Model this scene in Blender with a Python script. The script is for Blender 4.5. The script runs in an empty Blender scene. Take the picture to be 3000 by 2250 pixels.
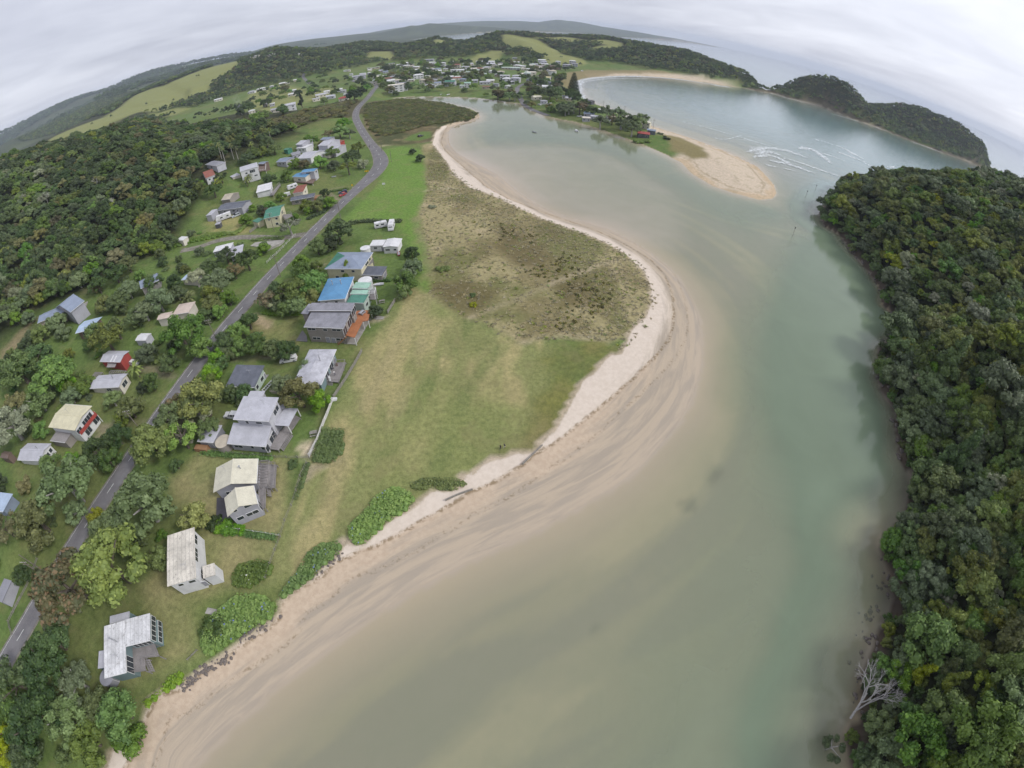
import bpy, bmesh, math, random
import numpy as np
from mathutils import Matrix, Vector, Euler
random.seed(7); rng = np.random.default_rng(7)
D = bpy.data; SC = bpy.context.scene; COL = SC.collection
R_ = math.radians

# ---------------------------------------------------------------- camera: wide action-camera lens, 80 m above the estuary
CAM_H = 80.0
CAM_R = np.array([[0.99993558, -0.01135068, 0.0], [0.00803678, 0.70799782, -0.70616889], [0.0080155, 0.70612339, 0.70804343]])
F_MM, K3, SENS = 15.6, -0.05, 36.0
cd = D.cameras.new('camera'); cam = D.objects.new('camera', cd); COL.objects.link(cam); SC.camera = cam
SC.render.engine = 'CYCLES'
cd.type = 'PANO'; cd.panorama_type = 'FISHEYE_LENS_POLYNOMIAL'
cd.sensor_width = SENS; cd.sensor_height = SENS*0.75; cd.sensor_fit = 'HORIZONTAL'; cd.fisheye_fov = R_(200)
cd.fisheye_polynomial_k0 = 0.0; cd.fisheye_polynomial_k1 = -1.0/F_MM; cd.fisheye_polynomial_k2 = 0.0
cd.fisheye_polynomial_k3 = -K3/F_MM**3; cd.fisheye_polynomial_k4 = 0.0
cd.clip_start = 0.5; cd.clip_end = 60000
cam.matrix_world = Matrix([list(CAM_R[i]) + [(0, 0, CAM_H)[i]] for i in range(3)] + [[0, 0, 0, 1]])

# ---------------------------------------------------------------- overcast sky, sun behind thin cloud, exposure
SUN_AZ, SUN_EL = 95.0, 40.0           # compass from straight ahead, to the right
w = D.worlds.new('World'); SC.world = w; w.use_nodes = True
nt = w.node_tree; N = nt.nodes; L = nt.links; N.clear()
def nd(t, **kw):
    n = N.new(t)
    for a, b in kw.items(): setattr(n, a, b)
    return n
out = nd('ShaderNodeOutputWorld'); bg = nd('ShaderNodeBackground'); bg.inputs['Strength'].default_value = 0.1
sky = nd('ShaderNodeTexSky', sky_type='NISHITA', sun_disc=False, sun_elevation=R_(SUN_EL), sun_rotation=R_(SUN_AZ))
tc = nd('ShaderNodeTexCoord'); sep = nd('ShaderNodeSeparateXYZ'); L.new(tc.outputs['Generated'], sep.inputs[0])
def mth(op, a, b=None, c=None, clamp=False):
    n = nd('ShaderNodeMath', operation=op, use_clamp=clamp)
    for i, v in enumerate((a, b, c)):
        if v is None: continue
        if isinstance(v, (int, float)): n.inputs[i].default_value = v
        else: L.new(v, n.inputs[i])
    return n.outputs[0]
zc = mth('ADD', mth('MAXIMUM', sep.outputs[2], 0.0), 0.09)
cmb = nd('ShaderNodeCombineXYZ'); L.new(mth('DIVIDE', sep.outputs[0], zc), cmb.inputs[0]); L.new(mth('DIVIDE', sep.outputs[1], zc), cmb.inputs[1])
def cloud(scale, det, dist, off):
    mp = nd('ShaderNodeMapping'); mp.inputs['Location'].default_value = (off, off*.7, 0); mp.inputs['Rotation'].default_value = (0, 0, .5); mp.inputs['Scale'].default_value = (1.0, .75, 1)
    L.new(cmb.outputs[0], mp.inputs[0])
    n = nd('ShaderNodeTexNoise'); n.inputs['Scale'].default_value = scale; n.inputs['Detail'].default_value = det; n.inputs['Roughness'].default_value = .55; n.inputs['Distortion'].default_value = dist
    L.new(mp.outputs[0], n.inputs['Vector']); return n.outputs[0]
c1 = cloud(.40, 4, .5, 3.1); c2 = cloud(1.1, 5, .5, 9.4)
cl = mth('ADD', mth('MULTIPLY', c1, .65), mth('MULTIPLY', c2, .35))
# bright veil round the hidden sun
sd = (math.sin(R_(SUN_AZ))*math.cos(R_(SUN_EL)), math.cos(R_(SUN_AZ))*math.cos(R_(SUN_EL)), math.sin(R_(SUN_EL)))
vm = nd('ShaderNodeVectorMath', operation='DOT_PRODUCT'); L.new(tc.outputs['Generated'], vm.inputs[0]); vm.inputs[1].default_value = sd
glow = mth('POWER', mth('MAXIMUM', vm.outputs['Value'], 0.0), 2.0)
rp = nd('ShaderNodeValToRGB'); rp.color_ramp.elements[0].position = .32; rp.color_ramp.elements[1].position = .70
rp.color_ramp.elements[0].color = (.375, .39, .465, 1); rp.color_ramp.elements[1].color = (.63, .645, .715, 1)
L.new(cl, rp.inputs[0])
gl = nd('ShaderNodeMix', data_type='RGBA', blend_type='ADD'); gl.inputs['Factor'].default_value = 1.0
L.new(rp.outputs[0], gl.inputs['A'])
gc = nd('ShaderNodeCombineColor'); g1 = mth('MULTIPLY', glow, .5)
for i in range(3): L.new(g1, gc.inputs[i])
L.new(gc.outputs[0], gl.inputs['B'])
sc10 = nd('ShaderNodeMix', data_type='RGBA', blend_type='MULTIPLY'); sc10.inputs['Factor'].default_value = 1.0; sc10.inputs['B'].default_value = (10, 10, 10, 1)
L.new(gl.outputs['Result'], sc10.inputs['A'])
mx = nd('ShaderNodeMix', data_type='RGBA'); mx.inputs['Factor'].default_value = .94
L.new(sky.outputs[0], mx.inputs['A']); L.new(sc10.outputs['Result'], mx.inputs['B'])
L.new(mx.outputs['Result'], bg.inputs['Color']); L.new(bg.outputs[0], out.inputs['Surface'])
w.cycles.sampling_method = 'MANUAL'; w.cycles.sample_map_resolution = 512

sl = D.lights.new('sun', 'SUN'); sl.energy = 1.5; sl.angle = R_(12); sl.color = (1.0, .97, .92)
so = D.objects.new('sun', sl); COL.objects.link(so); so.location = (200, 100, 400)
so.rotation_euler = Vector(sd).to_track_quat('Z', 'Y').to_euler()

vs = SC.view_settings; vs.view_transform = 'Standard'; vs.look = 'None'; vs.exposure = 0.5; vs.gamma = 1.0; vs.use_curve_mapping = False
SC.cycles.use_denoising = True; SC.cycles.max_bounces = 6; SC.cycles.diffuse_bounces = 2; SC.cycles.glossy_bounces = 2
SC.cycles.transparent_max_bounces = 8; SC.cycles.transmission_bounces = 2; SC.cycles.volume_bounces = 0
SC.cycles.use_adaptive_sampling = True; SC.cycles.adaptive_threshold = .02; SC.cycles.sample_clamp_indirect = 4

# ---------------------------------------------------------------- survey: a sight line through the lens, met with the ground
def sight(p):
    p = np.atleast_2d(np.asarray(p, float)); v = (p - [1500, 1125])/1300.0; v[:, 1] *= -1
    r = np.maximum(np.hypot(v[:, 0], v[:, 1]), 1e-9); th = r*(1 + K3*r*r); s = np.sin(th)/r
    return np.stack([v[:, 0]*s, v[:, 1]*s, -np.cos(th)], 1) @ CAM_R.T
def U(p, z=0.0):                       # point at height z
    g = sight(p); t = (z - CAM_H)/np.minimum(g[:, 2], -1e-4)
    return np.stack([g[:, 0]*t, g[:, 1]*t], 1)
def AE(az, el, d, dz=0): return (d*math.sin(R_(az)), d*math.cos(R_(az)), CAM_H + d*math.tan(R_(el)) + dz)
def crop(x0, y0, s): return lambda *pts: [(x0 + x/s, y0 + y/s) for x, y in pts]
ov = crop(0, 0, .73733); cE = crop(500, 1000, 3.687); cF = crop(500, 1250, 3.687); cG = crop(0, 1350, 3.687); cH = crop(0, 1750, 3.16)
c4 = crop(0, 500, 3.16); c5 = crop(600, 300, 3.16); c6 = crop(0, 900, 3.16); c7 = crop(600, 700, 3.16)
v1 = crop(1000, 150, 5.53); v2 = crop(1350, 150, 5.53); v3 = crop(700, 200, 5.53); v4 = crop(1500, 260, 4.424)
cB = crop(900, 1150, 2.765); cD = crop(1200, 500, 2.458); cT = crop(1000, 0, 2.212)

# ---------------------------------------------------------------- object helpers
def link(o, parent=None):
    COL.objects.link(o)
    if parent is not None: o.parent = parent
    return o
def tag(o, label=None, cat=None, group=None, kind=None):
    if label: o['label'] = label
    if cat: o['category'] = cat
    if group: o['group'] = group
    if kind: o['kind'] = kind
    return o
def empty(name, loc, rz=0.0):
    o = D.objects.new(name, None); o.location = loc; o.rotation_euler = (0, 0, rz); o.empty_display_size = .5
    return link(o)
class MB:
    """collects polygons for one mesh"""
    def __init__(s): s.v = []; s.f = []; s.m = []
    def add(s, vs, fs, mi=0):
        n = len(s.v); s.v += [tuple(p) for p in vs]; s.f += [tuple(i + n for i in q) for q in fs]; s.m += [mi]*len(fs); return s
    def box(s, x0, x1, y0, y1, z0, z1, mi=0):
        return s.hexa([(x0, y0, z0), (x1, y0, z0), (x1, y1, z0), (x0, y1, z0)], [(x0, y0, z1), (x1, y0, z1), (x1, y1, z1), (x0, y1, z1)], mi)
    def hexa(s, a, b, mi=0):           # bottom ring, top ring
        n = len(a)
        fs = [tuple(range(n))[::-1], tuple(range(n, 2*n))] + [(i, (i+1) % n, n + (i+1) % n, n + i) for i in range(n)]
        return s.add(list(a) + list(b), fs, mi)
    def cyl(s, x, y, z0, z1, r0, r1=None, n=10, mi=0):
        r1 = r0 if r1 is None else r1
        c = [(math.cos(2*math.pi*i/n), math.sin(2*math.pi*i/n)) for i in range(n)]
        return s.hexa([(x + r0*a, y + r0*b, z0) for a, b in c], [(x + r1*a, y + r1*b, z1) for a, b in c], mi)
    def bar(s, p, q, r0, r1=None, n=5, mi=0):
        p = Vector(p); q = Vector(q); r1 = r0 if r1 is None else r1
        d = (q - p).normalized(); u = d.orthogonal().normalized(); t = d.cross(u)
        c = [(math.cos(2*math.pi*i/n), math.sin(2*math.pi*i/n)) for i in range(n)]
        return s.hexa([p + (u*a + t*b)*r0 for a, b in c], [q + (u*a + t*b)*r1 for a, b in c], mi)
    def beam(s, p, q, w_, h_, mi=0):   # rectangular bar
        p = Vector(p); q = Vector(q); d = (q - p).normalized()
        side = Vector((0, 0, 1)).cross(d); side = Vector((1, 0, 0)) if side.length < 1e-4 else side.normalized(); upv = d.cross(side)
        c = [(-.5, -.5), (.5, -.5), (.5, .5), (-.5, .5)]
        return s.hexa([p + side*w_*a + upv*h_*b for a, b in c], [q + side*w_*a + upv*h_*b for a, b in c], mi)
    def mesh(s, name, mats, smooth=False):
        me = D.meshes.new(name); me.from_pydata(s.v, [], s.f)
        for m_ in (mats if isinstance(mats, (list, tuple)) else [mats]): me.materials.append(m_)
        if any(s.m): me.polygons.foreach_set('material_index', s.m)
        if smooth: me.polygons.foreach_set('use_smooth', [True]*len(s.f))
        me.update(); return me
    def obj(s, name, mats, parent=None, smooth=False, loc=None):
        o = D.objects.new(name, s.mesh(name, mats, smooth))
        if loc is not None: o.location = loc
        return link(o, parent)

# ---------------------------------------------------------------- material helpers
MATS = {}
class NT:
    def __init__(s, name):
        s.m = D.materials.new(name); s.m.use_nodes = True; s.t = s.m.node_tree; s.N = s.t.nodes; s.L = s.t.links; s.N.clear()
        s.out = s.N.new('ShaderNodeOutputMaterial')
    def n(s, t, ins=None, **kw):
        x = s.N.new(t)
        for a, b in kw.items(): setattr(x, a, b)
        for a, b in (ins or {}).items():
            if hasattr(b, 'is_linked'): s.L.new(b, x.inputs[a])
            else: x.inputs[a].default_value = b
        return x
    def math(s, op, *a, clamp=False):
        x = s.n('ShaderNodeMath', operation=op, use_clamp=clamp)
        for i, v in enumerate(a):
            if hasattr(v, 'is_linked'): s.L.new(v, x.inputs[i])
            else: x.inputs[i].default_value = v
        return x.outputs[0]
    def mix(s, f, a, b, mode='MIX'):
        x = s.n('ShaderNodeMix', data_type='RGBA', blend_type=mode)
        for k_, v in (('Factor', f), ('A', a), ('B', b)):
            i = x.inputs[0] if k_ == 'Factor' else x.inputs[6 if k_ == 'A' else 7]
            if hasattr(v, 'is_linked'): s.L.new(v, i)
            else: i.default_value = (tuple(v) + (1,))[:4] if not isinstance(v, (int, float)) else v
        return x.outputs[2]
    def noise(s, scale, det=3, vec=None, rough=.55, dist=0.0):
        x = s.n('ShaderNodeTexNoise', {'Scale': scale, 'Detail': det, 'Roughness': rough, 'Distortion': dist})
        if vec is not None: s.L.new(vec, x.inputs['Vector'])
        return x.outputs[0]
    def ss(s, v, a, b):                # smoothstep a..b -> 0..1
        x = s.n('ShaderNodeMapRange', interpolation_type='SMOOTHSTEP'); s.L.new(v, x.inputs[0]) if hasattr(v, 'is_linked') else None
        x.inputs[1].default_value = a; x.inputs[2].default_value = b; return x.outputs[0]
    def attr(s, name): return s.n('ShaderNodeAttribute', attribute_name=name)
    def obj(s): return s.n('ShaderNodeTexCoord').outputs['Object']
    def geo(s): return s.n('ShaderNodeNewGeometry').outputs['Position']
    def bsdf(s, col, rough=.7, spec=.3, metal=0.0, bump=None, bstr=.3, bdist=.1, **kw):
        b = s.n('ShaderNodeBsdfPrincipled', {'Roughness': rough, 'Metallic': metal, 'Specular IOR Level': spec})
        if hasattr(col, 'is_linked'): s.L.new(col, b.inputs['Base Color'])
        else: b.inputs['Base Color'].default_value = (tuple(col) + (1,))[:4]
        if bump is not None:
            bn = s.n('ShaderNodeBump', {'Strength': bstr, 'Distance': bdist}); s.L.new(bump, bn.inputs['Height']); s.L.new(bn.outputs[0], b.inputs['Normal'])
        s.L.new(b.outputs[0], s.out.inputs['Surface']); return b
def mat(name, col, rough=.7, var=.12, scale=1.5, spec=.3, metal=0.0, grime=0.0, rib=0.0, ribaxis=0):
    """painted / weathered surface: broad tone drift, grain, optional streaky grime and sheet ribs"""
    key = (name,)
    if key in MATS: return MATS[key]
    t = NT(name); o = t.obj()
    a = t.noise(scale, 4, o); b = t.noise(scale*9, 3, o)
    v = t.math('ADD', t.math('MULTIPLY', a, .7), t.math('MULTIPLY', b, .3))
    lo = tuple(c*(1 - var*2.2) for c in col); hi = tuple(min(1, c*(1 + var)) for c in col)
    c = t.mix(t.ss(v, .32, .66), lo, hi); bump = None
    if grime:
        mp = t.n('ShaderNodeMapping', {'Scale': (1.6, 1.6, .35), 'Vector': o})
        g = t.noise(1.1, 6, mp.outputs[0], .65)
        c = t.mix(t.math('MULTIPLY', t.ss(g, .52, .72), grime), c, (.16, .15, .13))
    if rib:
        sx = t.n('ShaderNodeSeparateXYZ'); t.L.new(o, sx.inputs[0])
        ph = t.math('MULTIPLY', sx.outputs[ribaxis], 2*math.pi/rib)
        wv = t.math('MULTIPLY', t.math('ADD', t.math('SINE', ph), 1.0), .5)
        bump = t.math('POWER', wv, 5.0); c = t.mix(t.math('MULTIPLY', t.math('POWER', wv, 9.0), .22 if rib < .6 else .42), c, tuple(q*.55 for q in col))
    t.bsdf(c, rough, spec, metal, bump, .5, .05)
    MATS[key] = t.m; return t.m
# ================================================================ terrain
def lattice(seed):
    g = np.random.default_rng(seed).random((256, 256))
    def f(x, y):
        xi = np.floor(x).astype(int); yi = np.floor(y).astype(int); fx = x - xi; fy = y - yi
        fx = fx*fx*(3 - 2*fx); fy = fy*fy*(3 - 2*fy)
        a = g[yi & 255, xi & 255]; b = g[yi & 255, (xi+1) & 255]; c = g[(yi+1) & 255, xi & 255]; d = g[(yi+1) & 255, (xi+1) & 255]
        return (a*(1-fx) + b*fx)*(1-fy) + (c*(1-fx) + d*fx)*fy
    return f
_l = [lattice(k) for k in range(6)]
def fbm(x, y, s, o=4):
    t = 0; a = 1; n = 0
    for k in range(o): t = t + a*_l[k](x/s*2**k + 17*k, y/s*2**k + 9*k); n += a; a *= .5
    return t/n                          # 0..1
def sm(x, a, b): t = np.clip((x - a)/(b - a), 0, 1); return t*t*(3 - 2*t)
def seg_dist(X, Y, P, closed=False, want_t=False):
    P = np.asarray(P, float); n = len(P); best = np.full(X.shape, 1e12); tt = np.zeros(X.shape)
    for i in range(n if closed else n - 1):
        ax, ay = P[i][:2]; bx, by = P[(i+1) % n][:2]; dx, dy = bx - ax, by - ay; l2 = dx*dx + dy*dy + 1e-12
        t = np.clip(((X - ax)*dx + (Y - ay)*dy)/l2, 0, 1); d = (X - ax - t*dx)**2 + (Y - ay - t*dy)**2
        m = d < best; best = np.where(m, d, best)
        if want_t: tt = np.where(m, i + t, tt)
    return (np.sqrt(best), tt) if want_t else np.sqrt(best)
def inside(X, Y, P):
    P = np.asarray(P, float); r = np.zeros(X.shape, bool); n = len(P)
    for i in range(n):
        ax, ay = P[i]; bx, by = P[(i+1) % n]
        c = (ay > Y) != (by > Y)
        if by != ay: r ^= c & (X < (bx - ax)*(Y - ay)/(by - ay) + ax)
    return r
def sdf(X, Y, P): d = seg_dist(X, Y, P, True); return np.where(inside(X, Y, P), d, -d)
def spline(P, n=4):                    # smooth a polyline (Catmull-Rom)
    P = np.asarray(P, float); Q = np.vstack([2*P[0] - P[1], P, 2*P[-1] - P[-2]]); o = []
    for i in range(1, len(Q) - 2):
        for k in range(n):
            t = k/n; a, b, c, d = Q[i-1], Q[i], Q[i+1], Q[i+2]
            o.append(.5*((2*b) + (c - a)*t + (2*a - 5*b + 4*c - d)*t*t + (3*b - a - 3*c + d)*t**3))
    o.append(P[-1]); return np.array(o)

# shorelines, surveyed
water_w = U([(560,2250),(640,2165),(750,2065),(870,1965),(1000,1865),(1120,1785),(1250,1705),(1400,1630),(1550,1560),(1700,1480),(1830,1400),(1930,1310),(2010,1200),(2050,1080),(2050,960),(2030,890),(1980,810),(1892,735),(1770,668),(1647,634),(1546,585),(1485,537),(1452,511),(1384,475),(1330,443),(1312,407),(1321,375),(1362,360)])
mang = U([(1390,354),(1402,343),(1398,333),(1371,318),(1326,308),(1280,302),(1244,298),(1222,290),(1181,290),(1150,291)])
shore_v = U([(1145,288),(1217,283),(1325,284),(1400,287),(1430,291),(1490,299),(1529,304),(1568,322),(1599,340),(1636,348),(1681,356),(1726,369),(1771,383),(1816,399),(1862,415),(1907,433),(1952,453),(2000,478),(2027,508),(2090,545),(2149,565),(2224,586),(2265,582),(2276,566),(2268,542),(2250,520),(2217,488),(2158,457),(2090,429),(2000,398),(1909,370),(1820,338),(1768,314),(1735,302),(1705,283),(1694,258),(1690,240),(1723,229),(1791,223),(1859,222),(2000,232),(2090,246),(2136,253),(2181,258),(2221,267),(2271,275),(2316,289),(2407,312),(2497,348),(2588,380),(2678,416),(2760,447)])
LANDP = np.vstack([[(-80,-3000),(-82,-400),(-76,-150),(-60,-60),(-52,-35)], spline(water_w, 3), mang, shore_v,
    [(1000,790),(1068,776),(1213,882),(1162,1010),(1060,1060),(931,1071),(837,1071),(763,1089),(683,1094),(600,1039),(535,985),(540,1064),(500,1250),(400,1480),(300,1700),(0,2000),(-350,2600),(-640,2990),(-480,3600),(-300,4100),(0,4470),(300,4700),(660,5200),(870,4450),(1660,6230),(2800,8270),(4200,10170),(4200,13000),(-13000,13000),(-13000,-3000)]])
bank = U([(2504,2242),(2472,2150),(2519,2101),(2535,1952),(2551,1905),(2606,1796),(2625,1757),(2598,1659),(2574,1600),(2582,1577),(2652,1518),(2676,1400),(2641,1342),(2625,1244),(2625,1201),(2598,1169),(2574,1114),(2574,1020),(2632,964),(2618,917),(2585,891),(2588,858),(2565,821),(2539,785),(2512,755),(2486,725),(2466,690),(2416,660),(2399,622)], .5)
EASTP = np.vstack([[(50,-3000),(56,-200),(50,-60),(52,-25)], bank, [(205,252),(240,285),(300,300),(380,290),(520,255),(800,215),(3000,150),(3000,-3000)]])
veg_px = [(316,2250),(326,2206),(358,2176),(396,2171),(415,2130),(427,2085),(465,2035),(506,2022),(544,2003),(570,1984),(601,1956),(649,1937),(680,1908),(700,1889),(727,1867),(781,1835),(818,1808),(822,1767),(849,1745),(890,1715),(922,1702),(931,1677),(980,1645),(1005,1618),(1006,1590),(1034,1598),(1055,1602),(1088,1580),(1106,1555),(1153,1522),(1197,1497),(1233,1475),(1244,1461),(1269,1436),(1309,1443),(1348,1437),(1370,1421),(1348,1400),(1367,1390),(1388,1392),(1406,1367),(1424,1356),(1479,1342),(1515,1327),(1537,1334),(1562,1327),(1587,1302),(1627,1262),(1652,1222),(1688,1160),(1708,1119),(1745,1090),(1763,1069),(1786,1041),(1820,1040),(1835,1010),(1851,968),(1892,931),(1910,891),(1908,838),(1887,793),(1835,744),(1770,707),(1709,683),(1647,659),(1586,638),(1525,610),(1464,581),(1416,561),(1379,551),(1355,530),(1330,512),(1312,479),(1289,447),(1267,420),(1276,389),(1294,371),(1335,359)]
veg = U(veg_px, 1.7)
VEGP = np.vstack([[(-110,-3000),(-105,-300),(-90,-90),(-78,-40)], veg, mang[1:], [(-600,900),(-3000,900),(-3000,-3000)]])
wrack = spline(U([(340,2300),(378,2240),(412,2180),(432,2110),(468,2050),(510,2030),(548,2010),(605,1962),(690,1906),(785,1842),(824,1806),(828,1768),(895,1720),(930,1700),(985,1652),(1019,1635),(1063,1615),(1110,1598),(1160,1570),(1218,1541),(1269,1512),(1316,1484),(1385,1442),(1443,1416),(1515,1374),(1587,1322),(1654,1282),(1734,1213),(1788,1166),(1835,1127),(1889,1076),(1929,1036),(1961,988),(1973,948),(1973,899),(1965,850),(1945,801),(1912,764),(1871,736),(1810,703),(1729,667),(1647,638),(1566,610),(1485,581),(1428,550),(1383,512),(1350,482),(1316,452),(1294,420),(1298,393),(1312,366)], .9), 3)
WRP = np.vstack([[(-110,-3000),(-105,-300),(-88,-90),(-74,-40)], wrack, mang[1:], [(-600,900),(-3000,900),(-3000,-3000)]])
# road centre line (surveyed on the deck, about 3.5 m up)
road_px = [(-40,2080),(20,1950),(80,1850),(150,1728),(225,1600),(330,1437),(387,1347),(447,1256),(509,1170),(559,1104),(611,1038),(663,973),(720,905),(790,822),(860,745),(925,675),(985,612),(1040,560),(1085,520),(1110,492),(1116,472),(1107,450),(1090,430),(1072,408),(1056,385),(1045,362),(1046,345),(1055,328),(1068,310),(1082,290),(1095,268),(1104,255),(1098,247)]
road_c = spline(U(road_px, 3.6), 4)
road2_px = [(925,685),(880,688),(820,700),(760,700),(700,706),(640,722),(590,745),(540,760)]
road2 = spline(U(road2_px, 4.2), 4)

RIDGES = [  # crest points (x,y,z), half width
 ([AE(-75,-2.5,420,-9),AE(-64,-2.6,450,-9),AE(-57,-2.6,470,-9),AE(-50,-3.4,480,-9),AE(-43,-3.9,480,-9),AE(-40,-5.6,480,-9)], 165),
 ([AE(-56,-2.4,1200),AE(-52,-2.0,1250),AE(-46.5,-1.8,1350),AE(-40,-.9,1420),AE(-35,-.6,1420),AE(-31,-.7,1380)], 270),
 ([AE(-37,-3.2,1050,-8),AE(-33,-1.6,1150,-8),AE(-30,-.6,1180,-8),AE(-27,-.2,1200,-8),AE(-24.3,-.8,1200,-8),AE(-22,-2.0,1230,-8)], 150),
 ([AE(-20,-1.1,1350,-8),AE(-17.8,-1.1,1350,-8),AE(-14.8,-2.1,1250,-8),AE(-12,-1.9,1250,-8),AE(-9,-1.4,1250,-8),AE(-7,-1.9,1250,-8),AE(-4.3,-1.9,1250,-8),AE(-1.6,-1.1,1300,-6),AE(.7,-1.2,1300,-4),AE(3.4,-1.4,1350,-3),AE(7.3,-1.4,1350,-3),AE(9.2,-1.1,1400,-6),AE(12,-1.4,1250,-5),AE(15,-1.4,1200,-7),AE(19,-1.4,1170,-8),AE(22.9,-2.1,1140,-8),AE(26.0,-2.5,1120,-8),AE(27.6,-3.5,1090,-8)], 150),
 ([AE(-1.2,-1.5,1270),AE(2,-2.6,1120),AE(4.5,-3.8,1010)], 75),
 ([AE(31.2,-3.0,1150,-5),AE(32.2,-1.9,1160,-7),AE(33.4,-1.1,1165,-7),AE(35,-.7,1170,-7),AE(36.7,-.7,1190,-7),AE(38.3,-1.5,1215,-7),AE(39.5,-2.4,1230,-7),AE(41,-2.3,1260,-7),AE(42.2,-1.6,1285,-7),AE(43.6,-.9,1310,-7),AE(45.4,-.5,1340,-7),AE(49,-.5,1370,-7),AE(52.0,-1.2,1390,-7),AE(54,-2.2,1380,-7)], 95),
 ([AE(-62,.5,4500),AE(-53,.4,4500),AE(-49,.55,4300),AE(-45,.15,4500),AE(-41,.55,4200),AE(-38,.25,4500),AE(-34,-.1,5000),AE(-30,-.1,5000),AE(-27,.1,5000),AE(-23,.0,5200),AE(-19.6,-.2,5200)], 800),
 ([AE(-60,-.7,2600),AE(-55,-.5,2500),AE(-52,-.7,2500),AE(-48,-.9,2300),AE(-45.5,-.3,2600),AE(-43,-.3,2700),AE(-40,-.5,2800),AE(-36,-.4,2900)], 400),
 ([AE(-16,-.5,4500),AE(-13,-.1,4600),AE(-11.8,.15,4600),AE(-10.8,0,4600),AE(-9.7,.18,4700),AE(-7,-.15,4800),AE(-4.5,-.4,4800)], 330),
 ([AE(-12,.0,7500),AE(-8,.1,7500),AE(-3,.2,7500),AE(0,.2,7500),AE(2.5,.15,7500),AE(4.5,.55,7500),AE(7.2,.35,7500),AE(9.5,.05,7500),AE(12,-.1,7500),AE(15,-.25,8000),AE(19,-.3,9000),AE(22,-.35,10000)], 800),
]
def height(X, Y):
    sl_ = sdf(X, Y, LANDP); se = sdf(X, Y, EASTP)
    z = np.full(X.shape, -6.0)
    # land west / north
    sv = np.full(X.shape, 60.0); near = (X > -420) & (X < 260) & (Y > -420) & (Y < 620)
    sv[near] = sdf(X[near], Y[near], VEGP)
    d1_ = seg_dist(X[near], Y[near], water_w); d2_ = seg_dist(X[near], Y[near], np.vstack([shore_v[:48]])); far_side = (d2_ < d1_) & (Y[near] > 180); t_ = sv[near]; t_[far_side] = 60.0; sv[near] = t_
    fs_ = np.zeros(X.shape, bool); fs_[near] = far_side; near = near & ~fs_
    hill = np.zeros(X.shape)
    for i, (P, wd) in enumerate(RIDGES):
        P = np.array(P); m = (X > P[:, 0].min() - 3.2*wd) & (X < P[:, 0].max() + 3.2*wd) & (Y > P[:, 1].min() - 3.2*wd) & (Y < P[:, 1].max() + 3.2*wd)
        if not m.any(): continue
        d, t = seg_dist(X[m], Y[m], P, False, True); zz = np.interp(t, np.arange(len(P)), P[:, 2])
        nz = fbm(X[m], Y[m], wd*.7, 4) - .5
        h_ = zz*np.exp(-((d*(1 + 1.1*nz))/wd)**2)*(1 + .20*nz)
        hill[m] = np.maximum(hill[m], h_) if i else h_
    flat = 1.7 + 1.7*sm(sv, 0, 35)
    dune = near & (sv > 0)
    flat = flat + np.where(near, sm(sv, 2, 14)*(fbm(X, Y, 9, 3) - .45)*.7*sm(X, -30, 0), 0)
    west = np.clip(-(X + 103 - .09*np.clip(Y, -100, 260)) - 12, 0, 150)*.05*sm(Y, 420, 250)
    beach = 1.7*np.clip(sl_, 0, None)/np.clip(np.clip(sl_, 0, None) + np.clip(-sv, 0, None), .5, None)
    coast = np.minimum(2.6, np.clip(sl_, 0, None)*.07)
    zl = np.where(near, np.where(sv < 0, np.minimum(beach, coast*1.6 + .02), flat), np.minimum(coast + .02, 3.0)) + west
    zl = zl + hill*sm(sl_, 0, 34)*np.where(near, sm(sv, 10, 60), 1)
    # tidal flat under the mangroves
    # east headland
    ze = 1.2*sm(se, 0, 2.5) + 76*(1 - np.exp(-np.clip(se - 1, 0, None)/85)) + 5*(fbm(X, Y, 45, 3) - .5)*sm(se, 5, 40)
    # bed
    zb = -.03*np.clip(-sl_, 0, 12) - .008*np.clip(-sl_ - 12, 0, 60) - .01*np.clip(-sl_ - 80, 0, 400)
    de = np.clip(-se, 0, None)
    zb = zb - 2.4*np.exp(-((de - 13)/7.0)**2)*(X > 0)*sm(Y, 330, 260) - .5*np.exp(-((de - 30)/14.)**2)*sm(Y, 330, 260)
    chn = sdf(X, Y, U([(2175,930),(2145,1040),(2130,1150),(2180,1250),(2250,1400),(2330,1600),(2350,1900),(2340,2300),(2500,2300),(2440,1900),(2470,1500),(2575,1250),(2560,1050),(2600,920),(2520,790),(2400,700),(2330,690),(2240,790)]))
    zb = zb - .85*sm(chn, -9, 12) - .55*sm(chn, 3, 18)
    up_c = sdf(X, Y, U([(1140,285),(1300,284),(1440,291),(1530,304),(1600,341),(1730,370),(1900,431),(2010,482),(2100,548),(2240,590),(2330,640),(2200,690),(2060,625),(1950,545),(1850,485),(1760,447),(1650,424),(1500,418),(1420,424),(1380,400),(1400,350),(1320,305)]))
    zb = zb - .9*sm(up_c, -6, 14)*sm(sl_, -1, -14)
    zb = np.maximum(zb, -(.12 + .33*sm(Y, 35, 80))*np.clip(np.minimum(de, -np.minimum(sl_, 0)), 0, 60) - .02)
    z = np.where(sl_ > 0, zl, np.where(se > 0, ze, zb))
    return z, sl_, se, sv

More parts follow.
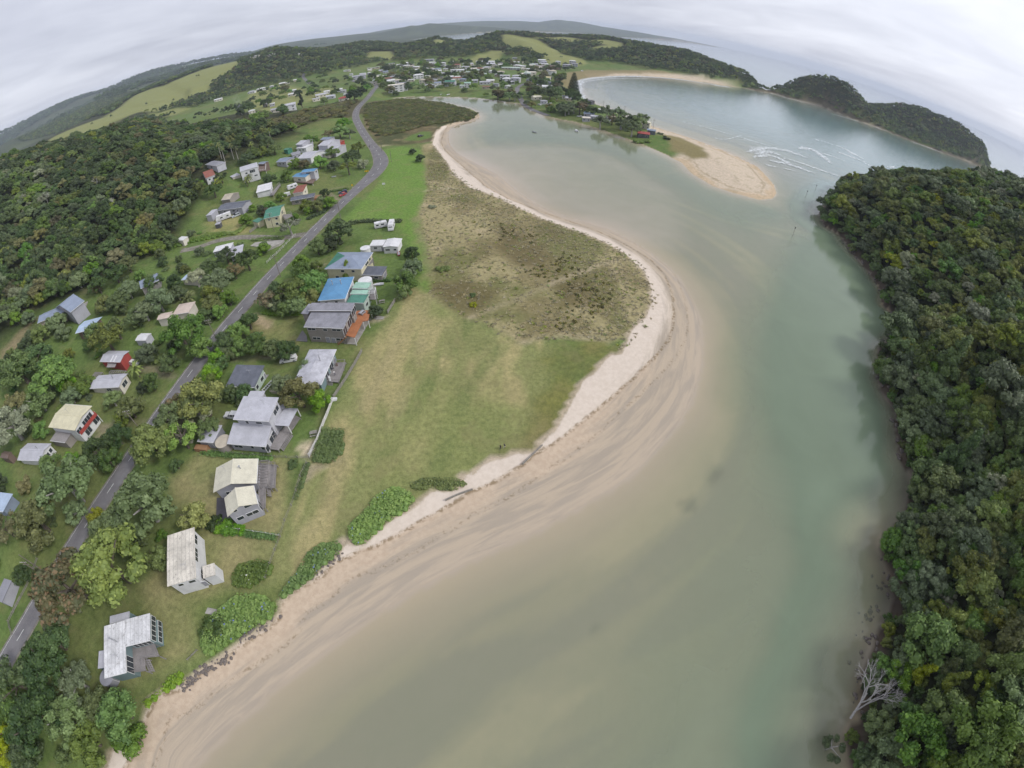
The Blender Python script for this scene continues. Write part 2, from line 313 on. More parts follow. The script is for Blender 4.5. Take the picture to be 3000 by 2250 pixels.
def axis(parts):
    o = []
    for a, b, s in parts: o += list(np.arange(a, b - 1e-6, s))
    return np.array(o + [parts[-1][1]])
gx = axis([(-13000,-6000,350),(-6000,-2400,110),(-2400,-1400,40),(-1400,-700,16),(-700,-300,6),(-300,-150,2.6),(-150,190,1.5),(190,320,3),(320,700,7),(700,1400,16),(1400,3000,70),(3000,13000,500)])
gy = axis([(-3000,-400,200),(-400,-60,12),(-60,-36,4),(-36,260,1.5),(260,500,3),(500,760,4),(760,1600,9),(1600,3200,50),(3200,8500,120),(8500,13000,400)])
GX, GY = np.meshgrid(gx, gy)
GZ, GSL, GSE, GSV = height(GX, GY)
def _bil(A, x, y):
    x = np.clip(x, gx[0], gx[-1] - 1e-3); y = np.clip(y, gy[0], gy[-1] - 1e-3)
    i = np.clip(np.searchsorted(gx, x, 'right') - 1, 0, len(gx) - 2); j = np.clip(np.searchsorted(gy, y, 'right') - 1, 0, len(gy) - 2)
    u = (x - gx[i])/(gx[i+1] - gx[i]); v = (y - gy[j])/(gy[j+1] - gy[j])
    return (A[j, i]*(1-u) + A[j, i+1]*u)*(1-v) + (A[j+1, i]*(1-u) + A[j+1, i+1]*u)*v
def gz(x, y): return _bil(GZ, np.asarray(x, float), np.asarray(y, float))
def M(pts, lift=0.0):                  # sight line met with the terrain (raised by lift)
    g = sight(pts); n = len(g); t = np.full(n, 20.0); done = np.zeros(n, bool); res = np.zeros((n, 2)); prev = t.copy()
    for _ in range(900):
        x, y, z = g[:, 0]*t, g[:, 1]*t, CAM_H + g[:, 2]*t
        hit = (z < np.maximum(gz(x, y), 0) + lift) & ~done
        if hit.any():
            a, b = prev[hit].copy(), t[hit].copy(); gh = g[hit]
            for _k in range(14):
                m_ = (a + b)/2; h2 = CAM_H + gh[:, 2]*m_ < np.maximum(gz(gh[:, 0]*m_, gh[:, 1]*m_), 0) + lift
                b = np.where(h2, m_, b); a = np.where(h2, a, m_)
            res[hit] = gh[:, :2]*b[:, None]; done |= hit
        if done.all(): break
        prev = np.where(done, prev, t); t = np.where(done, t, t*1.012 + .3)
    if not done.all():
        bad = ~done; res[bad] = g[bad, :2]*3000
    return res
def P1(p, lift=0.0): return M([p], lift)[0]

# level the ground under the roads
for line, hw_ in ((road_c, 6.5), (road2, 4.0)):
    m = (GX > line[:, 0].min() - 30) & (GX < line[:, 0].max() + 30) & (GY > line[:, 1].min() - 30) & (GY < line[:, 1].max() + 30)
    d, t = seg_dist(GX[m], GY[m], line, False, True)
    prof = gz(line[:, 0], line[:, 1]); prof = np.convolve(np.pad(prof, 8, 'edge'), np.ones(17)/17, 'valid')
    if line is road_c: prof = np.maximum(prof, 3.0)
    zr = np.interp(t, np.arange(len(line)), prof); k = sm(d, hw_ + 8, hw_ - 1.5)
    GZ[m] = GZ[m]*(1 - k) + (zr - .06)*k

# ---------------------------------------------------------------- land cover (true surface colours)
def pol(px, lift=0.0): return M(px, lift)
def mask(P, soft=2.0, wob=0.0, ws=12.0):
    P = np.asarray(P); pad = soft + wob + 5; o = np.zeros(GX.shape)
    m = (GX > P[:, 0].min() - pad) & (GX < P[:, 0].max() + pad) & (GY > P[:, 1].min() - pad) & (GY < P[:, 1].max() + pad)
    if m.any():
        d = sdf(GX[m], GY[m], P)
        if wob: d = d + (fbm(GX[m], GY[m], ws, 4) - .5)*2*wob
        o[m] = sm(d, -soft, soft)
    return o
n_a = fbm(GX, GY, 22, 5); n_b = fbm(GX + 300, GY, 7, 4); n_c = fbm(GX, GY - 500, 120, 5); n_d = fbm(GX*1.1 + 90, GY*.28 + 40, 7, 4)
C = np.zeros(GX.shape + (3,))
def lay(col, k):
    global C
    C = C*(1 - k[..., None]) + np.asarray(col)*k[..., None]
C[:] = (.104, .155, .045)                                                     # garden and roadside grass
lay((.135, .150, .055), sm(n_a, .45, .7)*.7)
lay((.066, .105, .030), sm(n_b, .55, .75)*.6)
field = mask(pol([(1265,866),(1330,905),(1379,931),(1428,947),(1485,988),(1530,1006),(1586,990),(1640,1010),(1607,1100),(1600,1200),(1560,1300),(1480,1342),(1400,1380),(1250,1460),(1120,1530),(1000,1590),(860,1700),(800,1700),(830,1570),(905,1360),(960,1230),(1060,1030),(1150,900),(1200,830)]), 2.5, 2, 9)
lay((.295, .262, .130), field*(.42 + .56*sm(n_d, .40, .56)))
lay((.165, .195, .070), field*sm(n_a, .54, .70)*.7)
lawn = mask(pol([(1120,440),(1180,428),(1240,440),(1250,500),(1253,561),(1228,622),(1245,711),(1262,770),(1262,860),(1215,840),(1205,760),(1190,690),(1150,648),(1000,648),(1060,590),(1110,540),(1128,490)]), 2)
lay((.120, .205, .042), lawn*.9); lay((.150, .210, .058), lawn*sm(n_a, .5, .7)*.6)
for px_, c_ in (([(640,1290),(760,1350),(860,1330),(830,1570),(800,1650),(690,1720),(560,1780),(450,1800),(430,1720),(640,1540),(500,1500),(480,1400)], (.245,.222,.110)),
                ([(330,1960),(470,1990),(600,1930),(560,1800),(480,1770),(440,1800),(470,1880),(400,1990)], (.250,.228,.112)),
                ([(720,940),(880,930),(880,1010),(760,1020)], (.190,.180,.080)),
                ([(600,650),(700,620),(740,680),(620,700)], (.25,.23,.10))):
    k = mask(pol(px_), 3, 3, 8); lay(c_, k*(.5 + .45*sm(n_b, .35, .6)))
dune = mask(pol([(1249,500),(1253,561),(1228,622),(1245,711),(1261,760),(1265,866),(1310,899),(1379,931),(1428,947),(1485,988),(1530,1006),(1586,988),(1676,984),(1770,1000),(1850,985),(1900,940),(1930,890),(1930,830),(1890,780),(1835,735),(1709,670),(1525,595),(1379,535),(1330,500),(1289,440),(1262,418),(1235,425)]), 1.5, 1, 6)
lay((.290, .250, .140), dune*.95); lay((.350, .290, .185), dune*sm(n_b, .55, .75)*.8)
lay((.125, .130, .050), dune*sm(n_a, .50, .62)*.85); lay((.135, .112, .055), dune*sm(fbm(GX + 40, GY + 70, 17, 4), .52, .64)*.55)
for q in ([(1470,670),(1530,690),(1600,720),(1625,770),(1590,800),(1540,790),(1500,770),(1460,745),(1450,700)], [(1275,835),(1330,830),(1400,830),(1455,850),(1440,880),(1400,925),(1370,928),(1310,895)], [(1630,840),(1720,830),(1730,880),(1650,900)], [(1450,660),(1500,665),(1530,690),(1490,700)]):
    k = mask(pol(q), 3, 4, 7); lay((.115, .095, .045), k*.8)
rough = mask(pol([(1607,1100),(1611,1037),(1656,1004),(1770,1008),(1786,1029),(1749,1082),(1700,1150),(1660,1215),(1620,1270),(1560,1325),(1515,1330),(1470,1345),(1500,1310),(1570,1240)]), 5, 5, 8)
lay((.128, .140, .048), rough*.85); lay((.165, .165, .050), rough*sm(n_b, .5, .7)*.8); lay((.20,.17,.085), rough*sm(n_a,.5,.66)*.6)
for q, wd, c_ in ([(1379,931),(1440,905),(1530,870),(1640,820),(1690,803),(1760,775),(1830,760)], .7, (.32,.27,.185)), ([(1100,432),(1150,424),(1200,417),(1258,413),(1290,400)], 1.5, (.42,.37,.27)), ([(1245,560),(1290,553),(1380,552)], .8, (.40,.35,.25)), ([(1530,1006),(1586,990),(1676,984),(1790,1000)], .5, (.30,.26,.17)), ([(1215,640),(1238,720),(1255,800)], 1.2, (.20,.19,.10)):
    d = seg_dist(GX, GY, spline(M(q), 3)); lay(c_, sm(d, wd + 1.3, wd - .3)*(.35 + .45*sm(n_b, .35, .6)))
for q in ([(1258,800),(1215,900),(1160,1010),(1100,1130),(1040,1260),(980,1400),(900,1560)], [(1262,840),(1240,930),(1230,1040),(1180,1160),(1120,1300)], [(1379,940),(1330,1010),(1260,1120),(1160,1290),(1080,1420)], [(1480,1010),(1400,1100),(1330,1230),(1300,1340),(1220,1440)]):
    for off_ in (-.9, .9):
        l_ = spline(M(q), 4); tg_ = np.gradient(l_, axis=0); tg_ /= np.linalg.norm(tg_, axis=1)[:, None]; l_ = l_ + np.stack([-tg_[:, 1], tg_[:, 0]], 1)*off_
        d = seg_dist(GX, GY, l_); lay((.27, .235, .13) if q[0][0] < 1300 else (.11, .145, .05), sm(d, 1.6, .2)*.5*sm(n_b, .3, .55))
# mangrove flat and scrubby wetland
marsh = mask(pol([(1075,300),(1150,292),(1222,290),(1326,308),(1400,335),(1385,355),(1335,360),(1295,371),(1270,415),(1180,425),(1110,425),(1085,395),(1065,370),(1065,335)]), 3)
lay((.115, .092, .050), marsh); lay((.062, .070, .030), marsh*sm(n_a, .4, .6)); lay((.21, .17, .10), marsh*sm(n_b, .6, .72)*.6)
lay((.095, .15, .038), mask(pol([(1180,412),(1200,398),(1235,385),(1262,385),(1265,402),(1230,412)]), 1.5))
wet = mask(pol([(500,440),(700,360),(860,330),(1060,290),(1075,330),(1020,345),(950,350),(880,370),(800,410),(650,430),(560,450)], 0), 4)
lay((.075, .070, .035), wet)
for q, wd in (([(509,1106),(480,1093),(418,1077)],1.3), ([(640,1040),(745,925)],1.3), ([(350,1255),(285,1254)],1.2), ([(893,806),(940,778)],1.4), ([(415,1235),(330,1240),(270,1300)],1.0), ([(600,1050),(690,1050),(820,1040)],1.0), ([(985,585),(930,572),(850,575)],1.1), ([(470,1215),(560,1245),(640,1245)],1.2), ([(1000,590),(960,560),(1000,548)],1.0)):
    d = seg_dist(GX, GY, spline(M(q), 3)); lay((.215,.19,.13), sm(d, wd + 1.0, wd - .4)*(.35 + .5*sm(n_b, .4, .6)))
# bare earth, drives
for q, c_ in (([(745,920),(770,925),(800,945),(790,965),(760,955),(745,940)], (.34,.27,.18)), ([(875,1300),(925,1290),(915,1340),(880,1345)], (.45,.38,.28)), ([(900,1365),(1000,1350),(930,1380),(890,1420),(870,1420)], (.27,.235,.16)), ([(1055,945),(1095,935),(1130,930),(1120,940),(1080,950)], (.42,.36,.26)), ([(0,1030),(40,990),(90,940),(110,930),(60,1010),(10,1060)], (.30,.24,.15))):
    lay(c_, mask(pol(q), .8, .8, 4)*.9)
# hills: bush floor and pasture
hillz = sm(GZ, 11, 20)*(GSL > 0)
lay((.030, .036, .016), hillz); 
fl = mask(pol([(0,960),(60,920),(160,880),(270,860),(330,790),(410,765),(470,720),(520,700),(560,620),(595,560),(600,500),(640,480),(760,420),(900,390),(760,380),(500,390),(300,360),(0,420)]), 5)
lay((.030, .036, .016), fl*(GZ > 4))
lay((.034, .040, .018), (GSE > 0)*1.0)
PAST = [pol(q) for q in (
  [(150,405),(300,345),(400,277),(500,242),(600,202),(700,178),(700,192),(655,222),(600,262),(540,300),(450,328),(400,330),(330,362),(260,398),(170,430),(120,430)],
  [(440,330),(520,315),(560,318),(500,340),(450,345)], [(560,262),(600,238),(620,245),(610,270),(560,288),(530,290)],
  [(1470,102),(1530,108),(1570,115),(1610,135),(1650,160),(1700,172),(1720,185),(1700,195),(1620,190),(1600,180),(1560,150),(1500,140),(1470,125)],
  [(1360,180),(1400,160),(1440,148),(1480,150),(1460,175),(1400,185)], [(1560,112),(1640,108),(1700,115),(1780,117),(1820,125),(1830,140),(1780,148),(1740,150),(1720,145),(1780,132),(1700,122),(1640,122)],
  [(1085,150),(1140,150),(1160,165),(1145,178),(1100,172),(1070,175)], [(1270,118),(1300,118),(1310,128),(1275,130)], [(620,200),(660,185),(700,178),(700,190),(650,205)], [(730,270),(830,245),(900,262),(880,300),(780,330),(720,300)], [(880,270),(960,255),(1000,262),(960,285),(900,300)])]
for q in PAST: lay((.200, .215, .080), mask(q, 6, 5, 30)); 
def pasture_at(x, y):
    r = np.zeros(np.shape(x), bool)
    for q in PAST: r |= sdf(np.asarray(x, float), np.asarray(y, float), q) > -3
    return r
farland = sm(np.hypot(GX, GY), 1700, 2100)*(GSL > 0)
lay((.040, .055, .026), farland); lay((.11, .135, .055), farland*sm(n_c, .54, .62)*.35)
# far ocean beach and spit sand
oc = (GSL > 0)*sm(GSL, 34, 20)*(GY > 330)*(GX > 110)*sm(GX, 480, 380)
spit = mask(U([(1980,460),(2010,440),(2090,425),(2290,520),(2300,600),(2200,620),(2060,560),(1960,470)]), 4)
sandk = np.maximum(oc, spit)
lay((.50, .42, .335), sandk*(GSL > 0)); lay((.45, .345, .235), sandk*(GSL > 0)*sm(GSL + 14*(n_b - .5), 7, 3)*.8); lay((.30, .24, .16), spit*(GSL > 0)*sm(np.abs(GSL - 9 + 5*(n_b - .5)), 1.2, .4)*.7)
sg = mask(U([(1930,400),(1990,405),(2060,440),(2070,470),(2030,468),(1960,440)]), 4, 4, 8); lay((.20, .17, .08), sg*(GSL > 3))
dn2 = mask(pol([(1640,215),(1720,205),(1900,205),(1990,215),(1800,215),(1700,235),(1670,265),(1640,245)]), 6, 5, 15); lay((.22, .18, .095), dn2*.9)
lay((.095, .15, .04), mask(U([(1905,395),(1950,400),(1965,425),(1930,430),(1890,415)], 2), 3))
# rock at the foot of the headland and islands
rock = ((GSE > 0) & (GSE < 2.2))*1.0 + ((GSL > 0) & (GSL < 14) & (GX > 480) & (GY > 600))*1.0
lay((.105, .080, .062), np.clip(rock, 0, 1)*.85)
# estuary bed
bed = (GSL < 0) & (GSE < 0); kb = bed*1.0

near_m = (GX > -200) & (GX < 260) & (GY > -420) & (GY < 620)
GWR = np.full(GX.shape, 60.0); GWR[near_m] = sdf(GX[near_m], GY[near_m], WRP)
GU = np.zeros(GX.shape); wl = spline(water_w, 3); wls = np.concatenate([[0], np.cumsum(np.linalg.norm(np.diff(wl, axis=0), axis=1))])
_, tt_ = seg_dist(GX[near_m], GY[near_m], wl, False, True); GU[near_m] = np.interp(tt_, np.arange(len(wl)), wls)
n_s = fbm(GU*.12 + 50, GSL*1.0 + 200, 9, 5)
lay((.315, .275, .195), kb); lay((.40, .335, .225), kb*sm(n_s, .5, .62)*.8); lay((.25, .225, .18), kb*sm(n_s, .47, .36)*.8); lay((.25, .23, .175), kb*sm(n_a, .55, .7)*.4); lay((.38, .315, .225), kb*sm(GSL, -16, -4)*(near_m)*.75)
lay((.37, .31, .24), ((GSV < 1.0) & (GSL >= -1) & near_m)*1.0)
flats = mask(U([(1340,450),(1400,434),(1500,427),(1650,431),(1760,455),(1850,495),(1950,560),(2010,650),(1960,720),(1850,700),(1700,628),(1560,580),(1450,505)]), 9, 5, 20); lay((.47, .385, .330), flats*kb*.75)
for q in ([(2375,1770),(2420,1740),(2450,1760),(2440,1850),(2410,1830),(2385,1800)], [(2380,1850),(2420,1900),(2425,2100),(2400,2200),(2385,2050)], [(2430,1580),(2460,1560),(2465,1640),(2440,1650)], [(2510,1100),(2545,1095),(2550,1150),(2520,1150)], [(2562,1225),(2595,1222),(2600,1270),(2585,1290),(2565,1265)], [(2080,1375),(2115,1370),(2110,1400),(2085,1405)], [(2000,1470),(2030,1465),(2032,1488),(2005,1488)], [(1728,1832),(1755,1828),(1760,1855),(1735,1862)]):
    lay((.050, .055, .048), mask(U(q), 1.5, 1.5, 5)*kb*.6)
for q in ([(2440,1660),(2560,1640),(2600,1700),(2540,1900),(2480,1900),(2470,1790)], [(2500,1960),(2550,2000),(2520,2110),(2480,2140)]):
    lay((.36, .29, .19), mask(U(q), 2, 2, 6)*kb*.6); lay((.19, .145, .09), mask(U(q), 2, 2, 6)*kb*sm(n_b, .5, .6)*.6)

def attr(me, name, data, dom='POINT', ty='FLOAT'):
    a = me.attributes.new(name, ty, dom); a.data.foreach_set('color' if 'COLOR' in ty else 'value', np.ascontiguousarray(data, np.float32).ravel()); return a
def sheet(name, X, Y, Z, mats):
    ny, nx = X.shape; me = D.meshes.new(name)
    idx = np.arange(nx*ny).reshape(ny, nx); q = np.stack([idx[:-1, :-1], idx[:-1, 1:], idx[1:, 1:], idx[1:, :-1]], -1).reshape(-1, 4)
    me.vertices.add(nx*ny); me.vertices.foreach_set('co', np.stack([X, Y, Z], -1).astype(np.float32).ravel())
    me.loops.add(q.size); me.polygons.add(len(q)); me.loops.foreach_set('vertex_index', q.astype(np.int32).ravel())
    me.polygons.foreach_set('loop_start', np.arange(0, q.size, 4, dtype=np.int32)); me.polygons.foreach_set('loop_total', np.full(len(q), 4, np.int32))
    me.polygons.foreach_set('use_smooth', np.ones(len(q), bool)); me.materials.append(mats); me.update(calc_edges=True); return me

# ---------------------------------------------------------------- ground material
t = NT('ground_cover'); pos = t.geo()
base = t.attr('cover').outputs['Color']; sv_ = t.attr('s_veg').outputs['Fac']; sw_ = t.attr('s_water').outputs['Fac']
f1 = t.noise(.9, 5, pos, .62); f2 = t.noise(4.5, 3, pos, .6); f3 = t.noise(.16, 4, pos)
fine = t.math('ADD', t.math('MULTIPLY', f1, .55), t.math('MULTIPLY', f2, .45))
land = t.mix(1.0, base, t.n('ShaderNodeValToRGB').outputs[0], 'MULTIPLY')
rampn = t.N[-1] if False else [x for x in t.N if x.bl_idname == 'ShaderNodeValToRGB'][0]
t.L.new(fine, rampn.inputs[0]); rampn.color_ramp.elements[0].position = .3; rampn.color_ramp.elements[1].position = .7
rampn.color_ramp.elements[0].color = (.52, .55, .50, 1); rampn.color_ramp.elements[1].color = (1.48, 1.44, 1.40, 1)
land = t.mix(t.math('MULTIPLY', t.ss(f3, .5, .68), .30), land, (.20, .175, .085)); land = t.mix(t.ss(sw_, -.3, .3), base, land)
# sand, from dry under the dunes to damp at the water
wv = t.n('ShaderNodeMapping', {'Scale': (.35, .35, .35), 'Vector': pos}); wob = t.noise(.35, 5, pos, .6)
edge = t.math('ADD', sv_, t.math('MULTIPLY', t.math('SUBTRACT', t.math('ADD', t.math('MULTIPLY', wob, .5), t.math('MULTIPLY', f2, .5)), .5), 2.6))
is_land = t.ss(edge, -.35, .35)
dry = t.mix(t.ss(f1, .35, .65), (.53, .455, .38), (.58, .505, .43))
damp = t.mix(t.ss(f1, .35, .65), (.42, .33, .245), (.48, .385, .29))
swr = t.attr('s_wrack').outputs['Fac']; su = t.attr('shore_u').outputs['Fac']
sv3 = t.n('ShaderNodeCombineXYZ'); t.L.new(t.math('MULTIPLY', su, .10), sv3.inputs[0]); t.L.new(sw_, sv3.inputs[1])
st = t.noise(.55, 6, sv3.outputs[0], .65, .6)
st2 = t.noise(2.6, 4, sv3.outputs[0], .6); st = t.math('ADD', t.math('MULTIPLY', st, .84), t.math('MULTIPLY', st2, .16))
wetc = t.mix(t.ss(st, .40, .58), (.325, .278, .222), (.405, .335, .255))
tfrac = t.attr('beach_t').outputs['Fac']           # 0 at the water, 1 under the dunes
tw = t.math('ADD', tfrac, t.math('MULTIPLY', t.math('SUBTRACT', st, .5), .6))
wr_ = t.math('ADD', swr, t.math('MULTIPLY', t.math('SUBTRACT', t.noise(.25, 4, pos, .6), .5), 1.6))
sand = t.mix(t.ss(wr_, -.5, .7), damp, dry); sand = t.mix(t.ss(tw, .78, .48), sand, wetc)
wr = t.math('MULTIPLY', t.ss(t.math('ABSOLUTE', wr_), .75, .15), t.ss(t.noise(1.0, 5, pos, .7), .45, .56))
sand = t.mix(t.math('MULTIPLY', wr, .75), sand, (.17, .12, .06))
wr2 = t.math('MULTIPLY', t.ss(t.math('ABSOLUTE', t.math('ADD', wr_, 4.6)), .7, .1), t.ss(t.noise(1.3, 5, pos, .7), .50, .60)); sand = t.mix(t.math('MULTIPLY', wr2, .6), sand, (.17, .125, .07))
spk = t.math('MULTIPLY', t.ss(t.noise(3.2, 2, pos), .68, .74), t.ss(t.noise(.12, 3, pos), .45, .6)); sand = t.mix(t.math('MULTIPLY', spk, .55), sand, (.15, .12, .08))
is_b = t.math('MULTIPLY', t.math('SUBTRACT', 1.0, is_land), t.ss(sw_, -.4, .2))
col = t.mix(is_b, land, sand)
rg = t.math('SUBTRACT', .95, t.math('MULTIPLY', t.math('MULTIPLY', is_b, t.ss(tw, .30, .0)), .55))
b = t.bsdf(col, .95, .15, bump=t.math('MULTIPLY', t.math('ADD', f1, t.math('MULTIPLY', f2, .5)), t.math('SUBTRACT', 1.0, t.math('MULTIPLY', is_b, .75))), bstr=.30, bdist=.12); t.L.new(rg, b.inputs['Roughness'])
M_ground = t.m
gme = sheet('ground', GX, GY, GZ, M_ground)
attr(gme, 'cover', np.concatenate([np.clip(C, 0, 1), np.ones(GX.shape + (1,))], -1), ty='FLOAT_COLOR')
attr(gme, 's_veg', np.clip(GSV, -60, 60)); attr(gme, 's_wrack', np.clip(GWR, -60, 60)); attr(gme, 'shore_u', GU); attr(gme, 's_water', np.clip(GSL, -60, 60))
bt = np.where(GSV < 0, np.clip(GSL, -5, None)/np.maximum(np.clip(GSL, 0, None) + np.clip(-GSV, 0, None), .5), 1.0)
attr(gme, 'beach_t', bt)
ground = link(D.objects.new('ground', gme)); tag(ground, kind='structure', label='grassy flats, sandy beach and hills round the estuary')

# ---------------------------------------------------------------- water
si = sorted(set(list(range(0, len(gx), 2)) + [len(gx) - 1])); sj = sorted(set(list(range(0, len(gy), 2)) + [len(gy) - 1]))
WX, WY = np.meshgrid(gx[si], gy[sj]); dep = -GZ[np.ix_(sj, si)]
t = NT('estuary_water'); pos = t.geo(); d_ = t.math('MAXIMUM', t.attr('depth').outputs['Fac'], 0.0); off = t.attr('sea').outputs['Fac']
dd = t.math('ADD', d_, t.math('MULTIPLY', t.math('SUBTRACT', t.noise(.05, 5, pos, .6, .8), .5), t.math('MULTIPLY', d_, .9)))
tr = t.n('ShaderNodeBsdfTransparent'); cc = t.n('ShaderNodeCombineColor')
for i, k in enumerate((.16, .07, .16)): t.L.new(t.math('POWER', 2.718, t.math('MULTIPLY', dd, -k)), cc.inputs[i])
t.L.new(cc.outputs[0], tr.inputs['Color'])
turb = t.n('ShaderNodeBsdfDiffuse'); t.L.new(t.mix(off, t.mix(t.ss(d_, .3, 2.2), (.295, .312, .215), (.165, .215, .145)), (.205, .300, .300)), turb.inputs['Color'])
mk = t.math('SUBTRACT', 1.0, t.math('POWER', 2.718, t.math('MULTIPLY', dd, -.75)))
bodyw = t.n('ShaderNodeMixShader'); t.L.new(mk, bodyw.inputs[0]); t.L.new(tr.outputs[0], bodyw.inputs[1]); t.L.new(turb.outputs[0], bodyw.inputs[2])
rip = t.n('ShaderNodeMapping', {'Scale': (1.0, 1.9, 1), 'Rotation': (0, 0, .3), 'Vector': pos})
hgt = t.math('ADD', t.math('MULTIPLY', t.noise(.9, 3, rip.outputs[0]), .5), t.math('MULTIPLY', t.noise(.09, 3, rip.outputs[0]), t.math('MULTIPLY', off, 9.0)))
bn = t.n('ShaderNodeBump', {'Strength': .16, 'Distance': .22}); t.L.new(hgt, bn.inputs['Height'])
gl_ = t.n('ShaderNodeBsdfGlossy', {'Roughness': .07}); t.L.new(bn.outputs[0], gl_.inputs['Normal']); gl_.inputs['Color'].default_value = (.95, .95, .95, 1)
bfc = t.n('ShaderNodeNewGeometry').outputs['Backfacing']; fr = t.n('ShaderNodeFresnel'); t.L.new(t.math('ADD', 1.33, t.math('MULTIPLY', bfc, 1/1.33 - 1.33)), fr.inputs['IOR']); t.L.new(bn.outputs[0], fr.inputs['Normal'])
fin = t.n('ShaderNodeMixShader'); t.L.new(fr.outputs[0], fin.inputs[0]); t.L.new(bodyw.outputs[0], fin.inputs[1]); t.L.new(gl_.outputs[0], fin.inputs[2])
t.L.new(fin.outputs[0], t.out.inputs['Surface'])
wme = sheet('water', WX, WY, np.zeros(WX.shape), t.m); attr(wme, 'depth', np.clip(dep, -1, 8))
sea = np.clip(sm(WY, 330, 520) + sm(WX, 150, 260)*sm(WY, 180, 240), 0, 1)*np.where(sdf(WX, WY, U([(1100,250),(1690,290),(2010,450),(2290,600),(2000,700),(1300,500)])) > 0, 0, 1)
attr(wme, 'sea', sea)
water = link(D.objects.new('water', wme)); tag(water, kind='structure', label='shallow green estuary and the grey-blue bay beyond')

# ---------------------------------------------------------------- roads
def ribbon(line, half, lift):
    p = np.asarray(line); tg = np.gradient(p, axis=0); tg /= np.linalg.norm(tg, axis=1)[:, None]; nr = np.stack([-tg[:, 1], tg[:, 0]], 1)
    hs = np.linspace(-1, 1, 5); vs_ = []; half = np.broadcast_to(half, len(p))
    for i in range(len(p)):
        zc_ = gz(*p[i])
        for h_ in hs:
            q = p[i] + nr[i]*h_*half[i]; vs_.append((q[0], q[1], max(float(gz(*q)), float(zc_) - .03) + lift))
    fs = [(i*5 + k, i*5 + k + 1, i*5 + 5 + k + 1, i*5 + 5 + k) for i in range(len(p) - 1) for k in range(4)]
    return vs_, fs
def resample(line, step):
    p = np.asarray(line); s = np.concatenate([[0], np.cumsum(np.linalg.norm(np.diff(p, axis=0), axis=1))]); n = int(s[-1]/step)
    q = np.linspace(0, s[-1], n + 1); return np.stack([np.interp(q, s, p[:, 0]), np.interp(q, s, p[:, 1])], 1)
t = NT('chip_seal'); pos = t.geo(); a = t.noise(.25, 5, pos, .6); b_ = t.noise(6, 3, pos)
c_ = t.mix(t.ss(a, .35, .65), (.125, .120, .127), (.170, .164, .170)); c_ = t.mix(t.math('MULTIPLY', t.ss(b_, .4, .7), .3), c_, (.25, .24, .235))
t.bsdf(c_, .9, .2, bump=b_, bstr=.2, bdist=.02); M_seal = t.m
M_gravel = mat('gravel', (.20, .185, .155), .95, .2, .8)
M_paint = mat('road_paint', (.62, .62, .60), .7, .15, 3)
rc = resample(road_c, 2.0)
dA = seg_dist(rc[:, 0], rc[:, 1], U([(1125,500),(1118,470)], 3.6))
half = 2.65 + 1.5*np.exp(-(dA/28)**2)
road = MB().add(*ribbon(rc, half, .10)).obj('road', M_seal); tag(road, kind='structure', label='grey two-lane sealed road with dashed centre line')
sh = MB().add(*ribbon(rc, half + .55, .04)).obj('gravel_shoulder', M_gravel, road)
side = MB().add(*ribbon(resample(road2, 2.0), 2.2, .07)).obj('side_road', M_gravel); tag(side, kind='structure', label='narrow unsealed side road climbing between gardens')
vr = U([(1560,235),(1525,250),(1515,262),(1525,285),(1545,305),(1585,322),(1608,330)], 3); MB().add(*ribbon(resample(spline(vr), 3), 2.6, .15)).obj('village_street', M_seal); tag(D.objects['village_street'], kind='structure', label='grey village street running down towards the estuary')
vr2 = U([(1098,247),(1085,242),(1060,244),(1030,236)], 3); tag(MB().add(*ribbon(resample(spline(vr2), 3), 3.0, .15)).obj('village_street', M_seal), kind='structure', label='street bending away behind the dark pines')
hl = M([(905,245),(893,232),(888,222),(900,214)]); tag(MB().add(*ribbon(resample(spline(hl), 3), 3.0, .25)).obj('hill_road', M_seal), kind='structure', label='grey road curving up into the bush hills')
# centre dashes, one object each while they can be told apart
dash = U([(663,973)], 3.6)[0]; s_ = np.concatenate([[0], np.cumsum(np.linalg.norm(np.diff(rc, axis=0), axis=1))])
s0 = s_[np.argmin(np.hypot(*(rc - dash).T))] % 10.0
def at_s(s, o=0.0):
    x = np.interp(s, s_, rc[:, 0]); y = np.interp(s, s_, rc[:, 1]); x2 = np.interp(s + .5, s_, rc[:, 0]); y2 = np.interp(s + .5, s_, rc[:, 1])
    tx, ty = x2 - x, y2 - y; l = math.hypot(tx, ty) + 1e-9; x, y = x - ty/l*o, y + tx/l*o
    return x, y, float(gz(x, y)) + .10
def stripe(sa, sb, wd, o=0.0, n=4):
    vs_ = []
    for i in range(n + 1):
        for k in (-1, 1):
            x, y, z = at_s(sa + (sb - sa)*i/n, o + k*wd/2); x0, y0, z0 = at_s(sa + (sb - sa)*i/n, 0)
            vs_.append((x, y, max(z, z0) + .012))
    return vs_, [(2*i + 1, 2*i, 2*i + 2, 2*i + 3) for i in range(n)]
s = s0 - 1.5
while s < s_[-1] - 10:
    if s > 1: MB().add(*stripe(s, s + 3.0, .16)).obj('lane_marking', M_paint, road)
    s += 10.0
for o_ in (-2.4,):
    MB().add(*stripe(1, s_[-1]*.30, .10, -o_, 80)).obj('edge_line', M_paint, road)
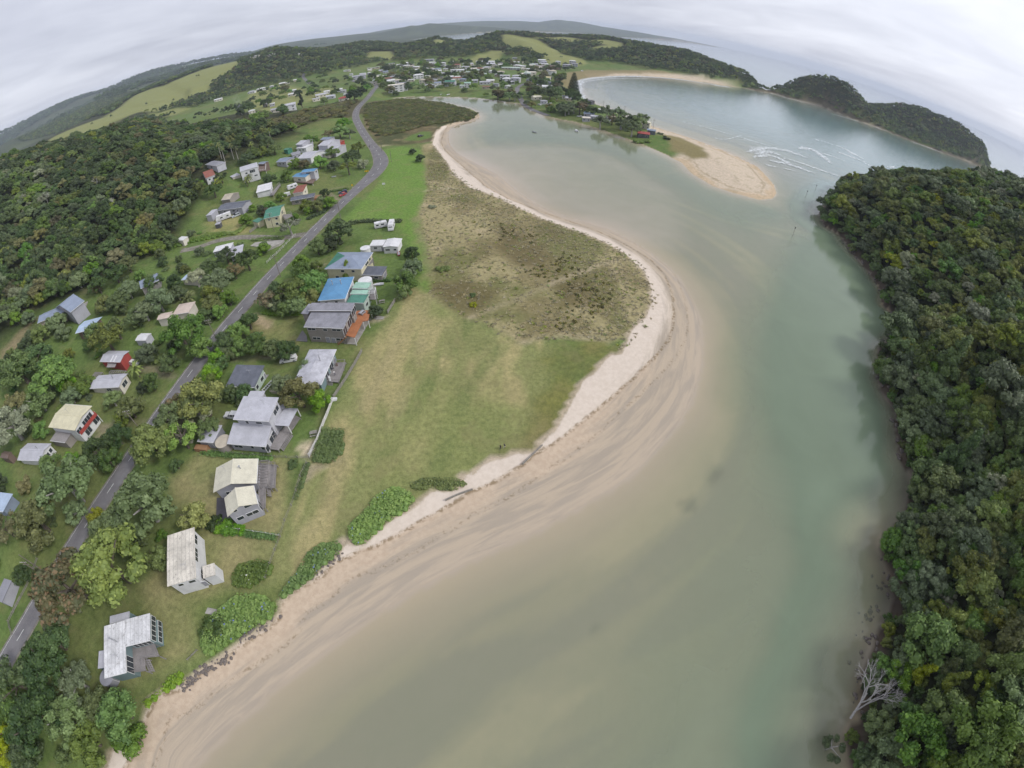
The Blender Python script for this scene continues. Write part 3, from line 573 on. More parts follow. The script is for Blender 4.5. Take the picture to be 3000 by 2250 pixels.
# ================================================================ buildings
PAL = dict(white=(.62,.62,.63), offwhite=(.60,.56,.49), cream=(.58,.54,.38), palecream=(.60,.57,.46), grey=(.36,.36,.40), lightgrey=(.44,.44,.48), midgrey=(.25,.25,.28),
    slate=(.125,.135,.165), dark=(.085,.085,.095), brown=(.16,.115,.095), taupe=(.27,.245,.225), terracotta=(.24,.085,.06), red=(.33,.06,.05), blue=(.10,.25,.43), paleblue=(.38,.47,.60), slateblue=(.22,.26,.34),
    green=(.06,.20,.14), mint=(.30,.47,.38), mintdark=(.08,.22,.17), teal=(.17,.235,.25), palegreen=(.40,.47,.42), pink=(.55,.46,.40), timber=(.30,.17,.09), deckorange=(.36,.145,.065), weathered=(.27,.25,.245), beige=(.45,.40,.32), yellow=(.55,.48,.25), lime=(.25,.42,.08))
def pm(kind, c):                       # roof / wall / plain materials by colour name
    col = PAL[c]
    if kind == 'roofx': return mat('sheet_roof_' + c, col, .55, .07, .35, .35, 0, .25, .38, 0)
    if kind == 'roofy': return mat('sheet_roof_y_' + c, col, .55, .07, .35, .35, 0, .25, .38, 1)
    if kind == 'tile': return mat('tile_roof_' + c, col, .75, .12, .5, .25, 0, .2, .33, 1)
    if kind == 'rust': return mat('rusty_roof_' + c, col, .7, .12, .3, .3, 0, .7, .95, 0)
    if kind == 'wall': return mat('weatherboard_' + c, col, .75, .06, .4, .25, 0, .12, .20, 2)
    return mat('painted_' + c, col, .7, .08, .6, .3)
t = NT('window_glass'); t.bsdf((.035, .042, .05), .08, .6); M_glass = t.m
M_frame = mat('window_frame', (.66,.66,.66), .6, .05); M_conc = mat('concrete', (.33,.315,.29), .9, .12, .7, .2, 0, .3); M_deck = mat('deck_boards', PAL['weathered'], .85, .12, .5, .2, 0, .5, .14, 0)
M_deckor = mat('oiled_deck_boards', PAL['deckorange'], .7, .10, .5, .25, 0, .1, .14, 0); M_dark = mat('dark_void', (.02,.02,.022), .9, .05); M_metal = mat('galvanised', (.40,.41,.43), .45, .08, 1, .4, .4)
UNITBOX = {}
def unit(mt, name):                    # shared unit box mesh for windows, posts ...
    k = (mt.name, name)
    if k not in UNITBOX: UNITBOX[k] = MB().box(-.5, .5, -.5, .5, -.5, .5).mesh(name, mt)
    return UNITBOX[k]
def ubox(name, mt, parent, c, s, rz=0.0):
    o = D.objects.new(name, unit(mt, name)); o.location = c; o.scale = s; o.rotation_euler = (0, 0, rz); return link(o, parent)
def window(par, side, u, z, w_, h_, W_, D_, frame=None, name='window', mull=None):
    """a framed pane on one wall; side s,n,e,w; u is metres from the wall's middle"""
    fr = frame or M_frame
    if side in 'sn': sg = -1 if side == 's' else 1; c = (u, sg*(D_/2 + .02), z); s = (w_, .10, h_); c2 = (u, sg*(D_/2 + .065), z); s2 = (w_ - .16, .03, h_ - .16)
    else: sg = -1 if side == 'w' else 1; c = (sg*(W_/2 + .02), u, z); s = (.10, w_, h_); c2 = (sg*(W_/2 + .065), u, z); s2 = (.03, w_ - .16, h_ - .16)
    f = ubox(name, fr, par, c, s)
    g = ubox('pane' if name == 'window' else 'panel', M_glass if name == 'window' else pm('plain', 'midgrey'), par, c2, s2)
    g.parent = f; g.location = tuple((a - b)/q for a, b, q in zip(c2, c, s)); g.scale = tuple(a/b for a, b in zip(s2, s))
    n = mull if mull is not None else int(w_/1.0) - 1
    for i in range(max(0, n)):
        uu = -w_/2 + w_*(i + 1)/(n + 1)
        m = ubox('mullion', fr, f, (0, 0, 0), (1, 1, 1))
        if side in 'sn': m.location = (uu/s[0], sg*.75, 0); m.scale = (.07/s[0], .5, .86)
        else: m.location = (sg*.75, uu/s[1], 0); m.scale = (.5, .07/s[1], .86)
    return f
def roof_mesh(kind, W_, D_, h0, h1, ov_, pitch, th=.14, ridge='x'):
    """slab roof. h0: height at south eave, h1: north (mono); gable/hip: h0 = eave"""
    x0, x1, y0, y1 = -W_/2 - ov_, W_/2 + ov_, -D_/2 - ov_, D_/2 + ov_
    b = MB()
    if kind in ('mono', 'flat'):
        b.hexa([(x0, y0, h0 - th), (x1, y0, h0 - th), (x1, y1, h1 - th), (x0, y1, h1 - th)], [(x0, y0, h0), (x1, y0, h0), (x1, y1, h1), (x0, y1, h1)])
    elif kind == 'monox':
        b.hexa([(x0, y0, h0 - th), (x1, y0, h1 - th), (x1, y1, h1 - th), (x0, y1, h0 - th)], [(x0, y0, h0), (x1, y0, h1), (x1, y1, h1), (x0, y1, h0)])
    elif kind == 'gable':
        if ridge == 'x':
            hr = h0 + pitch*(y1 - y0)/2
            for s_ in (y0, y1): b.hexa([(x0, s_, h0 - th), (x1, s_, h0 - th), (x1, 0, hr - th), (x0, 0, hr - th)], [(x0, s_, h0), (x1, s_, h0), (x1, 0, hr), (x0, 0, hr)])
        else:
            hr = h0 + pitch*(x1 - x0)/2
            for s_ in (x0, x1): b.hexa([(s_, y0, h0 - th), (s_, y1, h0 - th), (0, y1, hr - th), (0, y0, hr - th)], [(s_, y0, h0), (s_, y1, h0), (0, y1, hr), (0, y0, hr)])
    elif kind == 'hip':
        run = min(x1 - x0, y1 - y0)/2; hr = h0 + pitch*run
        if x1 - x0 >= y1 - y0: ra, rb = (x0 + run, 0, hr), (x1 - run, 0, hr); A, B, Cc, E_ = (x0, y0, h0), (x1, y0, h0), (x1, y1, h0), (x0, y1, h0); fs = [(0,1,5,4),(1,2,5),(2,3,4,5),(3,0,4),(3,2,1,0)]
        else: ra, rb = (0, y0 + run, hr), (0, y1 - run, hr); A, B, Cc, E_ = (x0, y0, h0), (x1, y0, h0), (x1, y1, h0), (x0, y1, h0); fs = [(0,1,4),(1,2,5,4),(2,3,5),(3,0,4,5),(3,2,1,0)]
        b.add([A, B, Cc, E_, ra, rb], fs)
        b.hexa([(x0, y0, h0 - th), (x1, y0, h0 - th), (x1, y1, h0 - th), (x0, y1, h0 - th)], [(x0, y0, h0 - .002), (x1, y0, h0 - .002), (x1, y1, h0 - .002), (x0, y1, h0 - .002)])
    return b
def wall_mesh(kind, W_, D_, h0, h1, pitch, ov_, ridge='x', th=.14, zb=-1.5):
    x0, x1, y0, y1 = -W_/2, W_/2, -D_/2, D_/2; b = MB()
    if kind in ('mono', 'flat'):
        k = (h1 - h0)/(D_ + 2*ov_); a0, a1 = h0 + k*ov_ - th, h1 - k*ov_ - th
        b.hexa([(x0, y0, zb), (x1, y0, zb), (x1, y1, zb), (x0, y1, zb)], [(x0, y0, a0), (x1, y0, a0), (x1, y1, a1), (x0, y1, a1)])
    elif kind == 'monox':
        k = (h1 - h0)/(W_ + 2*ov_); a0, a1 = h0 + k*ov_ - th, h1 - k*ov_ - th
        b.hexa([(x0, y0, zb), (x1, y0, zb), (x1, y1, zb), (x0, y1, zb)], [(x0, y0, a0), (x1, y0, a1), (x1, y1, a1), (x0, y1, a0)])
    elif kind == 'hip': b.box(x0, x1, y0, y1, zb, h0 - th)
    else:
        e = h0 + pitch*ov_ - th
        if ridge == 'x':
            r_ = e + pitch*D_/2
            b.add([(x0,y0,zb),(x1,y0,zb),(x1,y1,zb),(x0,y1,zb),(x0,y0,e),(x1,y0,e),(x1,y1,e),(x0,y1,e),(x0,0,r_),(x1,0,r_)], [(3,2,1,0),(0,1,5,4),(2,3,7,6),(1,2,6,9,5),(3,0,4,8,7),(4,5,9,8),(6,7,8,9)])
        else:
            r_ = e + pitch*W_/2
            b.add([(x0,y0,zb),(x1,y0,zb),(x1,y1,zb),(x0,y1,zb),(x0,y0,e),(x1,y0,e),(x1,y1,e),(x0,y1,e),(0,y0,r_),(0,y1,r_)], [(3,2,1,0),(1,2,6,5),(3,0,4,7),(0,1,5,8,4),(2,3,7,9,6),(5,6,9,8),(7,4,8,9)])
    return b
FOOT = []                              # footprints, kept clear of planting
def frame_of(A, B, Cc, g, hA, hC):
    """rectangle from three surveyed roof corners: A-B front edge, C beyond B"""
    a = U([A], g + hA)[0]; b = U([B], g + hA)[0]; c = U([Cc], g + hC)[0]
    ux = (b - a)/np.linalg.norm(b - a); uy = np.array([-ux[1], ux[0]]); dp = float((c - b) @ uy); W_ = float(np.linalg.norm(b - a))
    ctr = a + ux*W_/2 + uy*dp/2
    if dp < 0: ux = -ux; dp = -dp
    return ctr, math.atan2(ux[1], ux[0]), W_, dp
def ground_guess(pts, h_):
    c = np.mean(np.array(pts), 0); p = P1(tuple(c), h_*.8); return float(gz(*p))
def building(name, label, A, B, Cc, h=3.0, hC=None, kind='gable', ridge='x', pitch=.3, ov_=.45, roof='lightgrey', wall='offwhite', rk='roofx', win=None, door=None, cat='house', group=None, chim=0, parent=None, zoff=0.0, base=None, loc=None, gutter=True):
    """win: list of (side, u, z, w, h)"""
    hC = h if hC is None else hC
    g = (ground_guess((A, B, Cc), h) if base is None else base) + zoff
    if loc is None:
        if kind in ('gable', 'hip') : ctr, rz, W_, D_ = frame_of(A, B, Cc, g, h, hC)
        else: ctr, rz, W_, D_ = frame_of(A, B, Cc, g, h, hC)
    else: ctr, rz, W_, D_ = loc
    Wn, Dn = W_ - 2*ov_, D_ - 2*ov_
    if parent is None: e = empty(name, (ctr[0], ctr[1], g), rz); tag(e, label, cat, group); FOOT.append((ctr[0], ctr[1], max(W_, D_)/2 + .6, rz, W_/2 + .8, D_/2 + .8))
    else:
        e = parent
    T = None
    if parent is not None:             # a wing: geometry shifted into the parent's frame
        px_, py_, pz_ = parent.location; prz = parent.rotation_euler[2]
        dx, dy = ctr[0] - px_, ctr[1] - py_; T = (dx*math.cos(-prz) - dy*math.sin(-prz), dx*math.sin(-prz) + dy*math.cos(-prz), g - pz_, rz - prz)
        FOOT.append((ctr[0], ctr[1], max(W_, D_)/2 + .6, rz, W_/2 + .8, D_/2 + .8))
    def put(o):
        if T: o.location = T[:3]; o.rotation_euler = (0, 0, T[3])
        return o
    wl_ = put(wall_mesh(kind, Wn, Dn, h, hC, pitch, ov_, ridge).obj('wall', pm('wall', wall), e))
    rax = rk
    if rk == 'roofx' and ((kind == 'gable' and ridge == 'y') or kind == 'monox'): rax = 'roofy'
    rf = put(roof_mesh(kind, Wn, Dn, h, hC, ov_, pitch, ridge=ridge).obj('roof', pm(rax, roof), e))
    wt = wl_
    for (side, u, z, a, b) in (win or []): window(wt, side, u, z, a, b, Wn, Dn)
    for (side, u, a, b) in (door or []): window(wt, side, u, b/2, a, b, Wn, Dn, name='door', mull=0)
    x0, x1, y0, y1 = -Wn/2 - ov_, Wn/2 + ov_, -Dn/2 - ov_, Dn/2 + ov_
    if kind == 'gable':
        hr = h + pitch*((y1 - y0) if ridge == 'x' else (x1 - x0))/2
        (MB().box(x0 - .02, x1 + .02, -.16, .16, hr - .03, hr + .05) if ridge == 'x' else MB().box(-.16, .16, y0 - .02, y1 + .02, hr - .03, hr + .05)).obj('ridge_cap', pm('plain', roof), rf)
    if gutter and W_ > 5:
        if kind in ('hip',) or (kind == 'gable' and ridge == 'x') or kind in ('mono', 'flat'): MB().box(x0 + .02, x1 - .02, y0 - .12, y0 - .01, h - .15, h - .03).obj('gutter', M_frame, rf)
        if kind in ('hip',) or (kind == 'gable' and ridge == 'y'): MB().box(x1 + .01, x1 + .12, y0 + .02, y1 - .02, h - .15, h - .03).obj('gutter', M_frame, rf)
    for i in range(chim):
        cx = Wn*(.18 - .36*i); MB().cyl(cx, Dn*.12, h, h + pitch*Dn/2 + 1.0, .13).cyl(cx, Dn*.12, h + pitch*Dn/2 + 1.0, h + pitch*Dn/2 + 1.12, .22).obj('flue', M_metal, rf)
    e['W'] = Wn; e['D'] = Dn
    return e
def loc2(e, p):                        # world xy -> the thing's own frame
    dx, dy = p[0] - e.location[0], p[1] - e.location[1]; r = -e.rotation_euler[2]
    return (dx*math.cos(r) - dy*math.sin(r), dx*math.sin(r) + dy*math.cos(r))
def deck(e, px, h, mt, rail=True, posts=True, name='deck', skip=()):
    """board platform from surveyed corners, with posts and balustrade"""
    g = e.location[2]; q = [loc2(e, p) for p in U(px, g + h)]; n = len(q)
    d_ = MB().hexa([(x, y, h - .18) for x, y in q], [(x, y, h) for x, y in q]).obj(name, mt, e)
    if posts:
        for (x, y) in q: ubox('post', M_frame if mt is not M_deck else M_deck, d_, (x, y, (h - 1.4)/2 - .15), (.16, .16, h + 1.2))
    if rail:
        for i in range(n):
            if i in skip: continue
            a, b = q[i], q[(i + 1) % n]; l = math.hypot(b[0] - a[0], b[1] - a[1]); r = MB().beam((*a, h + .98), (*b, h + .98), .09, .06)
            k = max(2, int(l/.45))
            for j in range(k + 1): x, y = a[0] + (b[0] - a[0])*j/k, a[1] + (b[1] - a[1])*j/k; r.beam((x, y, h), (x, y, h + .97), .04, .04)
            r.obj('railing', M_frame if mt is not M_deck else M_deck, d_)
    return d_
def steps(e, p0, p1, h, wd, mt, n=6, name='stairs'):
    """straight flight from deck level h at p0 down to the ground at p1"""
    g = e.location[2]; a = loc2(e, U([p0], g + h)[0]); b = loc2(e, U([p1], g)[0]); st_ = empty_part(name, e)
    dx, dy = b[0] - a[0], b[1] - a[1]; l = math.hypot(dx, dy); sx, sy = -dy/l*wd/2, dx/l*wd/2
    for i in range(n):
        t_ = (i + .5)/n; x, y, z = a[0] + dx*t_, a[1] + dy*t_, h*(1 - (i + 1)/(n + 1)); r = l/n*.5
        ux, uy = dx/l*r, dy/l*r
        MB().hexa([(x - sx - ux, y - sy - uy, z - .05), (x + sx - ux, y + sy - uy, z - .05), (x + sx + ux, y + sy + uy, z - .05), (x - sx + ux, y - sy + uy, z - .05)], [(x - sx - ux, y - sy - uy, z), (x + sx - ux, y + sy - uy, z), (x + sx + ux, y + sy + uy, z), (x - sx + ux, y - sy + uy, z)]).obj('tread', mt, st_)
    for s_ in (-1, 1): MB().beam((a[0] + s_*sx, a[1] + s_*sy, h - .05), (b[0] + s_*sx, b[1] + s_*sy, 0), .06, .24).beam((a[0] + s_*sx, a[1] + s_*sy, h + .9), (b[0] + s_*sx, b[1] + s_*sy, .9), .06, .06).obj('stringer', mt, st_)
    return st_
def empty_part(name, parent):
    o = D.objects.new(name, None); return link(o, parent)
def tank(label, p, r, h_, col, name='water_tank', lid=None, group=None):
    q = P1(p, h_); e = empty(name, (q[0], q[1], float(gz(*q)))); tag(e, label, 'water tank', group)
    MB().cyl(0, 0, -.4, h_, r, n=28).obj('tank_body', pm('plain', col), e, False); MB().cyl(0, 0, h_ + .002, h_ + .18, r + .06, r*.15, n=28).obj('tank_lid', pm('plain', lid or col), e)
    MB().bar((r + .06, 0, -.2), (r + .06, 0, h_), .05).obj('pipe', M_frame, e); FOOT.append((q[0], q[1], r + .4, 0, r + .4, r + .4)); return e
def pergola(e, px, h_, mt, n=7, name='pergola'):
    g = e.location[2]; q = [Vector((*loc2(e, p), h_)) for p in U(px, g + h_)]; r = empty_part(name, e)
    for i in range(n):
        t_ = i/(n - 1); MB().beam(q[0].lerp(q[1], t_), q[3].lerp(q[2], t_), .10, .18).obj('rafter', mt, r)
    for a, b in ((q[0], q[1]), (q[3], q[2])): MB().beam(a - Vector((0, 0, .2)), b - Vector((0, 0, .2)), .12, .2).obj('beam', mt, r)
    for v in q: MB().beam(v, Vector((v.x, v.y, -.8)), .12, .12).obj('post', mt, r)
    return r
def patio(label, px, mt, name='patio'):
    q = M(px); b = MB(); z = max(float(gz(*p)) for p in q)
    o = b.hexa([(x, y, float(gz(x, y)) - .3) for x, y in q], [(x, y, z + .09) for x, y in q]).obj(name, mt); return tag(o, label, kind='structure')

# --- seaward row, from the foot of the beach up
Hh = building('beach_house', 'white ribbed-roof L-shaped house with teal walls, lowest by the beach', *cH((965,745),(1170,692),(1178,205)), h=4.6, kind='flat', roof='white', wall='teal', ov_=.4, rk='rust', chim=1, win=[('e',-3.2,2.9,3.2,2.3),('e',1,1,1.2,1.0)])
building('wing', None, *cH((1160,452),(1390,395),(1408,140)), h=4.85, kind='flat', roof='white', wall='teal', ov_=.35, rk='rust', parent=Hh, base=Hh.location[2], win=[('s',0,3.2,4.2,1.5),('e',.2,3.3,5.0,1.5),('e',.2,1.2,4.4,1.3)])
building('wing', None, *cH((1015,240),(1195,195),(1192,130)), h=3.4, kind='flat', roof='lightgrey', wall='teal', ov_=.1, parent=Hh, base=Hh.location[2])
building('wing', None, *cH((905,660),(960,652),(966,490)), h=2.9, kind='flat', roof='lightgrey', wall='teal', ov_=.1, parent=Hh, base=Hh.location[2])
deck(Hh, cH((1180,470),(1430,430),(1475,545),(1340,560),(1345,680),(1190,700)), 2.0, M_deck, skip=(0, 5))
steps(Hh, cH((1355,575))[0], cH((1410,690))[0], 2.0, 1.2, M_deck)
tank('squat dark grey tank tucked behind the white L-shaped beach house', cH((985,738))[0], 1.7, 2.0, 'midgrey')
W2 = building('beach_house', 'long white corrugated-roof house with rust streaks and cream walls', *cG((1805,1358),(2115,1265),(2122,708)), h=4.6, hC=4.6, kind='monox', roof='offwhite', wall='white', rk='rust', ov_=.4, win=[('e',3.5,3.4,2.2,1.1),('e',0,3.4,3.0,1.1),('e',-3.5,1.4,2.0,1.2),('s',-1,3.2,1.2,.9),('s',1.6,3.2,1.6,.9)], door=[('s',3.2,1.2,2.0)], base=3.2)
building('porch', None, *cF((350,1640),(480,1600),(470,1470)), h=2.8, kind='flat', roof='offwhite', wall='white', rk='rust', ov_=.1, parent=W2, base=3.2)
N3 = building('beach_house', 'cream gabled house with weathered grey boards and a pergola deck', *cF((458,712),(925,612),(952,342)), h=3.5, kind='gable', ridge='y', pitch=.32, roof='palecream', wall='grey', ov_=.5, win=[('s',-2,1.6,2,1.2)], chim=1, base=3.2)
building('wing', None, *cF((612,972),(938,832),(960,607)), h=4.2, kind='gable', ridge='y', pitch=.45, roof='palecream', wall='grey', ov_=.35, parent=N3, base=3.2, win=[('s',-1.4,4.6,1.0,.9),('s',1.4,4.4,1.7,.9),('s',-1.6,1.7,1.6,1.1),('s',1.2,1.7,2.8,1.1),('e',-1,1.6,2,1.9)])
deck(N3, cF((955,400),(1145,410),(1128,660),(1030,668),(1022,880),(945,890)), .9, M_deck, skip=(5,))
pergola(N3, cF((935,610),(958,370),(1062,362),(1040,610)), 3.0, M_deck, 9)
steps(N3, cF((1040,700))[0], cF((1088,715))[0], .9, 2.0, M_deck, 3)
patio('dark grey paved court beside the cream gabled house', cF((500,770),(600,768),(692,1028),(552,1032),(500,1000)), mat('dark_paving', (.085,.08,.09), .9, .1, 1))
N4 = building('beach_house', 'large two-storey house with pale grey roofs and deep veranda', *cE((672,840),(1060,862),(1165,605)), h=6.6, hC=7.1, kind='mono', roof='lightgrey', wall='lightgrey', ov_=.5, win=[('e',1.0,5.3,2.6,1.5),('s',1.5,5.2,1.8,.8),('s',-1.8,5.2,.9,1.1)], base=3.3)
building('wing', None, *cE((607,1102),(1030,1136),(1118,905)), h=3.1, hC=4.4, kind='mono', roof='lightgrey', wall='lightgrey', ov_=.45, parent=N4, base=3.3, win=[('s',-3,1.7,2.4,.9),('s',1,1.9,.9,1.1),('s',4,1.8,1.2,1.2),('e',1.2,1.7,2.8,1.9),('e',-2,1.7,1.5,1.8)])
building('wing', None, *cE((1180,738),(1230,722),(1285,606)), h=3.6, hC=3.9, kind='mono', roof='lightgrey', wall='lightgrey', ov_=.3, parent=N4, base=3.3, win=[('e',0,1.6,2,1.8)])
building('wing', None, *cE((830,596),(990,598),(1025,536)), h=3.3, kind='flat', roof='lightgrey', wall='lightgrey', ov_=.3, parent=N4, base=3.3)
vr_ = roof_mesh; _q = U(cE((1090,905),(1275,915),(1375,726),(1235,720)), 3.3 + 3.3); _q = [loc2(N4, p) for p in _q]
vro = MB().hexa([(x, y, 3.2) for x, y in _q], [(x, y, 3.32) for x, y in _q]).obj('veranda_roof', pm('plain', 'lightgrey'), N4)
for x, y in _q[1:3]: MB().box(x - .35, x - .17, y - .1, y + .1, .5, 3.2).obj('post', M_frame, vro)
deck(N4, cE((1040,1160),(1165,1175),(1400,825),(1330,790)), .8, M_deck, rail=True, skip=(1, 2))
steps(N4, cE((1235,1075))[0], cE((1275,1105))[0], .8, 4.5, M_deck, 3)
Sh = building('garden_shed', 'grey flat-roofed shed beside the round concrete tank', *cE((285,1078),(460,1092),(630,910)), h=2.9, kind='flat', roof='lightgrey', wall='midgrey', ov_=.25, cat='shed', door=[('s',1.0,1.4,2.0)], base=3.3)
MB().box(-Sh['W']/2 - 1.5, Sh['W']/2 - 2.2, -Sh['D']/2 - 1.6, -Sh['D']/2 - .1, 0, 1.5).obj('timber_screen', pm('plain', 'timber'), Sh)
tank('round grey concrete tank between the shed and the two-storey house', cE((560,1078))[0], 2.0, 2.3, 'taupe', lid='beige')
N5 = building('beach_house', 'pale grey hip-roofed house with blue-green walls and cluttered deck', *cE((1318,462),(1625,466),(1782,85)), h=3.6, kind='hip', pitch=.22, roof='lightgrey', wall='teal', rk='tile', ov_=.55, win=[('e',2,1.7,2.4,1.8),('e',-1.5,1.7,2.4,1.8),('s',-1.6,1.8,1.2,1),('s',2,1.8,1,1)], door=[('e',4.4,1.6,2.1)], chim=1, base=3.3)
deck(N5, cE((1680,232),(1892,226),(1870,300),(1815,442),(1672,432)), .7, M_deck, skip=(4,))
steps(N5, cE((1722,442))[0], cE((1722,480))[0], .7, 1.4, M_deck, 3)
N6 = building('cottage', 'small pale green cottage under a dark grey mono-pitch roof', *cE((595,482),(905,497),(1020,260)), h=3.1, hC=4.0, kind='mono', roof='slate', wall='palegreen', rk='tile', ov_=.6, win=[('e',1,1.6,1.6,1.2),('e',-2,1.6,1.2,1.2)], door=[('e',2.6,1.0,2.0)], base=3.4)
deck(N6, cE((985,360),(1058,358),(1040,385),(980,400)), .4, M_deck, rail=False)
N7 = building('beach_house', 'big taupe two-storey house with orange timber deck on posts', *c7((915,812),(1285,826),(1352,664)), h=6.0, hC=7.0, kind='mono', roof='midgrey', wall='taupe', rk='tile', ov_=.45, base=3.4,
   win=[('s',-4.2,4.9,2.6,.8),('s',.1,4.8,1.4,.8),('s',3.6,4.9,2.8,.8),('s',-3.6,1.6,2.6,.9),('s',4.0,1.6,2.8,.9),('e',1.2,4.4,2.4,2.4),('e',-2.2,4.2,2.4,2.6)], door=[('s',0,1.3,2.2),('s',1.7,1.4,2.0)])
building('wing', None, *c7((958,661),(1362,662),(1422,590)), h=7.6, hC=8.2, kind='mono', roof='midgrey', wall='taupe', rk='tile', ov_=.3, parent=N7, base=3.4, win=[('e',0,6.2,3.4,2.2)])
building('wing', None, *c7((888,690),(955,695),(975,600)), h=6.4, kind='flat', roof='midgrey', wall='taupe', rk='tile', ov_=.3, parent=N7, base=3.4)
deck(N7, c7((1405,665),(1535,658),(1512,752),(1462,762),(1386,912),(1298,892)), 3.0, M_deckor, rail=False)
_d = [o for o in N7.children if o.name.startswith('deck')][0]
steps(N7, c7((1310,900))[0], c7((1235,975))[0], 3.0, 1.1, mat('stair_timber', PAL['timber'], .8), 9)
patio('dark asphalt pad on the road side of the taupe two-storey house', c7((905,845),(945,900),(950,955),(845,945)), M_seal); patio('dark concrete slab under the orange timber deck', c7((1290,970),(1400,980),(1540,740),(1440,740)), M_conc)
tb = MB().box(-.9, .9, -.4, .4, .68, .76).box(-.9, .9, -.85, -.55, .4, .46).box(-.9, .9, .55, .85, .4, .46).box(-.7, -.6, -.8, .8, 0, .7).box(.6, .7, -.8, .8, 0, .7)
_p = U(c7((1457,692)), 6.4)[0]; tag(tb.obj('deck_table', M_metal, None, loc=(_p[0], _p[1], 6.4)), 'grey table with benches on the orange timber deck', 'table').rotation_euler = (0, 0, 1.2)
N8 = building('beach_house', 'bright blue hip-roofed house with white walls', *c7((1045,572),(1300,552),(1376,348)), h=5.6, kind='hip', pitch=.16, roof='blue', wall='white', ov_=.45, win=[('s',-2,4.2,1.0,1.1),('s',1.2,4.2,1.0,1.1),('e',0,4.2,3,1.4)], chim=2, base=3.4)
for q_, c_, h_ in ((((1310,588),(1468,592),(1500,512)), 'mintdark', 4.6), (((1345,508),(1500,508),(1512,470)), 'mint', 4.8), (((1362,455),(1508,458),(1532,402)), 'mint', 4.9)):
    building('wing', None, *c7(*q_), h=h_, kind='flat', roof=c_, wall='palegreen', rk='tile', ov_=.12, parent=N8, base=3.4, win=[('e',0,2.6,1.6,1.2)])
deck(N8, c7((1490,500),(1580,450),(1592,560),(1480,560)), 2.4, M_deck)
pergola(N8, c7((1495,505),(1515,448),(1580,448),(1570,500)), 4.6, M_frame, 5)
tank('large white round tank behind the blue-roofed house', c7((1482,380))[0], 2.3, 3.0, 'white')
N9 = building('beach_house', 'cream two-storey house under a grey hip roof with one green slope', *c7((1108,276),(1450,277),(1536,122)), h=5.4, kind='hip', pitch=.3, roof='slateblue', wall='cream', ov_=.5, win=[('s',-.5,4.2,1.4,.9),('s',3.4,4.2,1.2,.9),('e',0,4.2,2.8,1.3),('e',3,4.2,1.4,1.3),('s',-3,1.8,1.4,1.1)], base=3.5)
_rf = [o for o in N9.children if o.name.startswith('roof')][0]; _rf.data = _rf.data.copy(); _rf.data.materials.append(pm('tile', 'green')); _rf.data.polygons[3].material_index = 1
deck(N9, c7((1490,205),(1555,170),(1558,215),(1500,250)), 3.0, M_deck)
building('garage', 'low garage with a slate and green roof beside the cream house', *c7((1440,332),(1642,336),(1686,254)), h=2.8, kind='flat', hC=3.1, roof='slate', wall='taupe', rk='tile', ov_=.3, cat='garage', door=[('e',0,2.6,2.1)], win=[('s',1.5,1.7,1.6,.9)], base=3.5)
N10 = building('cottage', 'long low white cottage of two joined parts near the caravans', *c5((1645,1340),(1788,1336),(1815,1260)), h=2.9, kind='gable', ridge='y', pitch=.12, roof='white', wall='white', ov_=.25, win=[('s',-1.2,1.6,1.8,.8),('s',1.6,1.6,1.2,.8)], base=3.5)
building('wing', None, *c5((1523,1326),(1650,1322),(1672,1270)), h=2.7, kind='flat', roof='white', wall='white', ov_=.25, parent=N10, base=3.5, door=[('s',2.2,1,2.0)], win=[('s',-.5,1.5,1.4,.8)])
tank('white round tank at the end of the white cottage', c5((1485,1345))[0], 1.9, 2.5, 'white')

# --- inland side of the road, nearest first
W1 = building('hillside_house', 'pale yellow-roofed two-storey house with dark red balcony', *c6((690,1142),(850,916),(605,895)), h=5.6, kind='gable', ridge='y', pitch=.16, roof='cream', wall='white', ov_=.6, win=[('s',-3,4,2,1.5),('s',1,4,4.2,1.8),('s',3,1.4,2.4,2.0),('s',-1,1.4,2.4,2.0),('e',0,1.5,1.2,1)])
deck(W1, c6((745,1180),(895,990),(865,960),(715,1135)), 2.7, pm('plain', 'red'), rail=False)
_g = W1.location[2]; _r = [loc2(W1, p) for p in U(c6((745,1172),(893,985)), _g + 3.2)]
MB().beam((*_r[0], 3.25), (*_r[1], 3.25), .12, 1.1).obj('balustrade', pm('plain', 'red'), W1)
building('garden_shed', 'grey lean-to shed against the red-balcony house', *c6((462,1234),(602,1252),(655,1162)), h=2.8, kind='flat', roof='weathered', wall='taupe', ov_=.2, cat='shed')
building('hillside_house', 'low white cottage with ribbed pale roof below the red-balcony house', *c6((160,1412),(378,1422),(518,1262)), h=2.9, kind='gable', ridge='x', pitch=.28, roof='lightgrey', wall='white', ov_=.4, win=[('e',-1.5,1.7,1.2,1.3),('e',0,1.7,1.2,1.3),('e',1.5,1.7,1.2,1.3)], chim=1)
building('garden_shed', 'dark brown shed at the frame edge by the white cottage', *c6((0,1392),(70,1402),(125,1342)), h=2.6, kind='gable', ridge='x', roof='brown', wall='brown', ov_=.25, cat='shed')
W3 = building('hillside_house', 'grey gabled house with slatted carports on two sides', *c6((828,752),(1100,738),(1190,612)), h=3.0, kind='gable', ridge='x', pitch=.2, roof='lightgrey', wall='offwhite', ov_=.5, win=[('s',1,1.6,2,1.2),('e',0,1.6,2.4,1.6)], chim=1)
pergola(W3, c6((805,706),(882,706),(948,602),(882,600)), 2.7, M_deck, 8, 'carport_slats'); pergola(W3, c6((1010,606),(1150,610),(1165,585),(1030,583)), 2.7, M_deck, 8, 'carport_slats')
W4 = building('cabin', 'small dark red cabin under a pale roof with white skylight strips', *c6((922,502),(1112,507),(1183,404)), h=3.2, kind='gable', ridge='x', pitch=.25, roof='lightgrey', wall='red', ov_=.4, win=[('s',-2,1.6,1,1)])
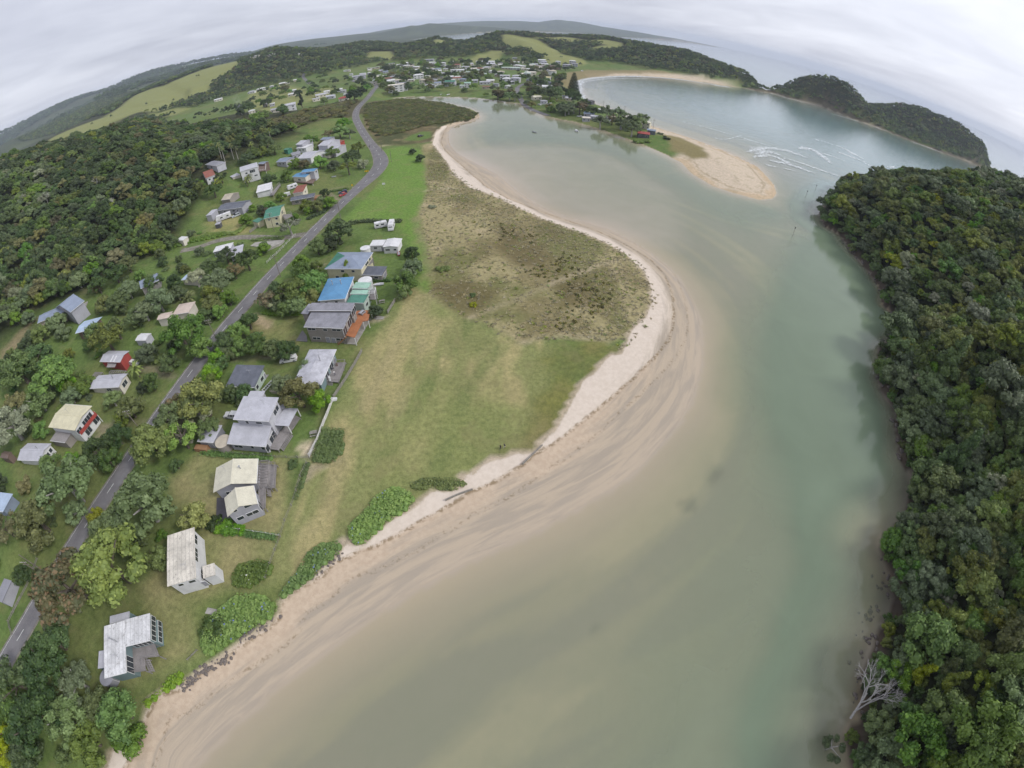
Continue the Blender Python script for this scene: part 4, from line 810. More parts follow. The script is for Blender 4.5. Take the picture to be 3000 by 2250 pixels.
_rf = [o for o in W4.children if o.name.startswith('roof')][0]
for u in (.1, 1.7): MB().hexa([(u, -W4['D']/2 - .4, 3.21), (u + .6, -W4['D']/2 - .4, 3.21), (u + .6, -.3, 3.2 + .25*(W4['D']/2 + .1) + .01), (u, -.3, 3.2 + .25*(W4['D']/2 + .1) + .01)], [(u, -W4['D']/2 - .4, 3.24), (u + .6, -W4['D']/2 - .4, 3.24), (u + .6, -.3, 3.2 + .25*(W4['D']/2 + .1) + .04), (u, -.3, 3.2 + .25*(W4['D']/2 + .1) + .04)]).obj('skylight', pm('plain', 'white'), _rf)
_q = [loc2(W4, p) for p in U(c6((985,556),(1062,556),(1080,512),(1005,510)), W4.location[2] + 2.4)]; MB().hexa([(x, y, 2.3) for x, y in _q], [(x, y, 2.4) for x, y in _q]).obj('porch_roof', pm('plain', 'weathered'), W4)
building('garden_shed', 'tiny white shed beside the big round leafy tree', *c6((1250,306),(1345,306),(1392,240)), h=2.4, kind='gable', ridge='x', pitch=.2, roof='white', wall='lightgrey', ov_=.15, cat='shed')
building('hillside_house', 'pinkish flat-roofed cottage half hidden behind the big leafy tree', *c4((1592,1336),(1745,1310),(1740,1222)), h=3.0, kind='flat', roof='pink', wall='offwhite', ov_=.3)
building('hillside_house', 'small pinkish gabled annex beside a palm and leafy trees', *c4((1450,1382),(1560,1362),(1612,1300)), h=3.0, kind='gable', ridge='x', pitch=.2, roof='pink', wall='offwhite', ov_=.3)
W7 = building('hillside_house', 'house with a very pale blue roof and open dark veranda', *c6((695,242),(865,200),(915,95)), h=3.3, kind='gable', ridge='x', pitch=.15, roof='paleblue', wall='brown', ov_=.7, win=[('s',0,1.6,4,2)])
W8 = building('hillside_house', 'long slate-roofed L-shaped house at the foot of the bush', *c4((345,1412),(585,1312),(560,1255)), h=3.4, kind='gable', ridge='x', pitch=.3, roof='slateblue', wall='beige', ov_=.5, win=[('s',-3,1.7,1.6,1.2),('s',1,1.7,1.6,1.2)])
building('wing', None, *c4((510,1272),(650,1312),(732,1192)), h=4.6, kind='gable', ridge='y', pitch=.3, roof='slateblue', wall='grey', ov_=.5, parent=W8, base=W8.location[2], win=[('s',0,2.8,2,2)])
patio('pale concrete terrace beside the slate-roofed L-shaped house', c4((690,1330),(700,1270),(815,1215),(785,1290)), M_conc)
building('hillside_house', 'steep slate-blue gabled house on the edge of the green lawn', *c4((1300,1092),(1472,1012),(1512,930)), h=3.6, kind='gable', ridge='x', pitch=.45, roof='slateblue', wall='weathered', ov_=.4)
building('hillside_house', 'light blue roofed house peeping from behind a round tree', *c4((1675,1012),(1830,1000),(1935,945)), h=3.2, kind='hip', pitch=.2, roof='paleblue', wall='offwhite', ov_=.4)
building('garden_shed', 'white-roofed grey shed, upper of two beside the side road', *c5((75,1386),(240,1345),(250,1298)), h=3.0, kind='flat', roof='white', wall='grey', ov_=.2, cat='shed')
W11 = building('carport', 'long white-roofed open carport beside the concrete turning pad', *c5((215,1440),(345,1400),(460,1281)), h=3.0, kind='flat', roof='lightgrey', wall='midgrey', ov_=1.0, cat='carport')
patio('grey concrete turning pad in front of the white carport', c5((420,1330),(470,1300),(740,1290),(720,1310),(690,1330),(575,1380),(545,1372),(590,1340),(500,1345)), M_conc)
W12 = building('hillside_house', 'cream two-storey house under a dark green roof', *c5((542,1078),(692,1046),(748,942)), h=5.2, kind='gable', ridge='x', pitch=.2, roof='green', wall='cream', ov_=.4, win=[('s',-1.5,4.0,.9,.8),('s',2,3.9,1.2,1),('e',0,4,2.5,1.5),('s',1.6,1.4,1.4,1.2)])
building('wing', None, *c5((486,1112),(548,1080),(570,1030)), h=3.4, kind='flat', roof='green', wall='cream', ov_=.2, parent=W12, base=W12.location[2])
deck(W12, c5((700,1040),(800,1030),(812,1050),(745,1085)), 2.6, M_deck)
W13 = building('hillside_house', 'long slate-brown roofed bungalow close to the road', *c5((788,912),(1012,872),(1072,828)), h=3.0, kind='gable', ridge='x', pitch=.25, roof='slate', wall='taupe', ov_=.5, rk='tile', win=[('s',-3,1.6,2,1.2),('s',2,1.6,2,1.2)])
MB().box(W13['W']/2 + .1, W13['W']/2 + 3.4, -2.4, 1.6, 0, 1.9).obj('timber_screen', pm('plain', 'timber'), W13)
W14 = building('hillside_house', 'reddish brown roofed house with cream gable wall', *c5((812,842),(908,826),(958,754)), h=4.2, kind='flat', hC=4.8, roof='terracotta', wall='palecream', ov_=.3, rk='tile', win=[('e',0,2.4,1.4,1.2)])
W15 = building('hillside_house', 'white house with bright sky-blue roofs on two levels', *c5((888,648),(1012,636),(1042,608)), h=5.4, kind='gable', ridge='x', pitch=.15, roof='blue', wall='lightgrey', ov_=.3, win=[('s',0,4.2,2.4,1.2),('e',0,4.2,1.6,1.2)])
building('wing', None, *c5((808,688),(928,692),(962,650)), h=3.6, kind='gable', ridge='x', pitch=.15, roof='blue', wall='offwhite', ov_=.3, parent=W15, base=W15.location[2], win=[('s',0,1.8,2,1.1)])
deck(W15, c5((850,740),(1000,750),(1035,700),(900,700)), .7, mat('brown_deck', PAL['brown'], .85), rail=False)
W16 = building('hillside_house', 'white bungalow with very bright white mono-pitch roof and deck', *c5((474,838),(612,802),(648,730)), h=3.2, kind='flat', hC=3.6, roof='white', wall='white', ov_=.35, win=[('e',0,1.7,1.2,1.1)])
deck(W16, c5((605,850),(635,860),(702,765),(690,755)), .9, M_deck)
W17 = building('hillside_house', 'modern white two-storey house with dark windows near the palms', *c5((325,642),(492,592),(498,548)), h=6.4, kind='flat', hC=6.8, roof='lightgrey', wall='white', ov_=.25, win=[('s',-2,4.4,1.4,1.0),('s',1.6,4.6,3.2,1.8),('s',3,1.6,2,.9)])
building('wing', None, *c5((255,695),(330,665),(335,605)), h=3.2, kind='flat', roof='lightgrey', wall='offwhite', ov_=.2, parent=W17, base=W17.location[2])
deck(W17, c5((495,640),(565,630),(568,575),(500,570)), 3.0, mat('brown_deck', PAL['brown'], .85))
building('hillside_house', 'small house with cobalt blue roof behind the modern white one', *c5((490,570),(548,568),(606,545)), h=4.2, kind='gable', ridge='x', pitch=.2, roof='slateblue', wall='brown', ov_=.2)
building('hillside_house', 'white cottage with a faded red roof at the bush edge', *c5((8,702),(98,668),(112,610)), h=3.2, kind='gable', ridge='x', pitch=.3, roof='terracotta', wall='white', ov_=.4, win=[('s',-1,1.6,1.2,1),('s',1.5,1.6,1.2,1)])
building('hillside_house', 'grey hip-roofed house standing below the tall palms', *c5((4,574),(105,588),(152,545)), h=3.0, kind='hip', pitch=.3, roof='midgrey', wall='lightgrey', ov_=.4, win=[('s',0,1.6,2,1.1)])
W20 = building('hillside_house', 'slate-roofed grey house with a white bus parked in front', *c5((110,1003),(345,972),(368,908)), h=3.2, kind='gable', ridge='x', pitch=.22, roof='slate', wall='grey', ov_=.5, win=[('s',-3.5,1.5,1.2,1.9),('s',-.8,1.8,1.4,.9),('s',2,1.8,1.6,.9),('s',4.4,1.8,1,.9)])
patio('pale timber terrace at the end of the slate-roofed grey house', c5((360,970),(440,930),(435,960),(350,1005)), M_deck)
building('garden_shed', 'pale grey upright shed beside the white bus', *c5((8,1050),(60,1040),(80,992)), h=3.2, kind='flat', roof='lightgrey', wall='grey', ov_=.15, cat='shed')
building('garden_shed', 'small dark open shelter on the dry yellow lawn', *c5((90,1135),(135,1125),(155,1100)), h=2.2, kind='flat', roof='grey', wall='dark', ov_=.15, cat='shed')
building('garden_shed', 'tiny white hut among shrubs above the side road', *c4((1632,640),(1690,645),(1706,608)), h=2.5, kind='flat', roof='white', wall='offwhite', ov_=.1, cat='shed')
building('garden_shed', 'olive green low shed behind the slate-roofed grey house', *c5((150,905),(230,895),(320,830)), h=2.6, kind='gable', ridge='x', roof='beige', wall='taupe', ov_=.2, cat='shed')
for lab, q_, c_, wl_, h_ in (('white flat-roofed house, backmost of the roadside cluster', ((842,425),(935,420),(962,388)), 'white', 'white', 3.0), ('small grey roof behind the backmost white house', ((840,390),(900,388),(915,345)), 'lightgrey', 'grey', 4.0),
    ('dark grey garage roof left of the pale gabled house', ((808,490),(890,468),(908,438)), 'midgrey', 'lightgrey', 3.2), ('pale grey gabled house with a white end wall in the roadside cluster', ((852,520),(980,515),(985,450)), 'lightgrey', 'white', 3.2),
    ('tall pale grey house in the roadside cluster', ((1045,400),(1135,398),(1135,345)), 'lightgrey', 'lightgrey', 6.0), ('long pale grey roofed house in the roadside cluster', ((1042,450),(1205,445),(1255,392)), 'lightgrey', 'lightgrey', 3.8),
    ('low sage green roofed house nearest the road bend', ((1055,478),(1150,475),(1205,445)), 'palegreen', 'offwhite', 2.8), ('small red-walled flat hut behind the tall pale house', ((1165,388),(1225,385),(1225,350)), 'terracotta', 'red', 3.0),
    ('slate-blue roofed bach beside a gum tree', ((1068,345),(1150,342),(1160,318)), 'slateblue', 'grey', 3.0), ('blue-grey roofed cottage above the green lawn', ((658,552),(750,548),(772,508)), 'slateblue', 'grey', 3.0), ('tiny green garden shed under the palms', ((725,440),(765,440),(775,420)), 'green', 'green', 2.4)):
    building('roadside_house' if 'shed' not in lab else 'garden_shed', lab, *c5(*q_), h=h_, kind='flat' if 'flat' in lab or 'garage' in lab else 'gable', ridge='x', pitch=.2, roof=c_, wall=wl_, ov_=.3, cat='house' if 'shed' not in lab else 'shed', win=[('s',-1.2,1.6,1.4,1.0),('s',1.5,1.6,1.4,1.0)] if 'shed' not in lab else None)
building('hillside_house', 'pale blue-white roof corner at the frame edge among dark trees', *cG((-150,520),(30,550),(125,355)), h=3.2, kind='flat', roof='paleblue', wall='slateblue', ov_=.4)
building('garden_shed', 'grey flat shed roof at the frame edge above the paddock', *cG((-60,1500),(20,1530),(110,1290)), h=2.6, kind='flat', roof='midgrey', wall='grey', ov_=.2, cat='shed')
# rooftop aerials on the nearer houses
for e, x_, y_, h_ in ((Hh, 1.2, -2, 4.6), (W2, 1.5, -3, 4.6), (N3, -2, 1, 4.6), (N4, 2, 1, 6.9), (N5, 0, 4, 4.2), (N6, 1.5, .5, 3.5), (N8, -2, 1, 6.2), (W1, 1, 1, 6.0), (W3, 2, .5, 3.6), (W12, -1, 0, 5.8)):
    a_ = MB().bar((x_, y_, h_ - .3), (x_, y_, h_ + 1.7), .03); a_.beam((x_ - .7, y_, h_ + 1.6), (x_ + .7, y_, h_ + 1.6), .03, .03)
    for k_ in range(5): a_.beam((x_ - .6 + .3*k_, y_ - .35, h_ + 1.6), (x_ - .6 + .3*k_, y_ + .35, h_ + 1.6), .02, .02)
    a_.obj('aerial', M_metal, e)
# ================================================================ vegetation
def leaf_mat(name, cols, rough=.55, dead=0.0):
    """foliage: hue drifts per tree, per clump and per leaf"""
    t = NT(name); o = t.obj(); oi = t.n('ShaderNodeObjectInfo')
    off = t.n('ShaderNodeVectorMath', operation='ADD'); t.L.new(o, off.inputs[0]); cr = t.n('ShaderNodeCombineXYZ')
    for i in range(3): t.L.new(t.math('MULTIPLY', oi.outputs['Random'], 37.0*(i + 1)), cr.inputs[i])
    t.L.new(cr.outputs[0], off.inputs[1])
    cl_ = t.noise(.55, 3, off.outputs[0]); tint = t.attr('tint').outputs['Fac']
    c = t.mix(t.ss(cl_, .34, .66), cols[0], cols[1])
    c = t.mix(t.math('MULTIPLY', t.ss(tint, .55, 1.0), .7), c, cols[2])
    hs = t.n('ShaderNodeHueSaturation'); t.L.new(c, hs.inputs['Color'])
    t.L.new(t.math('ADD', .485, t.math('MULTIPLY', oi.outputs['Random'], .03)), hs.inputs['Hue'])
    r2 = t.math('FRACT', t.math('MULTIPLY', oi.outputs['Random'], 7.31)); t.L.new(t.math('ADD', .62, t.math('MULTIPLY', r2, .72)), hs.inputs['Value'])
    t.L.new(t.math('ADD', .8, t.math('MULTIPLY', t.math('FRACT', t.math('MULTIPLY', oi.outputs['Random'], 3.7)), .35)), hs.inputs['Saturation'])
    b = t.bsdf(hs.outputs[0], rough, .25); return t.m
LM = dict(po=leaf_mat('foliage_grey_green', ((0.087,0.122,0.050), (0.129,0.173,0.074), (0.186,0.239,0.113))), ol=leaf_mat('foliage_olive', ((0.096,0.125,0.027), (0.160,0.190,0.040), (0.248,0.281,0.063))),
    br=leaf_mat('foliage_bright_green', ((0.069,0.139,0.023), (0.119,0.218,0.035), (0.195,0.312,0.058))), dk=leaf_mat('foliage_dark_green', ((0.039,0.068,0.022), (0.064,0.099,0.030), (0.109,0.154,0.048))),
    gd=leaf_mat('foliage_golden_olive', ((0.119,0.136,0.019), (0.189,0.210,0.029), (0.280,0.291,0.050))), rd=leaf_mat('foliage_reddish', ((0.077,0.087,0.036), (0.124,0.109,0.045), (0.207,0.109,0.051))),
    mg=leaf_mat('foliage_mid_green', ((0.078,0.122,0.028), (0.124,0.180,0.040), (0.193,0.257,0.066))), gr=leaf_mat('foliage_pale_grey', ((0.168,0.186,0.108), (0.231,0.253,0.149), (0.336,0.371,0.220))),
    bw=leaf_mat('foliage_brown_scrub', ((0.104,0.101,0.040), (0.155,0.145,0.057), (0.210,0.206,0.088))), mn=leaf_mat('foliage_mangrove', ((0.077,0.095,0.029), (0.119,0.140,0.040), (0.168,0.190,0.060))), lm=leaf_mat('foliage_lime', ((.11,.17,.028), (.165,.235,.04), (.23,.29,.07))),
    fl=leaf_mat('foliage_with_blue_flowers', ((0.126,0.222,0.031), (0.198,0.312,0.046), (0.288,0.384,0.077))), pn=leaf_mat('foliage_pine', ((0.028,0.048,0.018), (0.044,0.071,0.026), (0.077,0.112,0.044))), gs=leaf_mat('dune_grass', ((.20,.175,.088), (.26,.225,.125), (.33,.285,.18))), rs=leaf_mat('rush_clump', ((0.150,0.139,0.048), (0.211,0.199,0.066), (0.282,0.269,0.091))))
M_bark = mat('bark', (.12,.10,.08), .9, .2, 2); M_pale = mat('pale_bark', (.34,.32,.30), .85, .15, 2)
def blob(b, c, r, sq=(1, 1, 1), seed=0, mi=1):
    bm_ = bmesh.new(); bmesh.ops.create_icosphere(bm_, subdivisions=1, radius=1.0); rr = np.random.default_rng(seed)
    vs_ = [(c[0] + v.co.x*r*sq[0]*(.85 + .3*rr.random()), c[1] + v.co.y*r*sq[1]*(.85 + .3*rr.random()), c[2] + v.co.z*r*sq[2]*(.85 + .3*rr.random())) for v in bm_.verts]
    fs = [[v.index for v in f.verts] for f in bm_.faces]; bm_.free(); b.add(vs_, fs, mi)
def crown(seed, n=1500, leaf=.42, form='dome', R=4.0, lobes=14):
    """leaf clumps spread over many lobes; uneven outline with gaps"""
    rr = np.random.default_rng(seed); L_ = []
    for i in range(lobes):
        a = rr.random()*2*math.pi; u = math.sqrt(rr.random())
        if form == 'dome': x, y = u*R*.82*math.cos(a), u*R*.82*math.sin(a); z = R*(.60 + .46*math.sqrt(max(0, 1 - u*u)) + .12*rr.normal()); r = R*(.13 + .15*rr.random()); sq = .75
        elif form == 'round': u *= .95; x, y = u*R*.78*math.cos(a), u*R*.78*math.sin(a); z = R*(.25 + 1.0*(rr.random()**.6)*math.sqrt(max(0.05, 1 - u*u))); r = R*(.15 + .16*rr.random()); sq = .9
        elif form == 'tall': h_ = rr.random(); k = (1 - h_)**.7; x, y = u*R*.6*k*math.cos(a), u*R*.6*k*math.sin(a); z = R*(.5 + 1.7*h_); r = R*(.11 + .15*k); sq = 1.2
        elif form == 'open': x, y = (.35 + .6*u)*R*.8*math.cos(a), (.35 + .6*u)*R*.8*math.sin(a); z = R*(.75 + .3*rr.random()); r = R*(.17 + .10*rr.random()); sq = .6
        else: x, y = u*R*.8*math.cos(a), u*R*.8*math.sin(a); z = R*(.15 + .25*rr.random()); r = R*(.28 + .12*rr.random()); sq = .7
        L_.append((x, y, z, r, sq))
    V = []; Fc = []; T_ = []
    wts = np.array([l[3]**2 for l in L_]); wts /= wts.sum(); pick = rr.choice(len(L_), n, p=wts)
    for i in range(n):
        x, y, z, r, sq = L_[pick[i]]; d = rr.normal(size=3); d[2] = abs(d[2])*1.1 - .35; d /= np.linalg.norm(d)
        rad = r*(.80 + .28*rr.random()); p = np.array([x + d[0]*rad, y + d[1]*rad, z + d[2]*rad*sq])
        if p[2] < .05: p[2] = .05
        nrm = d + rr.normal(size=3)*.55 + [0, 0, .35]; nrm /= np.linalg.norm(nrm); u_ = np.cross(nrm, rr.normal(size=3)); u_ /= np.linalg.norm(u_); v_ = np.cross(nrm, u_)
        s = leaf*(.6 + .8*rr.random()); a_, b_ = u_*s*.5, v_*s*.5*(.55 + .5*rr.random()); k = len(V)
        V += [p - a_ - b_*.6, p + a_*.2 - b_, p + a_, p + a_*.1 + b_]; Fc.append((k, k+1, k+2, k+3)); T_.append(rr.random())
    b = MB(); b.v = [tuple(q) for q in V]; b.f = Fc; b.m = [0]*len(Fc)
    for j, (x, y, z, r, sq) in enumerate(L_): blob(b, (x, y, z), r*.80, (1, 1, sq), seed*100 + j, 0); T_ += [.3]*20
    return b, T_
def trunk_mb(R, h, seed, r0=None, limbs=4):
    rr = random.Random(seed); b = MB(); r0 = r0 or R*.07; top = (rr.uniform(-.1, .1)*R, rr.uniform(-.1, .1)*R, h)
    b.bar((0, 0, -.6), top, r0*1.2, r0*.8, 7)
    for i in range(limbs):
        a = i*2*math.pi/limbs + rr.random(); b.bar(top, (R*.55*math.cos(a), R*.55*math.sin(a), h + R*rr.uniform(.25, .5)), r0*.6, r0*.2, 5)
    return b
CR = {}
def reg_crown(key, *a, mats=None, **kw):
    b, T_ = crown(*a, **kw); me = b.mesh('crown_' + key, LM['mg']); attr(me, 'tint', T_, 'FACE'); CR[key] = me
for i in range(3):
    reg_crown('dome%d' % i, 10 + i, 2700, .34, 'dome', 4.0, 36); reg_crown('round%d' % i, 20 + i, 2400, .34, 'round', 4.0, 34); reg_crown('bush%d' % i, 30 + i, 1100, .34, 'low', 3.0, 10)
for i in range(2): reg_crown('tall%d' % i, 40 + i, 1800, .30, 'tall', 3.4, 30); reg_crown('open%d' % i, 50 + i, 1300, .34, 'open', 4.0, 13)
for i in range(3): reg_crown('far%d' % i, 60 + i, 380, .8, ('dome', 'round', 'dome')[i], 4.0, 9)
TR = {k: trunk_mb(4.0, {'dome': 2.6, 'round': 2.0, 'tall': 4.0, 'open': 2.8}[k], 5).mesh('trunk_' + k, M_bark) for k in ('dome', 'round', 'tall', 'open')}
TRP = {k: trunk_mb(4.0, {'dome': 2.6, 'round': 2.0, 'tall': 4.0, 'open': 2.8}[k], 6).mesh('pale_trunk_' + k, M_pale) for k in ('dome', 'round', 'tall', 'open')}
def with_mat(o, m):
    o.material_slots[0].link = 'OBJECT'; o.material_slots[0].material = m; return o
def jgrid(x0, x1, y0, y1, s):
    X, Y = np.meshgrid(np.arange(x0, x1, s), np.arange(y0, y1, s)); X = X + (rng.random(X.shape) - .5)*s*.9; Y = Y + (rng.random(X.shape) - .5)*s*.9; return X.ravel(), Y.ravel()
BASE_R = {'dome': 4.0, 'round': 4.0, 'tall': 3.4, 'open': 4.0, 'bush': 3.0, 'low': 3.0, 'far': 4.0}
REFS = []                               # things one can find, for labels
for o in list(COL.objects):
    if o.type == 'EMPTY' and o.parent is None and o.get('label'):
        w_ = o['label']
        for cut in (' with ', ' under ', ' beside ', ' below ', ' behind ', ' on ', ' at ', ' close ', ' near', ' in ', ' of two', ' between', ' among', ' half', ' tucked', ' peeping', ' left of', ' standing', ' above', ' against', ',', ' and deep'):
            i = w_.find(cut)
            if i > 12: w_ = w_[:i]
        REFS.append((o.location[0], o.location[1], w_))
COLW = dict(po='grey-green', ol='olive', br='bright green', dk='dark green', gd='golden olive', rd='red-tinged', mg='mid-green', gr='pale grey', lm='lime green', bw='brownish', fl='green', pn='dark', mn='olive')
USED = {}
def auto_label(x, y, r, ty, noun, form=''):
    size = 'huge' if r > 9 else 'big' if r > 6.3 else 'middling' if r > 4.2 else 'small' if r > 2.4 else 'tiny'
    ref = min(REFS, key=lambda q: (q[0] - x)**2 + (q[1] - y)**2); d = math.hypot(ref[0] - x, ref[1] - y)
    fm = {'dome': 'broad-crowned', 'round': 'round', 'tall': 'upright', 'open': 'open-crowned', 'bush': 'low'}.get(form, '')
    lab = ' '.join(('%s %s %s %s %s the %s' % (size, fm, COLW[ty], noun, 'right beside' if d < 11 else 'near' if d < 24 else 'some way off', ref[2])).split())
    return ' '.join(lab.split()[:16])
ALLT = []
def tree(p, r, ty, form='dome', label=None, name='tree', lift=None, h=1.0, parts=True, group=None, xy=None):
    """p: surveyed middle of the crown; r: crown radius in metres"""
    q = P1(p, (lift if lift is not None else r*.75*h)) if xy is None else xy; z = float(gz(*q)); k = r/BASE_R[form]
    n = sum(key.startswith(form) for key in CR); me = CR['%s%d' % (form, random.randrange(n))]
    if form == 'bush': parts = False
    lab = label or auto_label(q[0], q[1], r, ty, 'tree' if form != 'bush' else 'shrub', form)
    rz = random.random()*6.28; sc = (k*random.uniform(.94, 1.06), k*random.uniform(.94, 1.06), k*h)
    if parts:
        e = empty(name, (q[0], q[1], z), rz); tag(e, lab, 'tree', group)
        c = with_mat(link(D.objects.new('crown', me), e), LM[ty]); c.scale = sc; t_ = link(D.objects.new('trunk', (TRP if ty in ('po', 'gr') else TR)[form]), e); t_.scale = sc
    else:
        e = with_mat(link(D.objects.new(name, me)), LM[ty]); e.location = (q[0], q[1], z - .1); e.rotation_euler = (0, 0, rz); e.scale = sc; tag(e, lab, 'shrub' if form == 'bush' else 'tree', group)
    ALLT.append((q[0], q[1], r)); e['_l'] = lab; return e
# ---- garden and roadside trees, surveyed one by one
for f, rows in ((cG, [(700,270,9.5,'po','dome'),(370,640,7.6,'ol','round'),(1520,480,8.8,'po','dome'),(1020,590,3.2,'gd','round'),(2060,590,4.4,'gd','round'),(1150,800,6,'po','dome'),(1180,1140,9.6,'ol','dome'),(740,1350,9.4,'rd','dome'),(230,1230,3.3,'dk','round'),(1690,1030,3.6,'mg','round'),(1530,800,2.6,'mg','round'),(1700,790,2.1,'br','bush'),(820,560,3.6,'po','dome'),(40,720,5,'bw','dome')]),
    (cH, [(400,620,6.5,'dk','dome'),(150,800,6.5,'dk','dome'),(330,1150,7,'dk','dome'),(600,1150,5.4,'po','dome'),(90,1130,6,'dk','round'),(800,1350,5,'mg','round'),(1080,1080,5.6,'br','round'),(1150,1290,4.2,'br','bush'),(220,1450,5,'dk','round'),(580,1480,2.4,'lm','round'),(700,800,4.6,'po','dome'),(40,960,5,'dk','dome'),(900,1010,4.2,'mg','round'),(430,1010,3,'mg','round'),(1930,250,3.2,'dk','bush'),(480,420,5.5,'dk','dome'),(30,1350,5,'gd','round')]),
    (c6, [(1620,940,4.6,'rd','dome'),(1590,1030,5.6,'po','dome'),(1400,1250,6.6,'ol','dome'),(1850,850,6.6,'ol','dome'),(1730,1190,3.6,'gr','open'),(2120,790,3.2,'dk','bush'),(2190,790,3.2,'dk','bush'),(1890,680,3.2,'br','bush'),(1960,580,3.4,'br','round'),(2060,450,3.6,'mg','round'),(2060,330,4.2,'dk','round'),(2150,240,3.6,'mg','round'),(1680,260,8.6,'br','dome'),(1560,510,4.2,'br','round'),(1830,350,5,'br','round'),(160,560,9,'br','dome'),(480,620,8.6,'br','dome'),(330,480,7,'br','dome'),(340,850,6.6,'po','round'),(90,1100,8,'gr','dome'),(130,900,5.4,'bw','dome'),(640,810,4.6,'po','round'),(1030,850,3.8,'po','round'),(1390,680,3.6,'dk','round'),(1190,930,5.2,'ol','round'),(1070,1190,4.6,'dk','round'),(920,1330,5.6,'dk','dome'),(460,1440,4.2,'br','round'),(980,290,7,'ol','dome'),(1070,200,5.6,'mg','dome'),(880,230,5,'mg','round'),(1340,410,4.6,'po','round'),(1450,440,3,'mg','bush'),(1000,1400,4.2,'dk','round'),(780,700,4,'mg','round'),(1010,1160,3,'br','bush'),(600,700,4,'br','round'),(250,330,4,'dk','round'),(520,130,5,'po','dome'),(360,230,5,'mg','round')]),
    (c4, [(1460,1190,6.6,'po','round'),(1330,1300,5.4,'po','dome'),(1180,1100,5.4,'po','dome'),(1290,950,3.4,'br','round'),(1060,950,6,'dk','dome'),(850,920,5,'br','dome'),(480,1080,5.6,'br','round'),(1810,1000,4.8,'gr','dome'),(2010,1010,6.4,'po','dome'),(1940,1130,4.8,'ol','round'),(1640,1130,4,'po','round'),(2110,1180,4,'br','round'),(2160,930,4.4,'rd','dome'),(2040,1290,3.6,'br','round'),(1900,1330,3.2,'br','round'),(960,1230,5,'ol','round'),(1090,1210,5.4,'mg','dome'),(1420,1020,4.6,'dk','round'),(1680,890,3,'dk','round'),(560,1370,4.2,'rd','round'),(1250,1350,4.4,'po','dome'),(1450,700,4.4,'mg','round'),(1560,650,4.6,'mg','round'),(900,1060,5,'dk','dome'),(720,1010,5,'po','dome'),(1180,860,5.6,'ol','dome'),(140,1360,4,'mg','round'),(260,1340,3.6,'mg','round')]),
    (c5, [(200,1420,5,'dk','dome'),(390,1460,6,'dk','dome'),(1230,1190,7,'dk','dome'),(1040,1330,4.8,'mg','round'),(1180,1290,4.6,'dk','round'),(790,1150,5.6,'gr','open'),(1150,920,4.4,'br','round'),(940,950,4.4,'ol','round'),(1030,960,4.2,'ol','round'),(1060,550,6,'br','round'),(1190,580,4.8,'po','round'),(1360,500,6.6,'dk','dome'),(1330,600,6.2,'ol','open'),(1250,270,7,'br','dome'),(1290,190,7,'br','dome'),(1340,290,5,'po','dome'),(985,340,6.4,'br','round'),(760,670,5,'mg','round'),(600,700,4.8,'dk','round'),(150,690,5,'dk','open'),(80,810,6,'dk','dome'),(1920,452,3.0,'dk','round'),(1995,512,3.6,'dk','round'),(1915,1380,3.2,'dk','round'),(880,1480,4,'mg','round'),(1180,460,5,'mg','dome'),(1470,560,4.6,'gr','round'),(1420,420,5.5,'ol','dome'),(570,360,6,'mg','round'),(640,430,5.4,'mg','dome'),(440,460,5.4,'mg','round'),(380,520,5.6,'dk','dome'),(520,450,5,'ol','round'),(1140,300,5,'bw','dome'),(820,560,5,'mg','round'),(920,560,4.4,'rd','round'),(800,220,5,'mg','round'),(1080,390,4,'bw','round'),(380,1080,4,'mg','round'),(700,870,3.6,'mg','round'),(560,1010,3,'bw','round')]),
    (c7, [(560,570,4.2,'rd','dome'),(620,600,3.6,'gr','open'),(990,400,6.4,'br','dome'),(800,500,6.4,'mg','dome'),(960,545,4.6,'ol','round'),(700,590,4,'po','round'),(890,290,4.8,'mg','round'),(660,470,4.4,'dk','round'),(1330,310,3.2,'mg','tall'),(1830,400,5.2,'mg','round'),(1840,480,3.2,'po','round'),(1925,235,4.4,'po','round'),(1890,300,3.4,'po','round'),(400,760,4.2,'dk','round'),(290,850,4.2,'mg','round'),(330,1000,3.6,'mg','round'),(470,980,4.6,'mg','round'),(640,1010,4,'mg','round'),(750,1020,4,'dk','round'),(110,1080,4,'br','round'),(1570,670,3,'dk','round'),(760,620,4,'mg','round'),(850,600,4.6,'mg','dome'),(180,930,4,'dk','round'),(50,1240,3.6,'br','round'),(440,870,3,'br','bush'),(1020,260,3.6,'mg','round')]),
    (cE, [(330,640,7.4,'ol','dome'),(1390,580,5.6,'bw','dome'),(1590,620,3.6,'br','round'),(680,540,3.2,'dk','round'),(800,540,3,'dk','round'),(1200,440,3.6,'po','round'),(390,940,3.8,'mg','dome'),(110,1040,5.4,'lm','open'),(300,800,4.2,'gr','open'),(1480,280,3.2,'po','round'),(540,200,3.2,'br','round'),(420,330,3.2,'br','round'),(390,420,3.4,'mg','round')]),
    (cF, [(60,410,2.2,'dk','round'),(430,1010,2.4,'dk','bush'),(510,1040,2.2,'br','bush'),(610,1080,2.4,'br','bush'),(1300,380,1.6,'dk','bush'),(700,1090,1.8,'br','bush')])):
    for (x, y, r, ty, fm) in rows: tree(f((x, y))[0], r, ty, fm, name='shrub' if fm == 'bush' else 'tree')
# duplicates of a wording form a group that shares it
def settle(prefixes, grp):
    cnt = {}
    for o in COL.objects:
        if o.parent is None and '_l' in o: cnt.setdefault(o['label'], []).append(o)
    for lab, os_ in cnt.items():
        if len(os_) > 1:
            for o in os_: o['group'] = grp
        for o in os_: del o['_l']
